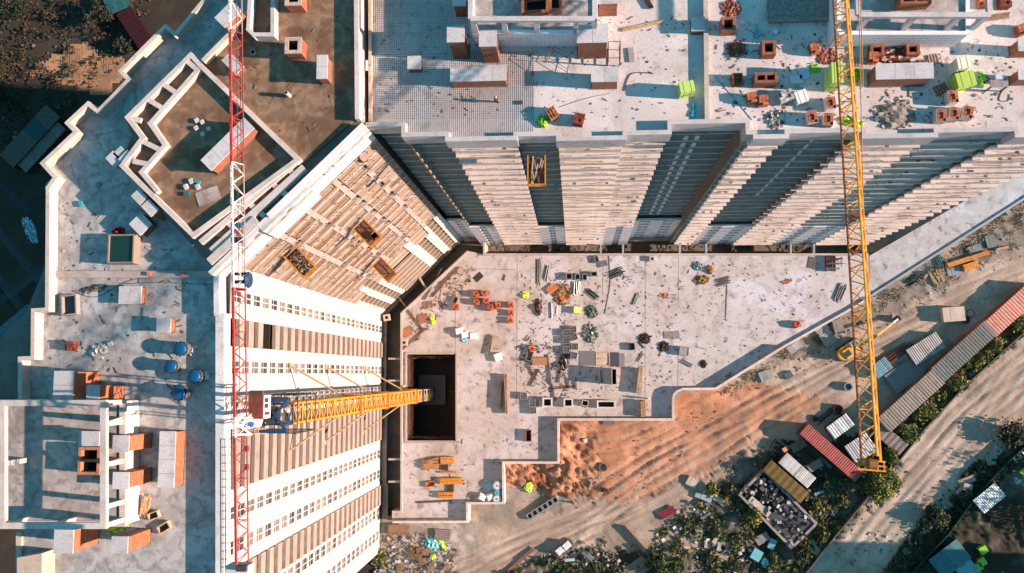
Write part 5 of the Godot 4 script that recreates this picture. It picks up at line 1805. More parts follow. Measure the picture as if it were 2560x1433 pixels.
func scaffold_frame() -> void:
	var t := thing("scaffold", "thin wire scaffold frame with draped netting between the two right chimneys", "scaffold", px(1398, 165, RN))
	var m := MB.new()
	m.col = L(110, 96, 88)
	var c := [px(1370, 155, RN), px(1418, 185, RN), px(1428, 150, RN), px(1385, 130, RN)]
	for k in 4:
		m.tube(c[k], c[k] + Vector3(0, 1.6, 0), 0.03, 0.03, 5, false)
		for y in [0.5, 1.6]:
			m.tube(c[k] + Vector3(0, y, 0), c[(k + 1) % 4] + Vector3(0, y, 0), 0.03, 0.03, 5, false)
	m.tube(c[0], c[2] + Vector3(0, 1.6, 0), 0.03, 0.03, 5, false)
	part("frame", m, M.metal, t, t.position)
	var s := thing("scaffold", "tall thin steel scaffold right of the biggest chimney cap", "scaffold", px(1540, 150, RN))
	m = MB.new()
	m.col = L(120, 84, 66)
	for u in [1519, 1548]:
		for v in [125, 165]:
			m.tube(px(u, v, RN), px(u, v, RN) + Vector3(0, 2.6, 0), 0.045, 0.045, 5, false)
		for y in [0.5, 1.0, 1.5, 2.0, 2.5]:
			m.tube(px(u, 125, RN) + Vector3(0, y, 0), px(u, 165, RN) + Vector3(0, y, 0), 0.04, 0.04, 5, false)
	for v in [125, 165]:
		m.tube(px(1519, v, RN) + Vector3(0, 2.5, 0), px(1548, v, RN) + Vector3(0, 2.5, 0), 0.04, 0.04, 5, false)
	part("frame", m, M.rust, s, s.position)

# ================================================================ things on the terrace
func shaft_box(u: float, v: float, base: float, sx: float, sz: float, h: float, turn: float, label: String, col: Color, wd := 0.28) -> void:
	var t := thing("shaft_opening", label, "shaft", px(u, v, base), deg_to_rad(turn))
	var m := MB.new()
	m.col = col
	for q in [-1, 1]:
		m.ybox(q * (sx - wd) / 2, 0, 0, wd, h, sz)
		m.ybox(0, 0, q * (sz - wd) / 2, sx - wd * 2, h - 0.006, wd)
	part("surround", m, M.concrete, t)
	m = MB.new()
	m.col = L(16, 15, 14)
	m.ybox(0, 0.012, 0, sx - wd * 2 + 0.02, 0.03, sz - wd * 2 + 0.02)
	part("hole", m, M.cloth, t)

func bundle(u: float, v: float, base: float, ln: float, wid: float, turn: float, n: int, col: Color, label: String, called := "pipe_bundle", cat := "pipes", mt: Material = null, sp := 0.12) -> void:
	var t := thing(called, label, cat, px(u, v, base), deg_to_rad(turn))
	for i in n:
		var m := MB.new()
		m.col = vary(col, 0.25)
		var z := (i + 0.5) / n * wid - wid / 2
		var r := wid / n * 0.42
		var y := r + (r * 1.5 if i % 2 else 0.0)
		var o := rf(-sp, sp) * ln
		m.tube(Vector3(-ln / 2 + o, y, z + rf(-sp, sp)), Vector3(ln / 2 + o, y, z + rf(-sp, sp)), r, r, 7)
		part("pipe", m, mt if mt else M.metal, t)

func crate_proto() -> Node3D:
	var t := thing("steel_crate", "", "crate", Vector3(), 0.0, "dark grid crates on the terrace")
	var m := MB.new()
	m.col = L(196, 190, 180)
	for q in [-1, 1]:
		m.ybox(q * 0.6, 0, 0, 0.08, 0.75, 1.28)
		m.ybox(0, 0, q * 0.6, 1.12, 0.745, 0.08)
	for k in 3:
		m.ybox(-0.3 + k * 0.3, 0.62, 0, 0.05, 0.07, 1.12)
		m.ybox(0, 0.63, -0.3 + k * 0.3, 1.12, 0.07, 0.05)
	part("grid", m, M.metal, t)
	m = MB.new()
	m.col = L(44, 44, 42)
	m.ybox(0, 0.03, 0, 1.13, 0.45, 1.13)
	part("lining", m, M.cloth, t)
	return t

func litter(called: String, label: String, cat: String, zone: Array, n: int, base: float, cols: Array, lo: float, hi: float, mt: Material, sticks := 0.4, hmul := 1.0) -> void:
	var pl := wpoly(zone, base)
	var r := Rect2(pl[0], Vector2())
	for p in pl:
		r = r.expand(p)
	var m := MB.new()
	var k := 0
	var guard := 0
	while k < n and guard < n * 40:
		guard += 1
		var p := Vector2(rf(r.position.x, r.end.x), rf(r.position.y, r.end.y))
		if not Geometry2D.is_point_in_polygon(p, pl):
			continue
		k += 1
		m.col = vary(cols[rng.randi() % cols.size()], 0.35)
		var s := lerpf(lo, hi, pow(rng.randf(), 2.5))
		var th := minf(0.25, s * 0.35) * hmul
		if rng.randf() < sticks:
			m.box(Vector3(p.x, base + th * 0.3 + 0.02, p.y), Vector3(s * 2.6, 0.06, 0.09), Basis.from_euler(Vector3(0, rf(0, TAU), rf(-0.08, 0.08))))
		else:
			m.box(Vector3(p.x, base + th * 0.4, p.y), Vector3(s, th, s * rf(0.4, 1.0)), Basis.from_euler(Vector3(rf(-0.2, 0.2), rf(0, TAU), rf(-0.2, 0.2))))
	var o := solo(called, m, mt, label, cat, Vector3())
	o.set_meta("kind", "stuff")

func build_terrace_things() -> void:
	var orr := L(214, 104, 62)
	var g := "orange brick stacks on the terrace"
	scatter_stacks([brick_stack_proto("brick_stack", "", 1.15, 0.9, 1.15, orr, g), brick_stack_proto("brick_stack", "", 1.05, 0.7, 1.2, L(222, 122, 76), g)], [
		[1192, 736, 3, 0, "orange brick stack, upper left of the square group of four"],
		[1211, 734, 0, 0, "orange brick stack, upper right of the square group of four"],
		[1193, 756, 0, 0, "orange brick stack, lower left of the square group of four"],
		[1216, 754, 4, 0, "orange brick stack, lower right of the square group of four"],
		[1228, 769, 20, 0, "tilted orange brick stack just below the square group of four"],
		[1246, 765, 12, 1, "orange brick stack between the tilted one and the column of three"],
		[1278, 763, 0, 1, "orange brick stack, top of the column of three"],
		[1278, 783, 3, 1, "orange brick stack, middle of the column of three"],
		[1276, 801, 5, 1, "orange brick stack, bottom of the column of three"],
		[1141, 769, 5, 0, "lone orange brick stack left of the square group"],
		[1330, 872, 15, 1, "orange bricks on the end of a grey frame in the scrap area"],
		[1991, 812, 20, 0, "lone orange brick stack far right on the terrace near the wall"]], 0.0)
	var cp := crate_proto()
	scatter_stacks([cp], [[1415, 832, 3, 0, "grid crate, upper left of the cluster of seven"], [1433, 824, 0, 0, "grid crate, topmost of the cluster of seven"], [1417, 851, 0, 0, "grid crate, left in the second row of the cluster"], [1435, 843, 20, 0, "twisted grid crate, right in the second row of the cluster"], [1416, 875, 5, 0, "grid crate, left in the third row of the cluster"], [1437, 867, 0, 0, "grid crate, right in the third row of the cluster"], [1435, 889, -12, 0, "grid crate, lowest of the cluster of seven"], [1310, 990, 0, 0, "grid crate, upper left of the three near the standing planks"], [1332, 1008, 0, 0, "grid crate, middle of the three near the standing planks"], [1333, 1026, 5, 0, "grid crate, lowest of the three near the standing planks"]], 0.0)
	# shafts
	shaft_box(1369, 1006, 0, 1.9, 1.8, 1.1, 0, "square concrete shaft opening, leftmost of the row above the wall", L(226, 216, 206))
	shaft_box(1421, 1007, 0, 1.8, 1.7, 1.1, 0, "square concrete shaft opening, second of the row above the wall", L(226, 216, 206))
	shaft_box(1463, 1008, 0, 1.25, 1.1, 0.9, -12, "small crooked shaft opening, third of the row above the wall", L(220, 190, 160), 0.12)
	shaft_box(1515, 1011, 0, 3.5, 1.5, 1.1, 0, "long concrete shaft opening at the right end of the row above the wall", L(226, 216, 206))
	shaft_box(1534, 942, 0, 0.95, 3.0, 3.0, 0, "tall narrow shaft casting a long shadow beside the dark mats", L(214, 196, 180), 0.1)
	shaft_box(1012, 857, 0, 1.3, 1.2, 1.0, 0, "small concrete shaft opening on the trench edge above the pit", L(214, 196, 178), 0.35)
	shaft_box(969, 795, -0.6, 1.2, 1.2, 1.2, 10, "small concrete shaft at the corner of the towers in the trench", L(214, 190, 170), 0.3)
	shaft_box(1630, 648, 0, 1.0, 1.0, 0.7, 0, "tiny concrete shaft opening on the edge under the deep tower recess", L(200, 196, 190), 0.25)
	shaft_box(1322, 1089, 0, 1.1, 2.2, 0.8, 0, "small rust red shaft box near the inner corner of the wall", L(150, 92, 70), 0.12)
	# planks, pipes and formwork
	boards("plank_stack", "long thin planks stacked on edge right of the pit, casting a shadow", "planks", 1266, 985, 0, 7.4, 0.5, 1.0, 92, L(186, 150, 118), 4, 0.15)
	boards("plank_stack", "short dark planks stacked on edge left of the long thin planks", "planks", 1251, 988, 0, 5.2, 0.3, 0.9, 88, L(120, 90, 70), 2, 0.1)
	boards("plank_stack", "pale planks leaning beside the white tilted box", "planks", 1226, 861, 0, 3.6, 0.6, 0.5, 80, L(176, 152, 128), 4, 0.5)
	flat_sheet("white_box", "white tilted box with open lid beside the pale planks", "box", 1246, 893, 0, 1.4, 1.4, 20, L(232, 230, 226), M.foil, 0.7)
	boards("plank_stack", "pale planks stacked on edge near the curved wall, casting a shadow", "planks", 1599, 952, 0, 4.6, 0.9, 1.2, 84, L(196, 172, 146), 6, 0.2)
	boards("formwork_stack", "tall wooden formwork panel beside the curved wall", "formwork", 1607, 1021, 0, 3.0, 0.9, 1.2, 90, L(196, 150, 104), 5, 0.05)
	bundle(1347, 684, 0, 4.8, 1.0, 88, 8, L(92, 92, 86), "long dark bundle of pipes standing upright in the picture")
	bundle(1368, 683, 0, 2.8, 1.0, 80, 6, L(100, 100, 94), "shorter dark bundle of pipes right of the long one")
	bundle(1441, 722, 0, 2.4, 1.4, 86, 7, L(176, 178, 176), "silver pipe bundle under the window frames")
	bundle(1480, 735, 0, 2.6, 1.1, -40, 8, L(78, 92, 84), "green grey pipe bundle lying at a slant")
	bundle(1590, 747, 0, 2.2, 0.85, 70, 6, L(110, 124, 120), "small grey pipe bundle alone in the middle of the terrace")
	bundle(1540, 682, 0, 2.7, 1.4, 25, 9, L(70, 66, 58), "dark rod bundle near the tower foot")
	bundle(1807, 704, 0, 2.5, 1.5, 14, 7, L(150, 138, 130), "pale grey pipe bundle right of the straw heaps")
	bundle(1379, 776, 0, 3.0, 0.35, 90, 2, L(190, 188, 184), "pair of silver poles beside the red and black bundle", "pole_pair", "poles")
	bundle(1392, 778, 0, 1.6, 0.2, 85, 1, L(190, 188, 184), "single short silver pole", "pole", "pole")
	bundle(1408, 969, 0, 4.8, 0.55, 4, 7, L(150, 84, 54), "rusty reinforcing bar bundle lying level", "rebar_bundle", "rebar", M.rust, 0.06)
	bundle(2100, 731, 0, 3.2, 1.5, 65, 8, L(130, 126, 122), "grey pipe bundle beside the yellow jib near the ramp")
	bundle(1715, 908, 0, 2.2, 0.8, -30, 5, L(150, 152, 150), "silver pipes under the grey skip on the right half")
	bundle(1600, 892, 0, 1.9, 0.4, 55, 3, L(96, 104, 100), "thin dark pipes lying near the terrace joint")
	bundle(1604, 862, 0, 1.6, 0.4, -50, 3, L(120, 130, 128), "short grey pipes under the large soil heap")
	for q in [[1374, 925, 5.8, 97, "long dark pole slanting down from the brown tarpaulin"], [1337, 945, 3.6, 60, "thin pole crossing under the brown tarpaulin, rising to the right"], [1332, 932, 3.0, -62, "thin pole crossing under the brown tarpaulin, falling to the right"], [1385, 985, 3.0, 95, "pole left of the rusty bars"], [1422, 958, 2.0, 95, "short pole crossing the rusty bars at left"], [1440, 958, 2.2, 92, "short pole crossing the rusty bars at right"], [1400, 940, 2.6, 80, "pole in front of the scrap stack"], [1503, 942, 2.4, 94, "pole on the shadow of the tall shaft"], [1083, 710, 7.0, 62, "long brown beam at the trench corner"], [1108, 712, 6.2, 50, "second brown beam at the trench corner"], [1122, 694, 6.0, 44, "third brown beam at the trench corner"], [1028, 785, 8.2, -52, "long rusty beam bridging the trench corner"], [1034, 850, 7.0, 42, "long brown pole crossing to the shaft on the trench edge"]]:
		boards("loose_pole", q[4], "pole", q[0], q[1], 0.06, q[2], 0.22, 0.2, q[3], L(128, 92, 68), 1)
	# yellow formwork beams and trays
	var yl := L(224, 150, 50)
	boards("beam_stack", "yellow formwork beams, upper right of the timber stacks below the pit", "beams", 1119, 1151, 0, 2.6, 1.4, 0.7, 2, L(216, 150, 76), 5, 0.05)
	boards("beam_stack", "messy brown beams left of the yellow formwork beams", "beams", 1078, 1160, 0, 2.9, 1.9, 0.7, 4, L(190, 136, 84), 6, 0.7)
	boards("beam_stack", "single row of yellow beams on dark bearers", "beams", 1122, 1181, 0, 3.1, 0.4, 0.4, 1, yl, 2)
	boards("beam_stack", "longest yellow beam stack below the pit", "beams", 1128, 1202, 0, 4.2, 1.2, 0.7, 2, yl, 5, 0.04)
	boards("beam_stack", "lowest yellow beam stack below the pit", "beams", 1115, 1237, 0, 2.8, 1.2, 0.7, 2, yl, 5, 0.04)
	trough("timber_tray", "small wooden tray left of the longest yellow beam stack", "tray", 1077, 1210, 0, 1.8, 0.5, 1.0, 8, L(206, 128, 72), L(176, 110, 66), M.wood)
	for q in [[1112, 1166, "pair of dark bearers under the upper beams"], [1126, 1220, "pair of dark bearers above the lowest beam stack"]]:
		boards("bearer_pair", q[2], "bearers", q[0], q[1], 0, 1.6, 1.4, 0.2, 90, L(76, 60, 46), 2)
	boards("steel_rail", "long thin steel rails lying above the lower wall", "rails", 1085, 1254, 0, 6.6, 0.4, 0.15, 3, L(96, 88, 84), 2, 0.1)
	# white bags, drums
	for q in [[1148, 828, 10, "white bulk bag, left of the three in a row"], [1163, 837, 12, "white bulk bag, middle of the three in a row"], [1184, 840, 0, "white bulk bag, right of the three in a row"]]:
		var m := MB.new()
		m.col = L(238, 234, 232)
		m.taper(0, 0, 0, 1.25, 0.7, 1.15, 1.05)
		m.taper(0, 0.7, 0, 1.3, 0.25, 1.2, 0.75)
		solo("bulk_bag", m, M.cloth, q[3], "bag", px(q[0], q[1], 0), deg_to_rad(q[2]), "white bulk bags on the terrace")
	heap("tarpaulin", "teal plastic sheet under the white bulk bags", "plastic sheet", 1160, 850, 0, 0.7, 0.5, 0.3, 20, [L(80, 170, 180), L(140, 200, 206)], M.foil, 4)
	for q in [[1244, 1213, 0.9, L(212, 210, 208), "upper white round tank in the wall corner"], [1245, 1231, 0.75, L(110, 176, 186), "teal round tank between the two white ones"], [1243, 1246, 0.85, L(216, 214, 212), "lower white round tank in the wall corner"]]:
		var t := thing("round_tank", q[4], "tank", px(q[0], q[1], 0))
		var m := MB.new()
		m.col = q[3]
		m.tube(Vector3(), Vector3(0, 1.0, 0), q[2], q[2], 20)
		m.tube(Vector3(0, 1.0, 0), Vector3(0, 1.15, 0), q[2] * 0.98, q[2] * 0.7, 20)
		part("tank_body", m, M.paint, t)
		m = MB.new()
		m.col = L(90, 90, 92)
		m.tube(Vector3(0, 1.15, 0), Vector3(0, 1.2, 0), 0.16, 0.16, 12)
		part("lid", m, M.paint, t)
	flat_sheet("teal_pallet", "teal square tray left of the round tanks", "tray", 1224, 1215, 0, 1.3, 1.5, 25, L(120, 182, 192), M.foil, 0.4)
	for q in [[1206, 1243, -25, "white bulk bag furthest left in the wall corner"], [1226, 1242, 15, "white bulk bag beside the lower round tank"]]:
		var m := MB.new()
		m.col = L(222, 226, 226)
		m.taper(0, 0, 0, 1.3, 0.7, 1.3, 1.05)
		m.taper(0, 0.7, 0, 1.35, 0.3, 1.35, 0.6)
		solo("bulk_bag", m, M.cloth, q[3], "bag", px(q[0], q[1], 0), deg_to_rad(q[2]))
	# window frames and small crates
	for q in [[1423, 692, 1.2, 1.3, 8, L(176, 168, 168), "open frame with a dark inside, left of the row of frames"], [1444, 693, 0.95, 1.2, 0, L(180, 180, 186), "open metal frame, second of the row"], [1462, 694, 0.95, 1.3, 0, L(184, 184, 188), "open metal frame, third of the row"], [1485, 686, 1.2, 0.9, 0, L(150, 152, 156), "grey box frame at the right end of the row"]]:
		trough("metal_frame", q[6], "frame", q[0], q[1], 0, q[2], 0.8, q[3], q[4], q[5], L(60, 54, 50), M.metal, 0.3)
	trough("grey_skip", "grey metal box near the tower foot beside a flat sheet", "box", 1491, 649, 0, 0.9, 0.5, 1.3, 15, L(150, 152, 154), L(110, 112, 114), M.metal, 0.6)
	flat_sheet("grey_sheet", "flat grey sheet beside the metal box at the tower foot", "sheet", 1506, 660, 0, 1.9, 1.1, 12, L(140, 138, 136), M.metal)
	flat_sheet("grey_sheet", "flat grey sheet in the middle right of the terrace", "sheet", 1690, 838, 0, 1.4, 1.5, 8, L(176, 168, 166), M.metal)
	flat_sheet("grey_sheet", "brown grey sheet left of the flat grey one", "sheet", 1671, 838, 0, 1.6, 1.3, 4, L(160, 146, 134), M.wood)
	flat_sheet("dark_sheet", "dark kite shaped steel sheet near the trench corner", "sheet", 1196, 693, 0, 1.8, 1.2, 42, L(84, 76, 72), M.metal, 0.05)
	flat_sheet("grey_sheet", "narrow grey plate right of the dark sheet", "plate", 1260, 694, 0, 0.45, 1.2, -15, L(120, 110, 104), M.metal, 0.05)
	trough("grey_skip", "grey skip with a dark side on the right half of the terrace", "skip", 1709, 878, 0, 1.8, 0.9, 1.7, -8, L(170, 164, 160), L(190, 184, 180), M.metal, 0.9)
	trough("dark_box", "small black box left of the soil heaps", "box", 1580, 867, 0, 1.0, 0.7, 1.3, 4, L(64, 64, 62), L(40, 40, 40), M.metal, 0.7)
	# scrap, tarps, soil
	flat_sheet("plywood_sheet", "orange plywood sheet on the scrap wood", "plywood", 1380, 722, 0.25, 2.0, 1.5, 38, L(214, 138, 92), M.wood)
	flat_sheet("plywood_sheet", "narrow orange plywood piece leaning on scrap wood", "plywood", 1407, 747, 0.3, 1.0, 0.8, -40, L(214, 130, 60), M.wood)
	flat_sheet("plywood_sheet", "orange plywood sheet by the trench corner", "plywood", 1018, 831, 0.06, 1.8, 1.6, 25, L(196, 132, 90), M.wood)
	flat_sheet("plywood_sheet", "brown plywood sheet under the rusty beam", "plywood", 1058, 797, 0.03, 2.0, 1.8, 10, L(176, 120, 90), M.wood)
	heap("scrap_wood", "heap of scrap wood and battens near the silver pipes", "scrap wood", 1406, 735, 0, 2.0, 2.2, 0.4, 20, [L(150, 116, 84), L(190, 150, 110), L(110, 84, 62)], M.wood, 140)
	flat_sheet("brown_tarpaulin", "brown tarpaulin over a low stack in the scrap area", "tarpaulin", 1349, 904, 0, 2.8, 1.5, 2, L(160, 112, 80), M.cloth, 0.5)
	trough("timber_tray", "grey open frame left of the brown tarpaulin", "frame", 1325, 888, 0, 1.2, 0.5, 2.4, -15, L(150, 134, 120), L(130, 116, 104), M.wood)
	heap("scrap_stack", "dark scrap stack beside the dark mats", "scrap", 1410, 905, 0, 0.9, 1.7, 0.7, -10, [L(80, 70, 62), L(150, 130, 110), L(60, 56, 52)], M.metal, 70)
	heap("tarpaulin", "dark green rope heap under the yellow green cube", "heap", 1478, 779, 0, 1.1, 1.3, 0.5, 20, [L(70, 84, 70), L(100, 110, 96), L(60, 66, 60)], M.cloth, 60)
	heap("tarpaulin", "dark green scrap heap right of the grid crates", "heap", 1476, 834, 0, 1.6, 1.8, 0.5, 0, [L(76, 84, 76), L(120, 130, 124), L(160, 164, 158)], M.metal, 110)
	heap("netting", "yellow green bag at the centre left of the terrace", "bag", 1312, 737, 0, 0.85, 0.85, 0.5, 0, [L(220, 232, 100), L(170, 200, 60)], M.foil, 10)
	wrapped_pack(1442, 776, 0, 1.1, 0.9, 1.2, 0, "yellow green cube pack in the middle of the terrace", L(228, 240, 130))
	heap("red_bundle", "red and black bundle right of the brick column", "bundle", 1346, 769, 0, 0.8, 1.6, 0.7, 5, [L(120, 50, 48), L(50, 48, 48), L(84, 80, 78)], M.cloth, 20)
	heap("soil_heap", "larger dark soil heap on the terrace joint", "soil", 1612, 847, 0, 1.15, 0.95, 0.5, 0, [L(58, 44, 34), L(76, 58, 44)], M.soil, 50)
	heap("soil_heap", "dark soil heap right of the terrace joint", "soil", 1659, 867, 0, 0.95, 1.0, 0.4, 0, [L(64, 50, 38), L(84, 66, 50)], M.soil, 50)
	heap("soil_heap", "small square dark soil heap nearest the slanting wall", "soil", 1758, 911, 0, 0.6, 0.65, 0.3, 10, [L(60, 44, 32)], M.soil, 30)
	heap("straw_heap", "teal plastic strips fanned out near the tower foot", "plastic sheet", 1743, 665, 0, 1.0, 0.8, 0.25, 0, [L(60, 96, 96), L(90, 120, 118)], M.foil, 50)
	heap("straw_heap", "yellow straw block near the tower foot", "straw", 1775, 675, 0, 0.65, 0.9, 0.6, 0, [L(186, 140, 70), L(150, 108, 54)], M.wood, 20)
	heap("straw_heap", "mixed straw and dark scrap heap below the straw block", "straw", 1753, 700, 0, 1.4, 0.9, 0.4, 10, [L(176, 134, 70), L(90, 76, 54)], M.wood, 70)
	heap("sand_patch", "orange sand patch right of the terrace joint", "sand", 1659, 739, 0, 1.0, 0.45, 0.1, 5, [L(214, 150, 110)], M.soil, 20)
	heap("sand_patch", "orange sand patch far right on the terrace", "sand", 1966, 704, 0, 1.0, 0.5, 0.12, 15, [L(200, 140, 96)], M.soil, 20)
	for q in [[1469, 896, 2.9, 2.8, L(104, 104, 108), "dark mat on the left of the framed bay"], [1536, 899, 1.7, 2.7, L(64, 66, 72), "darkest mat right of the bare wooden frame"], [1553, 901, 1.3, 2.6, L(116, 116, 116), "grey mat at the right end of the mats"]]:
		flat_sheet("dark_mat", q[5], "mat", q[0], q[1], 0, q[2], q[3], 0, q[4], M.cloth, 0.1)
	trough("bare_bay", "bare wooden frame between the dark mats", "frame", 1507, 898, 0, 2.7, 0.18, 2.6, 0, L(214, 186, 158), L(220, 202, 184), M.wood, 0.2)
	# steel channels in a stair pattern at the right end
	var st := thing("steel_channels", "stack of dark red steel channels laid in a stepped pattern beside the jib", "steel channels", px(2082, 662, 0))
	for k in 11:
		var m := MB.new()
		m.col = L(96, 52, 46) if k < 5 else L(120, 116, 112)
		var x := (k % 4) * 0.8 - 1.3
		var z := int(k / 4) * 0.9 - 1.1
		m.box(Vector3(x, 0.35, z), Vector3(1.3, 0.7, 0.16) if k % 2 else Vector3(0.16, 0.7, 1.2))
		m.box(Vector3(x + 0.3, 0.69, z + 0.2), Vector3(0.16, 0.06, 1.0) if k % 2 else Vector3(1.0, 0.06, 0.16))
		part("channel", m, M.rust, st)
	flat_sheet("dark_sheet", "dark sheet left of the steel channels", "sheet", 2030, 657, 0, 1.4, 2.2, -12, L(120, 116, 112), M.metal)
	for q in [[1070, 762, 8, "wooden pallet near the trench corner"]]:
		var m := MB.new()
		m.col = L(176, 130, 96)
		for k in 5:
			m.box(Vector3(0, 0.14, -0.6 + k * 0.3), Vector3(1.9, 0.04, 0.14))
		for k in 3:
			m.box(Vector3(-0.8 + k * 0.8, 0.06, 0), Vector3(0.12, 0.1, 1.4))
		solo("pallet", m, M.wood, q[3], "pallet", px(q[0], q[1], 0), deg_to_rad(q[2]))
	trough("timber_tray", "small grey tray above the lone brick stack", "tray", 1139, 751, 0, 0.9, 0.6, 1.3, -25, L(150, 130, 112), L(110, 96, 84), M.wood)
	# people in hi-vis clothes
	person("worker in a yellow green vest standing near the curved wall", 1620, 996, 0, 30, L(206, 230, 90), L(60, 64, 70), L(216, 232, 130))
	person("worker in a yellow green vest standing in the upper left corner of the pit", 1036, 905, -8.9, 90, L(206, 220, 60), L(60, 64, 50), L(220, 226, 120))
	person("worker in a green vest beside the mast at the pit edge", 1012, 966, 0, 60, L(160, 210, 50), L(80, 90, 50), L(206, 226, 90))
	heap("netting", "yellow green plastic draped near the trench corner", "plastic sheet", 1081, 801, 0, 0.6, 0.95, 0.5, 20, [L(200, 226, 60), L(150, 190, 50)], M.foil, 8)
	# litter
	var gz := [L(120, 108, 98), L(90, 80, 72), L(160, 140, 124), L(74, 64, 58)]
	litter("debris", "small debris scattered over the middle of the terrace", "debris", [1300, 650, 1700, 650, 1700, 960, 1300, 1030], 800, 0.0, gz, 0.04, 0.36, M.wood)
	litter("debris", "wood splinters and debris in the trench corner of the terrace", "debris", [1020, 790, 1172, 650, 1180, 700, 1090, 800, 1030, 870], 170, 0.0, [L(150, 108, 78), L(110, 80, 60), L(180, 140, 110)], 0.08, 0.6, M.wood, 0.7)
	litter("debris", "thin debris scattered over the right end of the terrace", "debris", [1700, 650, 2120, 650, 2110, 750, 1780, 950, 1700, 950], 260, 0.0, gz, 0.04, 0.3, M.wood)
	litter("debris", "rubble and splinters between the planks and the scrap area", "debris", [1285, 830, 1420, 870, 1420, 1000, 1290, 940], 260, 0.0, gz, 0.06, 0.5, M.wood, 0.55)
	litter("debris", "bits scattered along the wall on the lower left of the terrace", "debris", [1010, 1110, 1380, 1060, 1380, 1150, 1250, 1150, 1250, 1250, 1010, 1250], 90, 0.0, gz, 0.05, 0.35, M.wood)

func hose(label: String, pts: Array, base: float, r: float, col: Color) -> void:
	var cv := Curve3D.new()
	for i in range(0, pts.size(), 2):
		var p := px(pts[i], pts[i + 1], base) + Vector3(0, r, 0)
		var a := px(pts[maxi(0, i - 2)], pts[maxi(1, i - 1)], base)
		var b := px(pts[mini(pts.size() - 2, i + 2)], pts[mini(pts.size() - 1, i + 3)], base)
		cv.add_point(p, (a - b) * 0.18, (b - a) * 0.18)
	var m := MB.new()
	m.col = col
	var bp := cv.tessellate(3, 4)
	for i in bp.size() - 1:
		m.tube(bp[i], bp[i + 1], r, r, 5, false)
	solo("cable", m, M.cloth, label, "cable", Vector3())

func build_small() -> void:
	hose("dark cable curling right of the second low chimney on the north roof", [1560, 228, 1568, 200, 1580, 184, 1610, 182, 1632, 184], RN, 0.05, L(60, 58, 60))
	hose("thin cable running level below the low chimney on the north roof", [1398, 268, 1450, 250, 1490, 240, 1525, 234], RN, 0.03, L(90, 84, 84))
	hose("long thin cable down the middle of the terrace", [1522, 640, 1526, 700, 1520, 745, 1512, 785], 0, 0.05, L(110, 96, 90))
	hose("thin cable hanging straight down from the grey pipes at the right", [1818, 712, 1816, 760, 1815, 795], 0, 0.05, L(110, 100, 96))
	hose("thin cable lying across the west roof below the scrap", [180, 726, 240, 742, 330, 700, 440, 694], RW, 0.035, L(80, 76, 74))
	hose("second cable lying across the west roof towards the tower edge", [300, 710, 390, 706, 530, 712], RW, 0.03, L(80, 76, 74))
	hose("cable curling below the long chimney on the right roof", [2505, 228, 2498, 250, 2520, 252, 2524, 236], RN, 0.04, L(90, 80, 76))
	hose("thin cable along the lower edge of the right roof", [1786, 190, 1830, 240, 1880, 300], RN, 0.03, L(120, 100, 90))
	var dc := [L(150, 120, 100), L(120, 84, 64), L(180, 168, 160), L(96, 88, 84), L(190, 110, 76)]
	litter("debris", "brick chips and dirt scattered over the right roof", "debris", [1780, 60, 2540, 120, 2540, 320, 1790, 300], 650, RN, dc, 0.05, 0.32, M.brick, 0.25)
	litter("debris", "small scraps scattered over the open north roof", "debris", [940, 100, 1740, 30, 1740, 300, 940, 300], 260, RN, [L(110, 100, 96), L(160, 150, 144), L(90, 76, 68)], 0.04, 0.25, M.wood, 0.5)
	litter("debris", "small scraps scattered over the west roof", "debris", [120, 480, 480, 640, 440, 980, 90, 900, 130, 760], 200, RW, [L(130, 120, 112), L(190, 180, 172), L(100, 90, 82)], 0.04, 0.3, M.wood, 0.5)
	litter("debris", "scraps on the brown middle roof", "debris", [560, 110, 870, 60, 870, 290, 720, 360], 90, RM, [L(90, 70, 56), L(150, 130, 112)], 0.04, 0.25, M.wood, 0.5)
	# rubbish on the trench floor
	litter("debris", "boards and rubble on the trench floor at the foot of the towers", "debris", [1215, 606, 2160, 606, 2160, 633, 1215, 633], 260, -5.0, [L(130, 116, 100), L(90, 84, 78), L(160, 150, 138)], 0.15, 0.9, M.wood, 0.7)

# ================================================================ the yard below and the land around
func corrugated(mb: MB, at: Transform3D, ln: float, wid: float, pitch: float, col: Color, amp := 0.06) -> void:   # ribs run across the length
	var n := maxi(2, int(ln / pitch))
	for i in n:
		mb.col = vary(col, 0.16) if rng.randf() < 0.88 else col.lerp(L(120, 84, 62), rf(0.2, 0.6))
		for k in 2:
			var x0 := -ln / 2 + ln * (i + k * 0.5) / n
			var x1 := -ln / 2 + ln * (i + k * 0.5 + 0.5) / n
			var y0 := 0.0 if k == 0 else amp
			var y1 := amp if k == 0 else 0.0
			mb.quad(at * Vector3(x0, y0, -wid / 2), at * Vector3(x1, y1, -wid / 2), at * Vector3(x1, y1, wid / 2), at * Vector3(x0, y0, wid / 2), at.basis.y)

func shed(called: String, label: String, cat: String, u: float, v: float, ln: float, wid: float, h: float, turn: float, roof: Color, wall: Color, pitch := 0.3, slope := 0.0) -> Node3D:
	var t := thing(called, label, cat, px(u, v, GR + h) * Vector3(1, 0, 1) + Vector3(0, GR - 0.2, 0), deg_to_rad(turn))
	var m := MB.new()
	m.col = wall
	m.ybox(0, 0, 0, ln - 0.1, h + 0.1, wid - 0.1)
	part("wall", m, M.sheet, t)
	m = MB.new()
	m.col = roof
	m.box(Vector3(0, h + 0.14, 0), Vector3(ln, 0.06, wid), Basis(Vector3.RIGHT, slope))
	corrugated(m, Transform3D(Basis(Vector3.RIGHT, slope), Vector3(0, h + 0.19, 0)), ln, wid, pitch, roof)
	part("roof", m, M.sheet, t)
	return t

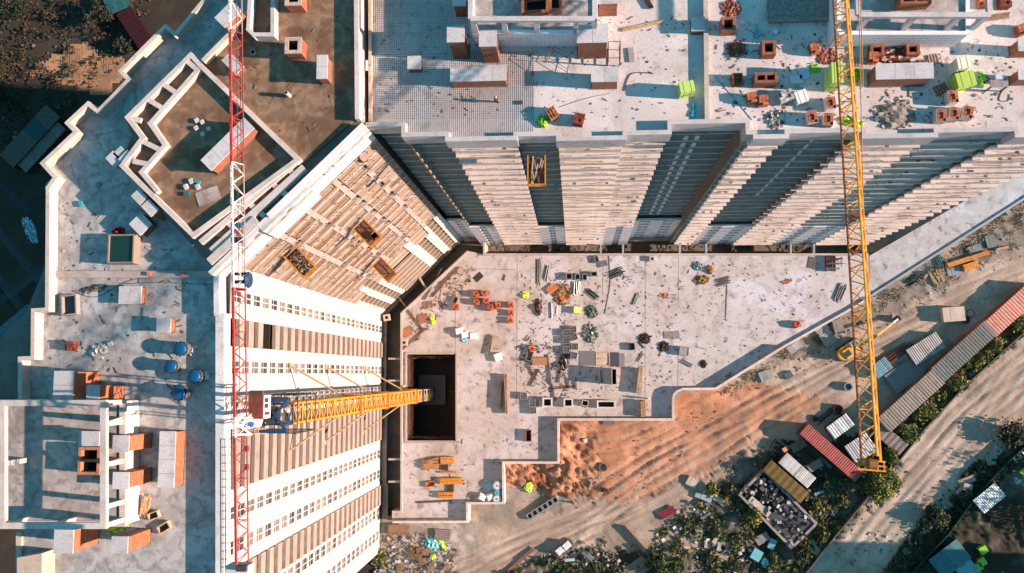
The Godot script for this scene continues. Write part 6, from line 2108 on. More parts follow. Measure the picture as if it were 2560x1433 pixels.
func leafy(called: String, label: String, cat: String, u: float, v: float, r: float, h: float, n: int, cols: Array, base := GR) -> void:
	var t := thing(called, label, cat, px(u, v, base))
	var m := MB.new()
	m.col = L(74, 56, 40)
	m.tube(Vector3(0, -0.5, 0), Vector3(0.1, h * 0.55, 0), 0.14 * h / 3, 0.06, 7)
	for k in 6:
		var a := rf(0, TAU)
		m.tube(Vector3(0, h * rf(0.2, 0.5), 0), Vector3(cos(a) * r * 0.6, h * rf(0.5, 0.85), sin(a) * r * 0.6), 0.05, 0.02, 5, false)
	part("trunk", m, M.wood, t)
	m = MB.new()
	var clumps := []
	for k in 11:
		var a := rf(0, TAU)
		var d := sqrt(rng.randf()) * r * 0.8
		clumps.append([Vector3(cos(a) * d, h * rf(0.45, 0.95), sin(a) * d), r * rf(0.25, 0.5), rng.randi() % cols.size()])
	for k in n:
		var c: Array = clumps[rng.randi() % clumps.size()]
		var dv: Vector3 = Vector3(rng.randfn(), rng.randfn() * 0.7, rng.randfn()) * float(c[1]) * 0.62
		var p: Vector3 = c[0] + dv
		m.col = vary(cols[c[2]], 0.35)
		var b := Basis.from_euler(Vector3(rf(-1, 1), rf(0, TAU), rf(-1, 1)))
		var s := rf(0.10, 0.24)
		m.tri(p + b * Vector3(-s, 0, 0), p + b * Vector3(0, 0, s * 1.8), p + b * Vector3(s, 0, 0))
		m.tri(p + b * Vector3(-s, 0, 0), p + b * Vector3(s, 0, 0), p + b * Vector3(0, 0.05, -s))
	part("crown", m, M.leaf, t)

func weeds(called: String, label: String, zone: Array, n: int, cols: Array, lo := 0.1, hi := 0.3) -> void:
	var pl := wpoly(zone, GR)
	var r := Rect2(pl[0], Vector2())
	for p in pl:
		r = r.expand(p)
	var f := FastNoiseLite.new()
	f.seed = int(zone[0])
	f.frequency = 0.22
	f.fractal_octaves = 3
	var m := MB.new()
	var k := 0
	var guard := 0
	while k < n and guard < n * 60:
		guard += 1
		var p := Vector2(rf(r.position.x, r.end.x), rf(r.position.y, r.end.y))
		var g := f.get_noise_2d(p.x, p.y)
		if g < rf(-0.35, 0.35) or not Geometry2D.is_point_in_polygon(p, pl):
			continue
		k += 1
		m.col = vary(cols[rng.randi() % cols.size()], 0.4)
		var q := Vector3(p.x, GR + 0.1 + maxf(0, g) * rf(0, 2.6), p.y)
		var b := Basis.from_euler(Vector3(rf(-0.9, 0.9), rf(0, TAU), rf(-0.9, 0.9)))
		var s := rf(lo, hi)
		m.tri(q + b * Vector3(-s, 0, 0), q + b * Vector3(0, 0, s * 2.0), q + b * Vector3(s, 0, 0))
		m.tri(q + b * Vector3(-s, 0, 0), q + b * Vector3(s, 0, 0), q + b * Vector3(0, 0.1, -s))
	var o := solo(called, m, M.leaf, label, "weeds", Vector3())
	o.set_meta("kind", "stuff")

func slab_piece(u: float, v: float, sx: float, sy: float, sz: float, turn: float, col: Color, label: String, called := "concrete_slab", cat := "slab", tilt := 0.0) -> void:
	var m := MB.new()
	m.col = col
	m.box(Vector3(0, sy * 0.5, 0), Vector3(sx, sy, sz), Basis(Vector3.FORWARD, tilt))
	m.col = vary(col, 0.2)
	m.box(Vector3(sx * 0.1, sy + 0.01, 0), Vector3(sx * 0.5, 0.03, sz * 0.8), Basis(Vector3.FORWARD, tilt))
	solo(called, m, M.concrete, label, cat, px(u, v, GR), deg_to_rad(turn))

func ringed(called: String, label: String, cat: String, u: float, v: float, r: float, h: float, col: Color, inner: Color, mt: Material) -> void:
	var t := thing(called, label, cat, px(u, v, GR))
	var m := MB.new()
	m.col = col
	var n := 18
	for i in n:
		var a := TAU * i / n
		m.box(Vector3(cos(a) * r, h / 2, sin(a) * r), Vector3(0.22, h, TAU * r / n * 1.1), Basis(Vector3.UP, -a))
	part("ring", m, mt, t)
	m = MB.new()
	m.col = inner
	m.tube(Vector3(0, -0.1, 0), Vector3(0, 0.12, 0), r * 0.95, r * 0.95, 16)
	part("hole", m, M.cloth, t)

func build_yard() -> void:
	var rust := L(164, 76, 66)
	# --- long shed row up the right side
	var rows := [[2533, 773, 12.0, 3.4, L(206, 140, 122), L(196, 96, 50), "pink corrugated shed at the upper end of the long row"], [2411, 879, 13.4, 3.4, L(104, 110, 104), L(210, 104, 36), "dark grey corrugated shed with orange front in the middle of the row"], [2278, 1003, 13.8, 3.4, L(140, 130, 118), L(150, 120, 90), "brown grey corrugated shed at the lower end of the row"]]
	for q in rows:
		shed("storage_shed", q[6], "shed", q[0], q[1], q[2], q[3], 2.4, 41.5, q[4], q[5], 0.55)
	shed("site_container", "long red corrugated container right of the burnt hut", "container", 2079, 1132, 13.2, 2.5, 2.6, -42, L(168, 82, 76), L(110, 48, 44), 0.42)
	shed("storage_shed", "small white corrugated shelter above the red container", "shelter", 2101, 1066, 4.6, 2.6, 1.6, 36, L(206, 214, 216), L(60, 54, 48), 0.5)
	shed("storage_shed", "grey corrugated roof under the tip of the yellow jib", "shed", 2152, 1120, 4.8, 3.6, 1.8, 33, L(170, 178, 182), L(80, 76, 70), 0.4)
	shed("storage_shed", "narrow brown grey roof right of the jib tip", "shed", 2228, 1098, 6.0, 2.6, 1.8, -42, L(130, 118, 108), L(80, 70, 60), 0.9)
	shed("site_container", "moss brown container roof beside the burnt hut", "container", 1965, 1204, 9.0, 2.5, 2.4, -42, L(118, 96, 44), L(70, 56, 30), 1.2)
	shed("storage_shed", "white corrugated roof with rust between the two containers", "shed", 1993, 1176, 7.0, 2.5, 1.7, -42, L(204, 204, 200), L(80, 70, 60), 0.35)
	shed("storage_shed", "white corrugated shed right of the lower road", "shed", 2474, 1246, 5.2, 3.0, 2.2, 39, L(206, 208, 206), L(70, 74, 70), 0.35)
	boards("dark_deck", "dark boarded deck joined to the white shed", "deck", 2502, 1274, GR + 0.4, 5.0, 2.4, 0.2, 39, L(76, 58, 44), 6, 0.1)
	shed("storage_shed", "dark teal metal shed at the bottom right corner", "shed", 2376, 1398, 6.4, 4.2, 2.4, 37, L(70, 116, 120), L(40, 60, 60), 3.0)
	shed("storage_shed", "pale teal metal shed joined to the dark teal one", "shed", 2417, 1424, 3.4, 4.2, 2.2, 37, L(120, 160, 164), L(50, 66, 66), 3.0)
	shed("storage_shed", "grey corrugated flat roof beside the pipe rack on the road", "shed", 2315, 872, 6.6, 3.4, 1.4, 32, L(158, 156, 150), L(90, 86, 80), 0.4)
	shed("storage_shed", "small teal corrugated shed under the yellow jib", "shed", 2203, 920, 3.6, 2.6, 1.4, 36, L(104, 150, 158), L(50, 70, 70), 0.35)
	shed("ramp_platform", "grey slatted platform against the slanting wall", "platform", 2066, 839, 4.2, 2.6, 0.5, -58, L(156, 152, 146), L(90, 80, 70), 0.45)
	flat_sheet("concrete_pad", "grey concrete pad with stains beside the teal shed", "pad", 2262, 938, GR + 0.1, 6.6, 4.0, 33, L(140, 142, 140), M.concrete, 0.3)
	bundle(2238, 888, GR + 0.3, 7.0, 1.8, 36, 7, L(130, 80, 66), "rack of rusty and grey pipes beside the flat roof")
	# --- burnt roofless hut
	var hut := thing("burnt_hut", "roofless burnt concrete hut full of blackened junk", "hut", px(1940, 1270, GR), deg_to_rad(-46))
	var m := MB.new()
	m.col = L(158, 150, 142)
	for q in [[0, -3.2, 13.6, 0.45], [0, 3.2, 13.6, 0.45]]:
		m.ybox(q[0], 0, q[1], q[2], 1.6, q[3])
	for q in [-6.7, 6.7]:
		m.ybox(q, 0, 0, 0.45, 1.59, 5.96)
	part("wall", m, M.concrete, hut)
	m = MB.new()
	m.col = L(46, 44, 44)
	m.ybox(-3.4, 0, 0, 6.4, 0.7, 6.2)
	m.col = L(72, 74, 76)
	m.ybox(3.3, 0, 0, 6.8, 1.35, 6.1)
	part("floor", m, M.concrete, hut)
	m = MB.new()
	for k in 420:
		m.col = vary([L(40, 38, 38), L(50, 52, 54), L(110, 104, 98), L(196, 190, 184)][rng.randi() % 4], 0.2)
		var s := rf(0.1, 0.6)
		m.box(Vector3(rf(-6.8, 6.8), rf(0.8, 1.65), rf(-3.3, 3.3)), Vector3(s * 1.5, s * 0.5, s), Basis.from_euler(Vector3(rf(-0.4, 0.4), rf(0, TAU), 0)))
	for k in 4:
		m.col = L(70, 74, 80)
		m.tube(Vector3(-6, 1.2, -2.4 + k * 0.45), Vector3(-0.5, 1.3, -2.2 + k * 0.45), 0.14, 0.14, 7)
	var jk := part("junk", m, M.rust, hut)
	jk.set_meta("kind", "stuff")
	m = MB.new()
	m.col = L(206, 194, 180)
	m.box(Vector3(-2.6, 1.5, 2.1), Vector3(4.6, 0.3, 1.2), Basis(Vector3.UP, 0.08))
	part("fallen_slab", m, M.concrete, hut)
	# --- excavator
	excavator()
	# --- timber, slabs and blocks beside the ramp
	var tm := L(226, 154, 70)
	boards("timber_stack", "longest orange timber stack beside the ramp road", "timber", 2394, 656, GR, 4.5, 0.9, 0.7, 18, tm, 4, 0.04)
	boards("timber_stack", "upper orange timber stack beside the ramp road", "timber", 2447, 639, GR, 3.6, 0.8, 0.7, 18, tm, 4, 0.04)
	boards("timber_stack", "short orange timber stack nearest the road", "timber", 2424, 666, GR, 2.8, 1.2, 0.8, 18, L(232, 158, 60), 5, 0.04)
	boards("timber_trestle", "small wooden trestle beside the road at upper right", "trestle", 2505, 621, GR, 2.3, 0.4, 0.4, 12, L(206, 180, 140), 2)
	bundle(2349, 655, GR, 2.6, 1.3, -70, 6, L(60, 124, 134), "teal pipe bundle left of the orange timber")
	bundle(2284, 699, GR, 3.0, 1.6, 30, 6, L(50, 84, 84), "dark green pipe bundle beside the ramp kerb")
	boards("plank_stack", "untidy pale planks between the green pipes and the timber", "planks", 2340, 692, GR, 2.8, 2.2, 0.4, -68, L(176, 156, 120), 7, 0.7)
	boards("plank_stack", "tilted pale plank beside the untidy planks", "plank", 2321, 684, GR, 2.6, 0.5, 0.3, 46, L(196, 166, 126), 1)
	slab_piece(2436, 622, 2.5, 0.4, 1.3, 18, L(130, 140, 138), "grey slab above the orange timber stacks")
	slab_piece(2475, 604, 1.7, 0.4, 2.4, 12, L(120, 134, 132), "upright grey slab right of the orange timber")
	slab_piece(2510, 523, 2.6, 0.4, 0.9, -48, L(150, 148, 142), "long grey slab in the rough ground above the timber")
	slab_piece(2384, 678, 2.4, 0.15, 1.6, 8, L(150, 160, 166), "thin blue grey sheet below the orange timber", "steel_sheet", "sheet")
	slab_piece(2377, 787, 4.0, 1.5, 2.7, 4, L(214, 196, 176), "big pale concrete block on the upper road", "concrete_block", "block")
	ringed("tyre", "black tyre right of the big concrete block", "tyre", 2414, 800, 0.6, 0.35, L(40, 42, 42), L(70, 66, 60), M.cloth)
	for q in [[2408, 780, "left wire ring above the black tyre"], [2427, 784, "right wire ring above the black tyre"]]:
		ringed("wire_ring", q[2], "ring", q[0], q[1], 0.65, 0.08, L(90, 86, 80), L(150, 136, 122), M.metal)
	slab_piece(1910, 940, 1.8, 0.5, 1.8, 20, L(150, 156, 160), "pale broken slab below the slanting wall")
	slab_piece(1971, 938, 1.4, 0.5, 1.2, 30, L(90, 104, 104), "dark green slab below the slanting wall")
	slab_piece(1987, 868, 3.0, 0.3, 1.6, 35, L(160, 162, 158), "flat grey slab against the slanting wall")
	slab_piece(2092, 818, 1.8, 1.3, 2.6, 12, L(150, 140, 130), "rounded grey rock under the yellow jib", "rock", "rock")
	# --- earth works
	ringed("well_ring", "round concrete well ring in the orange earth", "well", 1508, 1168, 0.72, 0.7, L(130, 120, 108), L(20, 18, 16), M.concrete)
	for q in [[1500, 1193, 60, "left twisted pale pipe below the well ring"], [1488, 1200, 10, "middle twisted pale pipe below the well ring"], [1480, 1210, 70, "lower twisted pale pipe below the well ring"]]:
		boards("pale_pipe", q[3], "pipe", q[0], q[1], GR + 0.1, 2.4, 0.5, 0.2, q[2], L(206, 180, 156), 2, 0.5)
	slab_piece(1463, 1101, 0.7, 0.5, 0.6, 20, L(226, 220, 214), "small white block in the orange earth", "white_block", "block")
	heap("soil_heap", "dark red soil lump below the twisted pipes", "soil", 1511, 1225, GR + 0.1, 0.7, 0.5, 0.5, 0, [L(110, 74, 56), L(84, 56, 44)], M.soil, 10)
	boards("pallet_board", "grey pipes leaning at the outer face of the wall", "pipes", 1522, 1056, GR, 2.2, 0.8, 0.3, 2, L(120, 112, 110), 4)
	heap("netting", "yellow green plastic lying in the orange earth", "plastic sheet", 1321, 1218, GR + 0.3, 0.8, 1.0, 0.4, -20, [L(196, 226, 60), L(150, 190, 50)], M.foil, 8)
	boards("timber_sheets", "reddish wooden panels beside the yellow green plastic", "panels", 1340, 1198, GR + 0.2, 2.0, 1.6, 0.2, 25, L(176, 96, 66), 5, 0.2)
	boards("red_sheets", "stack of dark red sheets on the dirt road edge", "sheets", 1668, 1281, GR, 3.0, 1.6, 0.4, 26, L(136, 40, 60), 3, 0.15)
	for i in 6:
		trough("concrete_box", ["first grey box at the lower end of the row beside the dirt road", "second grey box of the row beside the dirt road", "third grey box of the row beside the dirt road", "fourth grey box of the row beside the dirt road", "fifth grey box of the row beside the dirt road", "last grey box at the upper end of the row beside the dirt road"][i], "box", 1325 + i * 12.6, 1289 - i * 8.0, GR, 1.05, 0.8, 1.15, 32, L(150, 158, 156), L(60, 70, 70), M.concrete, 0.4)
	for q in [[1400, 1376, "left white tank cube on the small trailer"], [1417, 1363, "right white tank cube on the small trailer"]]:
		flat_sheet("white_tank", q[2], "tank", q[0], q[1], GR + 0.4, 1.35, 1.15, 40, L(222, 226, 230), M.paint, 1.0)
	boards("small_trailer", "small timber trailer under the white tank cubes", "trailer", 1412, 1367, GR + 0.1, 3.6, 1.3, 0.3, 40, L(100, 90, 80), 4)
	# --- beams, slabs on the rubble ground at the bottom
	var cb := L(196, 182, 164)
	for q in [[1758, 1243, 3.2, 1.0, -22, L(150, 168, 174), "long blue grey slab at the edge of the rubble"], [1796, 1249, 3.2, 1.1, -38, cb, "pale slab right of the blue grey one"], [1730, 1205, 2.0, 1.7, -30, L(196, 184, 170), "square pale slab at the top of the rubble"], [1740, 1333, 2.6, 1.1, 35, L(150, 160, 162), "blue grey slab above the rubble garden"], [1793, 1344, 2.6, 0.8, 52, cb, "pale beam, first of the leaning group of beams"], [1808, 1346, 2.4, 0.8, -42, L(190, 164, 136), "brown pale beam, second of the leaning group"], [1812, 1360, 2.4, 0.8, -42, L(176, 150, 124), "brown pale beam, third of the leaning group"], [1764, 1360, 1.4, 0.5, 85, L(206, 196, 186), "short upright beam left of the leaning group"], [1797, 1366, 1.7, 0.7, 80, cb, "short beam under the leaning group"], [1695, 1366, 2.4, 0.8, 30, cb, "upper beam of the crossed pair beside the ladder"], [1709, 1371, 2.4, 0.8, 25, L(206, 194, 178), "lower beam of the crossed pair beside the ladder"], [1712, 1356, 2.2, 0.7, -45, L(176, 152, 126), "brown beam lying over the crossed pair"], [1814, 1385, 1.7, 1.3, 40, L(206, 200, 194), "square pale slab below the leaning group"], [1802, 1390, 2.6, 0.7, -20, L(176, 152, 128), "brown beam below the leaning group"], [1905, 1346, 2.6, 1.6, 30, L(150, 142, 134), "grey slab beside the burnt hut"], [1842, 1228, 1.4, 1.0, 10, L(110, 140, 146), "teal grey slab behind the pale slab"], [1764, 1290, 2.2, 0.5, 32, L(120, 124, 120), "thin grey beam in the weeds"]]:
		slab_piece(q[0], q[1], q[2], 0.45, q[3], q[4], q[5], q[6], "concrete_beam", "beam")
	flat_sheet("teal_box", "large teal box at the bottom near the burnt hut", "box", 1890, 1386, GR, 1.8, 2.0, -30, L(110, 170, 180), M.foil, 0.8)
	flat_sheet("teal_box", "smaller teal box above the large one", "box", 1929, 1359, GR, 1.2, 1.9, -25, L(100, 150, 160), M.foil, 0.7)
	heap("tarpaulin", "torn teal sheet at the bottom below the teal boxes", "plastic sheet", 1917, 1413, GR, 0.8, 1.3, 0.5, 30, [L(90, 160, 170), L(130, 190, 200)], M.foil, 8)
	boards("steel_rail", "long dark steel girder at the bottom centre", "girder", 1600, 1362, GR + 0.2, 9.4, 0.6, 0.5, -47, L(60, 62, 62), 2, 0.05)
	boards("steel_rail", "thin dark girder beside the long one", "girder", 1615, 1395, GR + 0.2, 7.0, 0.4, 0.4, -42, L(56, 50, 46), 2, 0.05)
	boards("ladder_fence", "ladder like timber strip at the bottom between rubble and bushes", "ladder", 1715, 1410, GR + 0.1, 5.0, 1.2, 0.2, -85, L(130, 120, 108), 5, 0.1)
	boards("paving", "pale concrete paving panels at the bottom centre", "paving", 1592, 1422, GR, 5.0, 3.0, 0.2, 35, L(150, 132, 114), 3, 0.05)
	boards("brown_girder", "long brown girder left of the white tank cubes", "girder", 1295, 1405, GR, 8.0, 0.5, 0.4, 40, L(140, 108, 84), 2, 0.1)
	flat_sheet("teal_box", "pale teal plastic strip below the white tank cubes", "plastic sheet", 1424, 1400, GR, 1.9, 0.5, 5, L(150, 190, 196), M.foil, 0.2)
	slab_piece(1470, 1388, 2.4, 0.4, 0.9, -40, L(110, 128, 128), "dark teal slab right of the white tank cubes")
	# --- pallet dump at the foot of the west tower
	var k2 := 0
	var wh := ["topmost pallet of the dump heap", "second pallet on the left of the dump heap", "third pallet in the middle of the dump heap", "fourth pallet right of the middle of the dump heap", "fifth pallet low in the dump heap", "sixth pallet lower right of the dump heap", "seventh pallet lowest in the dump heap", "eighth pallet at the right end of the dump heap", "ninth pallet at the left end of the dump heap"]
	for q in [[1036, 1372, 40], [1026, 1383, 60], [1050, 1376, 10], [1064, 1380, -5], [1044, 1392, 70], [1056, 1405, 15], [1078, 1418, 50], [1118, 1418, 70], [1000, 1420, 5]]:
		m = MB.new()
		m.col = vary(L(168, 128, 92), 0.15)
		for k in 6:
			m.box(Vector3(-0.6 + k * 0.24, 0.14, 0), Vector3(0.15, 0.04, 1.2), Basis())
		for k in 3:
			m.box(Vector3(0, 0.06, -0.5 + k * 0.5), Vector3(1.4, 0.1, 0.1))
		var pl := solo("pallet", m, M.wood, wh[k2], "pallet", px(q[0], q[1], GR + 0.3 + 0.12 * (k2 % 4)), deg_to_rad(q[2]), "pallets in the dump heap")
		pl.rotation.x = rf(-0.25, 0.25)
		k2 += 1
	boards("wood_platform", "grey wooden platform at the foot of the west tower", "platform", 998, 1325, GR + 0.8, 4.2, 2.0, 0.2, 0, L(160, 126, 100), 6, 0.06)
	boards("pallet_stack", "weathered pallet stack above the dump heap", "pallet", 1107, 1337, GR, 3.0, 2.1, 0.6, -3, L(150, 140, 128), 6, 0.08)
	heap("netting", "teal plastic film over the dump heap", "plastic sheet", 1080, 1360, GR + 0.3, 1.6, 1.1, 0.5, -20, [L(90, 170, 170), L(150, 200, 200), L(60, 130, 130)], M.foil, 25)
	heap("netting", "yellow green plastic film trailing from the dump heap", "plastic sheet", 1105, 1360, GR + 0.2, 0.5, 1.5, 0.4, 35, [L(206, 230, 90), L(160, 200, 60)], M.foil, 8)
	heap("netting", "yellow green bag in the middle of the dump heap", "bag", 1082, 1392, GR + 0.2, 0.6, 0.6, 0.5, 0, [L(200, 220, 80), L(140, 170, 50)], M.foil, 6)
	# --- right hand compound
	for q in [[2453, 1373, 30, "topmost green pack of the four at the bottom right"], [2450, 1403, 32, "second green pack of the four at the bottom right"], [2440, 1416, 32, "third green pack of the four at the bottom right"], [2424, 1436, 32, "lowest green pack of the four at the bottom right"], [2556, 1180, 40, "green pack at the right edge beside white sacks"]]:
		wrapped_pack(q[0], q[1], GR, 1.4, 1.1, 1.3, q[2], q[3], L(150, 190, 60))
	for q in [[2534, 1155, 40, "pair of white sacks upper left at the right edge"], [2553, 1141, 40, "pair of white sacks upper right at the right edge"], [2543, 1201, 20, "round white sacks above the white shed"]]:
		heap("sack", q[3], "sacks", q[0], q[1], GR, 1.0, 0.8, 0.7, q[2], [L(206, 200, 190), L(180, 172, 162)], M.cloth, 4)
	var hb := thing("flatbed_stack", "broken slabs heaped beside the lower road", "slab heap", px(2410, 1215, GR), deg_to_rad(35))
	for q in [[-0.8, 0.5, 2.6, 1.8, 0.2], [0.9, -0.7, 3.0, 1.2, -0.2], [0.1, 0.2, 1.3, 1.6, 0.7], [-0.2, 0.9, 0.6, 2.0, 0.4]]:
		m = MB.new()
		m.col = vary(L(178, 162, 148), 0.1)
		m.box(Vector3(q[0], 0.35 + absf(q[4]), q[1]), Vector3(q[2], 0.35, q[3]), Basis.from_euler(Vector3(0.1, q[4], 0.12)))
		part("slab", m, M.concrete, hb)
	slab_piece(2475, 1149, 1.6, 0.5, 1.9, 10, L(150, 150, 144), "grey slab in the weeds beside the road")
	slab_piece(2487, 1131, 1.6, 0.5, 2.2, -40, L(160, 158, 152), "tilted grey slab above the other one in the weeds")
	ringed("round_drum", "round grey drum ring under the yellow jib", "drum", 2118, 967, 0.7, 0.9, L(150, 164, 170), L(90, 110, 116), M.metal)
	ringed("cable_drum", "dark red cable drum above the white shelter", "drum", 2093, 1024, 0.85, 0.8, L(60, 30, 34), L(110, 40, 48), M.rust)
	ringed("tyre", "black tyre left of the dark red cable drum", "tyre", 2036, 1046, 0.55, 0.4, L(36, 36, 36), L(60, 54, 48), M.cloth)
	bundle(2064, 1038, GR, 4.0, 1.0, 40, 4, L(84, 80, 76), "dark pipes between the tyre and the cable drum")
	trough("burnt_box", "dark box with an orange bucket at the tip of the shadow", "box", 1945, 1118, GR, 2.6, 1.0, 2.0, -35, L(66, 64, 64), L(50, 48, 48), M.metal, 0.6)
	flat_sheet("orange_bucket", "orange bucket in the corner of the dark box", "bucket", 1961, 1124, GR + 0.7, 0.8, 0.8, 30, L(206, 140, 100), M.foil, 0.5)
	slab_piece(1994, 1114, 2.8, 0.7, 1.6, 30, L(120, 112, 96), "mossy grey slab left of the red container")
	slab_piece(2036, 1164, 2.8, 0.6, 1.5, 30, L(130, 124, 112), "pale slab with a hole beside the red container")
	slab_piece(2046, 1232, 1.8, 0.5, 0.5, 20, L(130, 164, 170), "small teal gutter piece beside the moss brown container", "gutter_piece", "gutter")
	boards("plank_stack", "dark planks beside the red container", "planks", 2064, 1157, GR, 2.6, 0.7, 0.3, -42, L(110, 110, 108), 3, 0.2)
	# --- fences and walls
	var fw := thing("fence_wall", "low concrete fence wall between the shed row and the lower road", "fence", px(2221, 1186, GR))
	var fl := [2575, 818, 2416, 962, 2310, 1075, 2221, 1186, 2163, 1252, 2085, 1345, 2010, 1440]
	for i in range(0, fl.size() - 2, 2):
		m = MB.new()
		m.col = L(104, 98, 86)
		m.wall(pq(fl[i], fl[i + 1], GR + 1), pq(fl[i + 2], fl[i + 3], GR + 1), 0.2, GR - 1, GR + 1.3 - 0.01 * (i % 3))
		part("panel", m, M.concrete, fw, fw.position)
	var gf := thing("green_fence", "dark green sheet fence along the compound at the bottom right", "fence", px(2440, 1230, GR))
	fl = [2575, 1100, 2520, 1150, 2440, 1235, 2370, 1330, 2270, 1440]
	for i in range(0, fl.size() - 2, 2):
		m = MB.new()
		m.col = L(26, 70, 56)
		m.wall(pq(fl[i], fl[i + 1], GR + 1), pq(fl[i + 2], fl[i + 3], GR + 1), 0.1, GR - 1, GR + 2.0 - 0.01 * (i % 3))
		part("panel", m, M.sheet, gf, gf.position)
	# --- plants
	var gA := [L(84, 92, 34), L(54, 66, 28), L(120, 116, 46)]
	var gB := [L(98, 98, 38), L(64, 74, 30), L(120, 112, 48)]
	var gC := [L(44, 54, 28), L(30, 40, 22), L(66, 72, 34)]
	leafy("tree", "large bushy tree under the tip of the yellow jib", "tree", 2196, 1208, 2.6, 4.2, 3200, gA)
	leafy("tree", "small tree right of the jib tip beside the brown roof", "tree", 2218, 1138, 1.3, 2.6, 900, gA)
	leafy("bush", "yellow green bush on the slope below the grey shed row", "bush", 2302, 1030, 1.8, 2.4, 1500, gB)
	leafy("bush", "bush lower down the slope beside the brown grey shed", "bush", 2270, 1084, 1.7, 2.2, 1300, gB)
	leafy("bush", "pale bush beside the dark grey shed", "bush", 2478, 862, 1.5, 2.2, 1200, gB)
	leafy("bush", "second pale bush beside the dark grey shed, further down", "bush", 2452, 890, 1.5, 2.0, 1100, gB)
	leafy("bush", "pale bush at the lower end of the dark grey shed", "bush", 2424, 912, 1.3, 1.9, 900, gB)
	leafy("bush", "bush beside the pink shed at the right edge", "bush", 2546, 812, 1.3, 2.0, 900, gA)
	leafy("bush", "bush above the fence between two sheds", "bush", 2384, 962, 1.5, 2.0, 1000, gA)
	leafy("bush", "green bush at the bottom between girders and ladder", "bush", 1674, 1410, 2.2, 2.4, 1800, gA)
	leafy("bush", "bush in the weeds below the burnt hut", "bush", 2000, 1385, 1.8, 2.2, 1400, gC)
	leafy("bush", "bush left of the burnt hut", "bush", 1876, 1290, 1.6, 2.0, 1300, gA)
	leafy("bush", "small bush beside the pale slab in the rubble", "bush", 1778, 1222, 1.0, 1.3, 600, gB)
	leafy("bush", "bush at the foot of the west tower beside the dump heap", "bush", 950, 1393, 1.5, 1.8, 1100, gB)
	leafy("bush", "dark bush at the bottom right corner beside the compound", "bush", 2330, 1290, 2.0, 2.4, 1500, gC)
	leafy("bush", "dark bush at the right edge above the compound", "bush", 2530, 1085, 2.4, 2.6, 1600, gC)
	weeds("weed_patch", "dark weeds between the sheds and the burnt hut", [2210, 1190, 2150, 1280, 2000, 1440, 1850, 1440, 1960, 1330, 2060, 1200], 5200, [L(58, 62, 32), L(84, 84, 40), L(40, 46, 26), L(110, 100, 44)])
	weeds("weed_patch", "weeds on the slope beside the shed row", [2560, 800, 2570, 830, 2410, 970, 2300, 1090, 2250, 1140, 2240, 1080, 2330, 990, 2450, 870], 3600, [L(90, 90, 36), L(66, 72, 32), L(120, 112, 46)])
	weeds("weed_patch", "weeds along the right of the lower road", [2570, 1080, 2570, 1140, 2440, 1260, 2290, 1440, 2200, 1440, 2290, 1310, 2430, 1160], 4200, [L(52, 56, 34), L(70, 72, 44), L(36, 42, 26)])
	weeds("weed_patch", "weeds round the rubble at the bottom", [1640, 1330, 1760, 1240, 1860, 1200, 1900, 1330, 1840, 1440, 1600, 1440], 3400, [L(70, 74, 36), L(96, 90, 46), L(46, 52, 30)])
	weeds("weed_patch", "dark weeds at the bottom centre beside the white tank cubes", [1270, 1433, 1380, 1395, 1480, 1370, 1560, 1420, 1560, 1445, 1270, 1445], 1700, [L(58, 62, 36), L(80, 80, 44)])
	weeds("weed_patch", "dry weeds below the pale ramp", [2190, 745, 2330, 670, 2560, 480, 2570, 560, 2420, 650, 2300, 720, 2200, 770], 900, [L(120, 110, 84), L(104, 98, 72), L(140, 128, 100)], 0.06, 0.16)
	weeds("weed_patch", "weeds at the outer foot of the slanting wall", [1790, 985, 1960, 880, 2130, 790, 2120, 800, 1970, 895, 1830, 985], 380, [L(120, 110, 78), L(96, 92, 60)], 0.06, 0.16)
	# --- rubble
	var rb := [L(176, 168, 158), L(140, 132, 122), L(206, 198, 188), L(110, 102, 94)]
	litter("rubble", "pale rubble between the beams at the bottom", "rubble", [1640, 1320, 1760, 1230, 1880, 1290, 1890, 1440, 1720, 1440, 1640, 1400], 700, GR + 0.1, rb, 0.1, 0.7, M.concrete, 0.15)
	litter("rubble", "rubble and splinters in the dump heap at the tower foot", "rubble", [960, 1320, 1140, 1350, 1150, 1440, 930, 1440], 620, GR + 0.15, [L(150, 120, 92), L(190, 184, 174), L(120, 96, 74), L(200, 200, 196)], 0.1, 0.7, M.wood, 0.5, 1.4)
	litter("rubble", "pale stones along the lower road", "rubble", [2090, 1300, 2240, 1150, 2270, 1180, 2150, 1330, 2300, 1320, 2210, 1440, 1990, 1440], 360, GR + 0.05, rb, 0.06, 0.5, M.concrete, 0.05)
	litter("rubble", "stones and clods over the orange earth and the dirt road", "rubble", [1270, 1180, 1400, 1060, 1690, 1060, 1720, 990, 1850, 980, 1640, 1240, 1350, 1290], 420, GR + 0.1, [L(186, 132, 100), L(206, 156, 124), L(150, 104, 80)], 0.05, 0.34, M.soil, 0.1)
	litter("rubble", "junk between the containers and the burnt hut", "rubble", [1800, 1150, 1990, 1090, 2070, 1190, 2180, 1260, 2080, 1330, 1960, 1200, 1870, 1250], 480, GR + 0.2, [L(110, 104, 98), L(76, 70, 64), L(150, 146, 140), L(70, 96, 100)], 0.1, 0.7, M.rust, 0.4)
	litter("rubble", "grit scattered beside the upper road", "rubble", [1800, 990, 2130, 800, 2330, 700, 2560, 560, 2560, 640, 2330, 760, 1990, 960], 380, GR + 0.05, rb, 0.05, 0.4, M.concrete, 0.2)
	litter("rubble", "brown and pale clutter round the bottom centre", "rubble", [1250, 1430, 1330, 1380, 1500, 1360, 1640, 1440, 1250, 1445], 320, GR + 0.1, rb, 0.08, 0.6, M.concrete, 0.35)

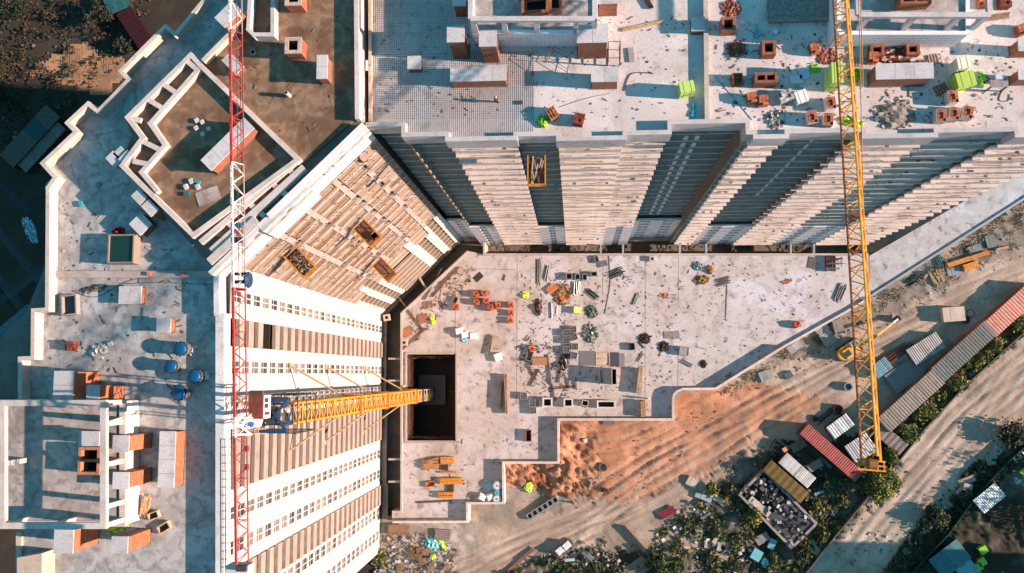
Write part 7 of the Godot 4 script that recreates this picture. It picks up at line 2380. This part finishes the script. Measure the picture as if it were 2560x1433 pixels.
func excavator() -> void:
	var at := px(2126, 872, GR)
	var t := thing("excavator", "yellow excavator with its arm stretched up right under the jib", "excavator", at, deg_to_rad(34))
	var yl := L(232, 168, 60)
	var m := MB.new()
	m.col = L(50, 50, 50)
	for q in [-1, 1]:
		m.ybox(-0.3, 0, q * 1.1, 3.6, 0.8, 0.6)
		m.tube(Vector3(-2.1, 0.4, q * 1.1 - 0.3), Vector3(-2.1, 0.4, q * 1.1 + 0.3), 0.4, 0.4, 10)
		m.tube(Vector3(1.5, 0.4, q * 1.1 - 0.3), Vector3(1.5, 0.4, q * 1.1 + 0.3), 0.4, 0.4, 10)
	part("track", m, M.rust, t)
	m = MB.new()
	m.col = yl
	m.ybox(-0.5, 0.9, 0, 3.0, 1.0, 2.5)
	m.tube(Vector3(-1.9, 0.9, 0), Vector3(-1.9, 1.9, 0), 1.25, 1.2, 18)
	m.ybox(-1.3, 1.9, 0.2, 1.6, 0.25, 1.8)
	part("body", m, M.paint, t)
	m = MB.new()
	m.col = L(220, 214, 200)
	m.ybox(0.55, 0.9, -0.75, 1.5, 1.9, 1.0)
	var cab := part("cab", m, M.paint, t)
	m = MB.new()
	m.col = L(70, 100, 110)
	m.box(Vector3(0.55, 2.82, -0.75), Vector3(1.1, 0.05, 0.75))
	m.box(Vector3(1.32, 2.1, -0.75), Vector3(0.05, 1.0, 0.8))
	part("window", m, M.glass, cab)
	m = MB.new()
	m.col = L(60, 84, 90)
	m.box(Vector3(-1.5, 2.17, 0.2), Vector3(1.2, 0.06, 1.0))
	part("engine_grille", m, M.metal, t)
	m = MB.new()
	m.col = yl
	m.beam(Vector3(0.9, 1.6, 0.25), Vector3(4.6, 3.4, 0.25), 0.5, 0.6)
	part("boom", m, M.paint, t)
	m = MB.new()
	m.col = L(226, 160, 70)
	m.beam(Vector3(4.6, 3.4, 0.25), Vector3(9.0, 1.6, 0.25), 0.34, 0.42)
	m.col = L(210, 200, 180)
	m.beam(Vector3(8.6, 1.8, 0.25), Vector3(10.2, 1.2, 0.25), 0.36, 0.3)
	part("arm", m, M.paint, t)
	m = MB.new()
	m.col = L(40, 42, 44)
	m.taper(10.4, 0.3, 0.25, 1.0, 1.0, 1.1, 0.7)
	part("bucket", m, M.rust, t)

func build_far_left() -> void:
	# dim ground seen past the west parapet
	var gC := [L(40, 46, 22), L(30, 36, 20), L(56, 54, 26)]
	shed("storage_shed", "long shed with a dark teal roof far down at the left edge", "shed", 74, 340, 14.0, 4.2, 2.6, 48, L(30, 70, 70), L(60, 56, 50), 3.0)
	shed("storage_shed", "grey roofed shed beside the dark teal one", "shed", 98, 362, 12.0, 4.0, 2.2, 48, L(110, 100, 92), L(60, 56, 50), 0.8)
	shed("storage_shed", "dark red roofed shed above the parapet at upper left", "shed", 334, 66, 9.0, 3.4, 2.4, -55, L(74, 16, 20), L(50, 34, 30), 1.0)
	shed("storage_shed", "teal roofed shed cut by the top edge", "shed", 290, 6, 5.0, 4.0, 2.4, 20, L(60, 110, 110), L(60, 60, 56), 2.0)
	shed("storage_shed", "blue grey roofed building at the lower left edge", "shed", 38, 832, 11.0, 6.0, 3.0, 40, L(80, 110, 120), L(60, 60, 56), 3.0)
	var m := MB.new()
	m.col = L(190, 140, 100)
	var f := FastNoiseLite.new()
	f.seed = 3
	f.frequency = 0.08
	f.fractal_octaves = 4
	for i in 44:
		for j in 30:
			var u := 60.0 + i * 6.0
			var v := 60.0 + j * 6.0
			var p := px(u, v, GR)
			var d := Vector2((u - 205) / 105.0, (v - 190) / 60.0).length() + f.get_noise_2d(p.x, p.z) * 0.9
			if d < 0.9:
				var h := GR + 0.02 + (0.9 - d) * 0.5
				m.col = vary(L(186, 142, 106), 0.05)
				m.ybox(p.x, GR - 0.1, p.z, 0.64, h - GR + 0.1 + rf(0, 0.03), 0.64, 0.0)
	struct("sand_ground", m, M.soil)
	# paved paths with a meander border
	var st := MB.new()
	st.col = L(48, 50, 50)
	var ln := MB.new()
	ln.col = L(84, 90, 92)
	for l in [[-10, 570, 125, 735], [-10, 760, 125, 660], [-5, 690, 110, 850], [-20, 440, 75, 535]]:
		var a := pq(l[0], l[1], GR)
		var b := pq(l[2], l[3], GR)
		st.wall(a, b, 1.7, GR - 0.1, GR + 0.004 + 0.004 * st.v.size() / 36.0)
		if l[0] == -20:
			continue
		var d := (b - a).normalized()
		var n := Vector2(-d.y, d.x)
		var y := GR + 0.03
		for q in [-0.75, 0.75]:
			ln.wall(a + n * q, b + n * q, 0.1, y - 0.05, y)
		var k := 0.5
		while k < a.distance_to(b) - 0.6:
			var pts := [Vector2(0, -0.45), Vector2(0, 0.45), Vector2(0.55, 0.45), Vector2(0.55, -0.15), Vector2(0.25, -0.15), Vector2(0.25, 0.15)]
			for s in pts.size() - 1:
				var p0: Vector2 = a + d * (k + pts[s].x) + n * pts[s].y
				var p1: Vector2 = a + d * (k + pts[s + 1].x) + n * pts[s + 1].y
				ln.wall(p0, p1, 0.1, y - 0.05, y + 0.002 * s)
			k += 0.85
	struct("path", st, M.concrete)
	var o := struct("path_border", ln, M.concrete)
	o.name = "path_border"
	heap("sheet_heap", "crumpled pale blue sheets in the dark garden at the left", "plastic sheet", 75, 575, GR, 1.2, 3.0, 0.5, 25, [L(150, 176, 186), L(90, 110, 120)], M.foil, 30)
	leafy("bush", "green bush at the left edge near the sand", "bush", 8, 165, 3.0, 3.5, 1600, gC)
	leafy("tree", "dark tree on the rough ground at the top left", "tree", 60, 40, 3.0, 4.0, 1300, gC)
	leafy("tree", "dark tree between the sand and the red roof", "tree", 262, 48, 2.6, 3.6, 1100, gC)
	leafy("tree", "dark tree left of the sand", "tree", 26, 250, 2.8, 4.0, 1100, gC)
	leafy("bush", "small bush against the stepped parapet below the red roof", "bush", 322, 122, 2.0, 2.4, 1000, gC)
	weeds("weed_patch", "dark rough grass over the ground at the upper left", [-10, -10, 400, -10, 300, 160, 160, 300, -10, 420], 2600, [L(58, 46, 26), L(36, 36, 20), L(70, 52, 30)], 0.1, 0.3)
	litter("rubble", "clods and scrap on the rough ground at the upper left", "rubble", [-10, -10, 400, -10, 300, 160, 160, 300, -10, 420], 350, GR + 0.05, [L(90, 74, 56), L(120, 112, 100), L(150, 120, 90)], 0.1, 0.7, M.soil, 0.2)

func build_neighbours() -> void:
	# the tower and trees beyond the right edge, whose shade lies over the bottom of the site
	var t := thing("concrete_tower", "unfinished concrete tower standing east of the site", "building", Vector3(116, GR, 60))
	var m := MB.new()
	m.col = L(190, 180, 170)
	m.ybox(0, 0, 0, 16, 24, 46)
	part("core", m, M.concrete, t)
	for k in 7:
		m = MB.new()
		m.col = L(200, 190, 180)
		m.ybox(0, 2.8 + k * 3.05, 0, 17.2, 0.25, 47.2)
		part("floor_slab", m, M.concrete, t)
	for q in [[-4.0, -14.0, 5.0, 9.0], [-12.0, -12.0, 4.0, 7.0], [-20.0, -10.0, 5.0, 10.0]]:
		leafy("tree", ["tall tree beyond the right edge, nearest the tower there", "middle tree beyond the right edge", "tree beyond the right edge, farthest from the tower there"][int(-q[0] / 8.0)], "tree", 2760, 1300 + q[0] * 4, q[2], q[3], 2500, [L(70, 80, 34), L(50, 60, 28)])
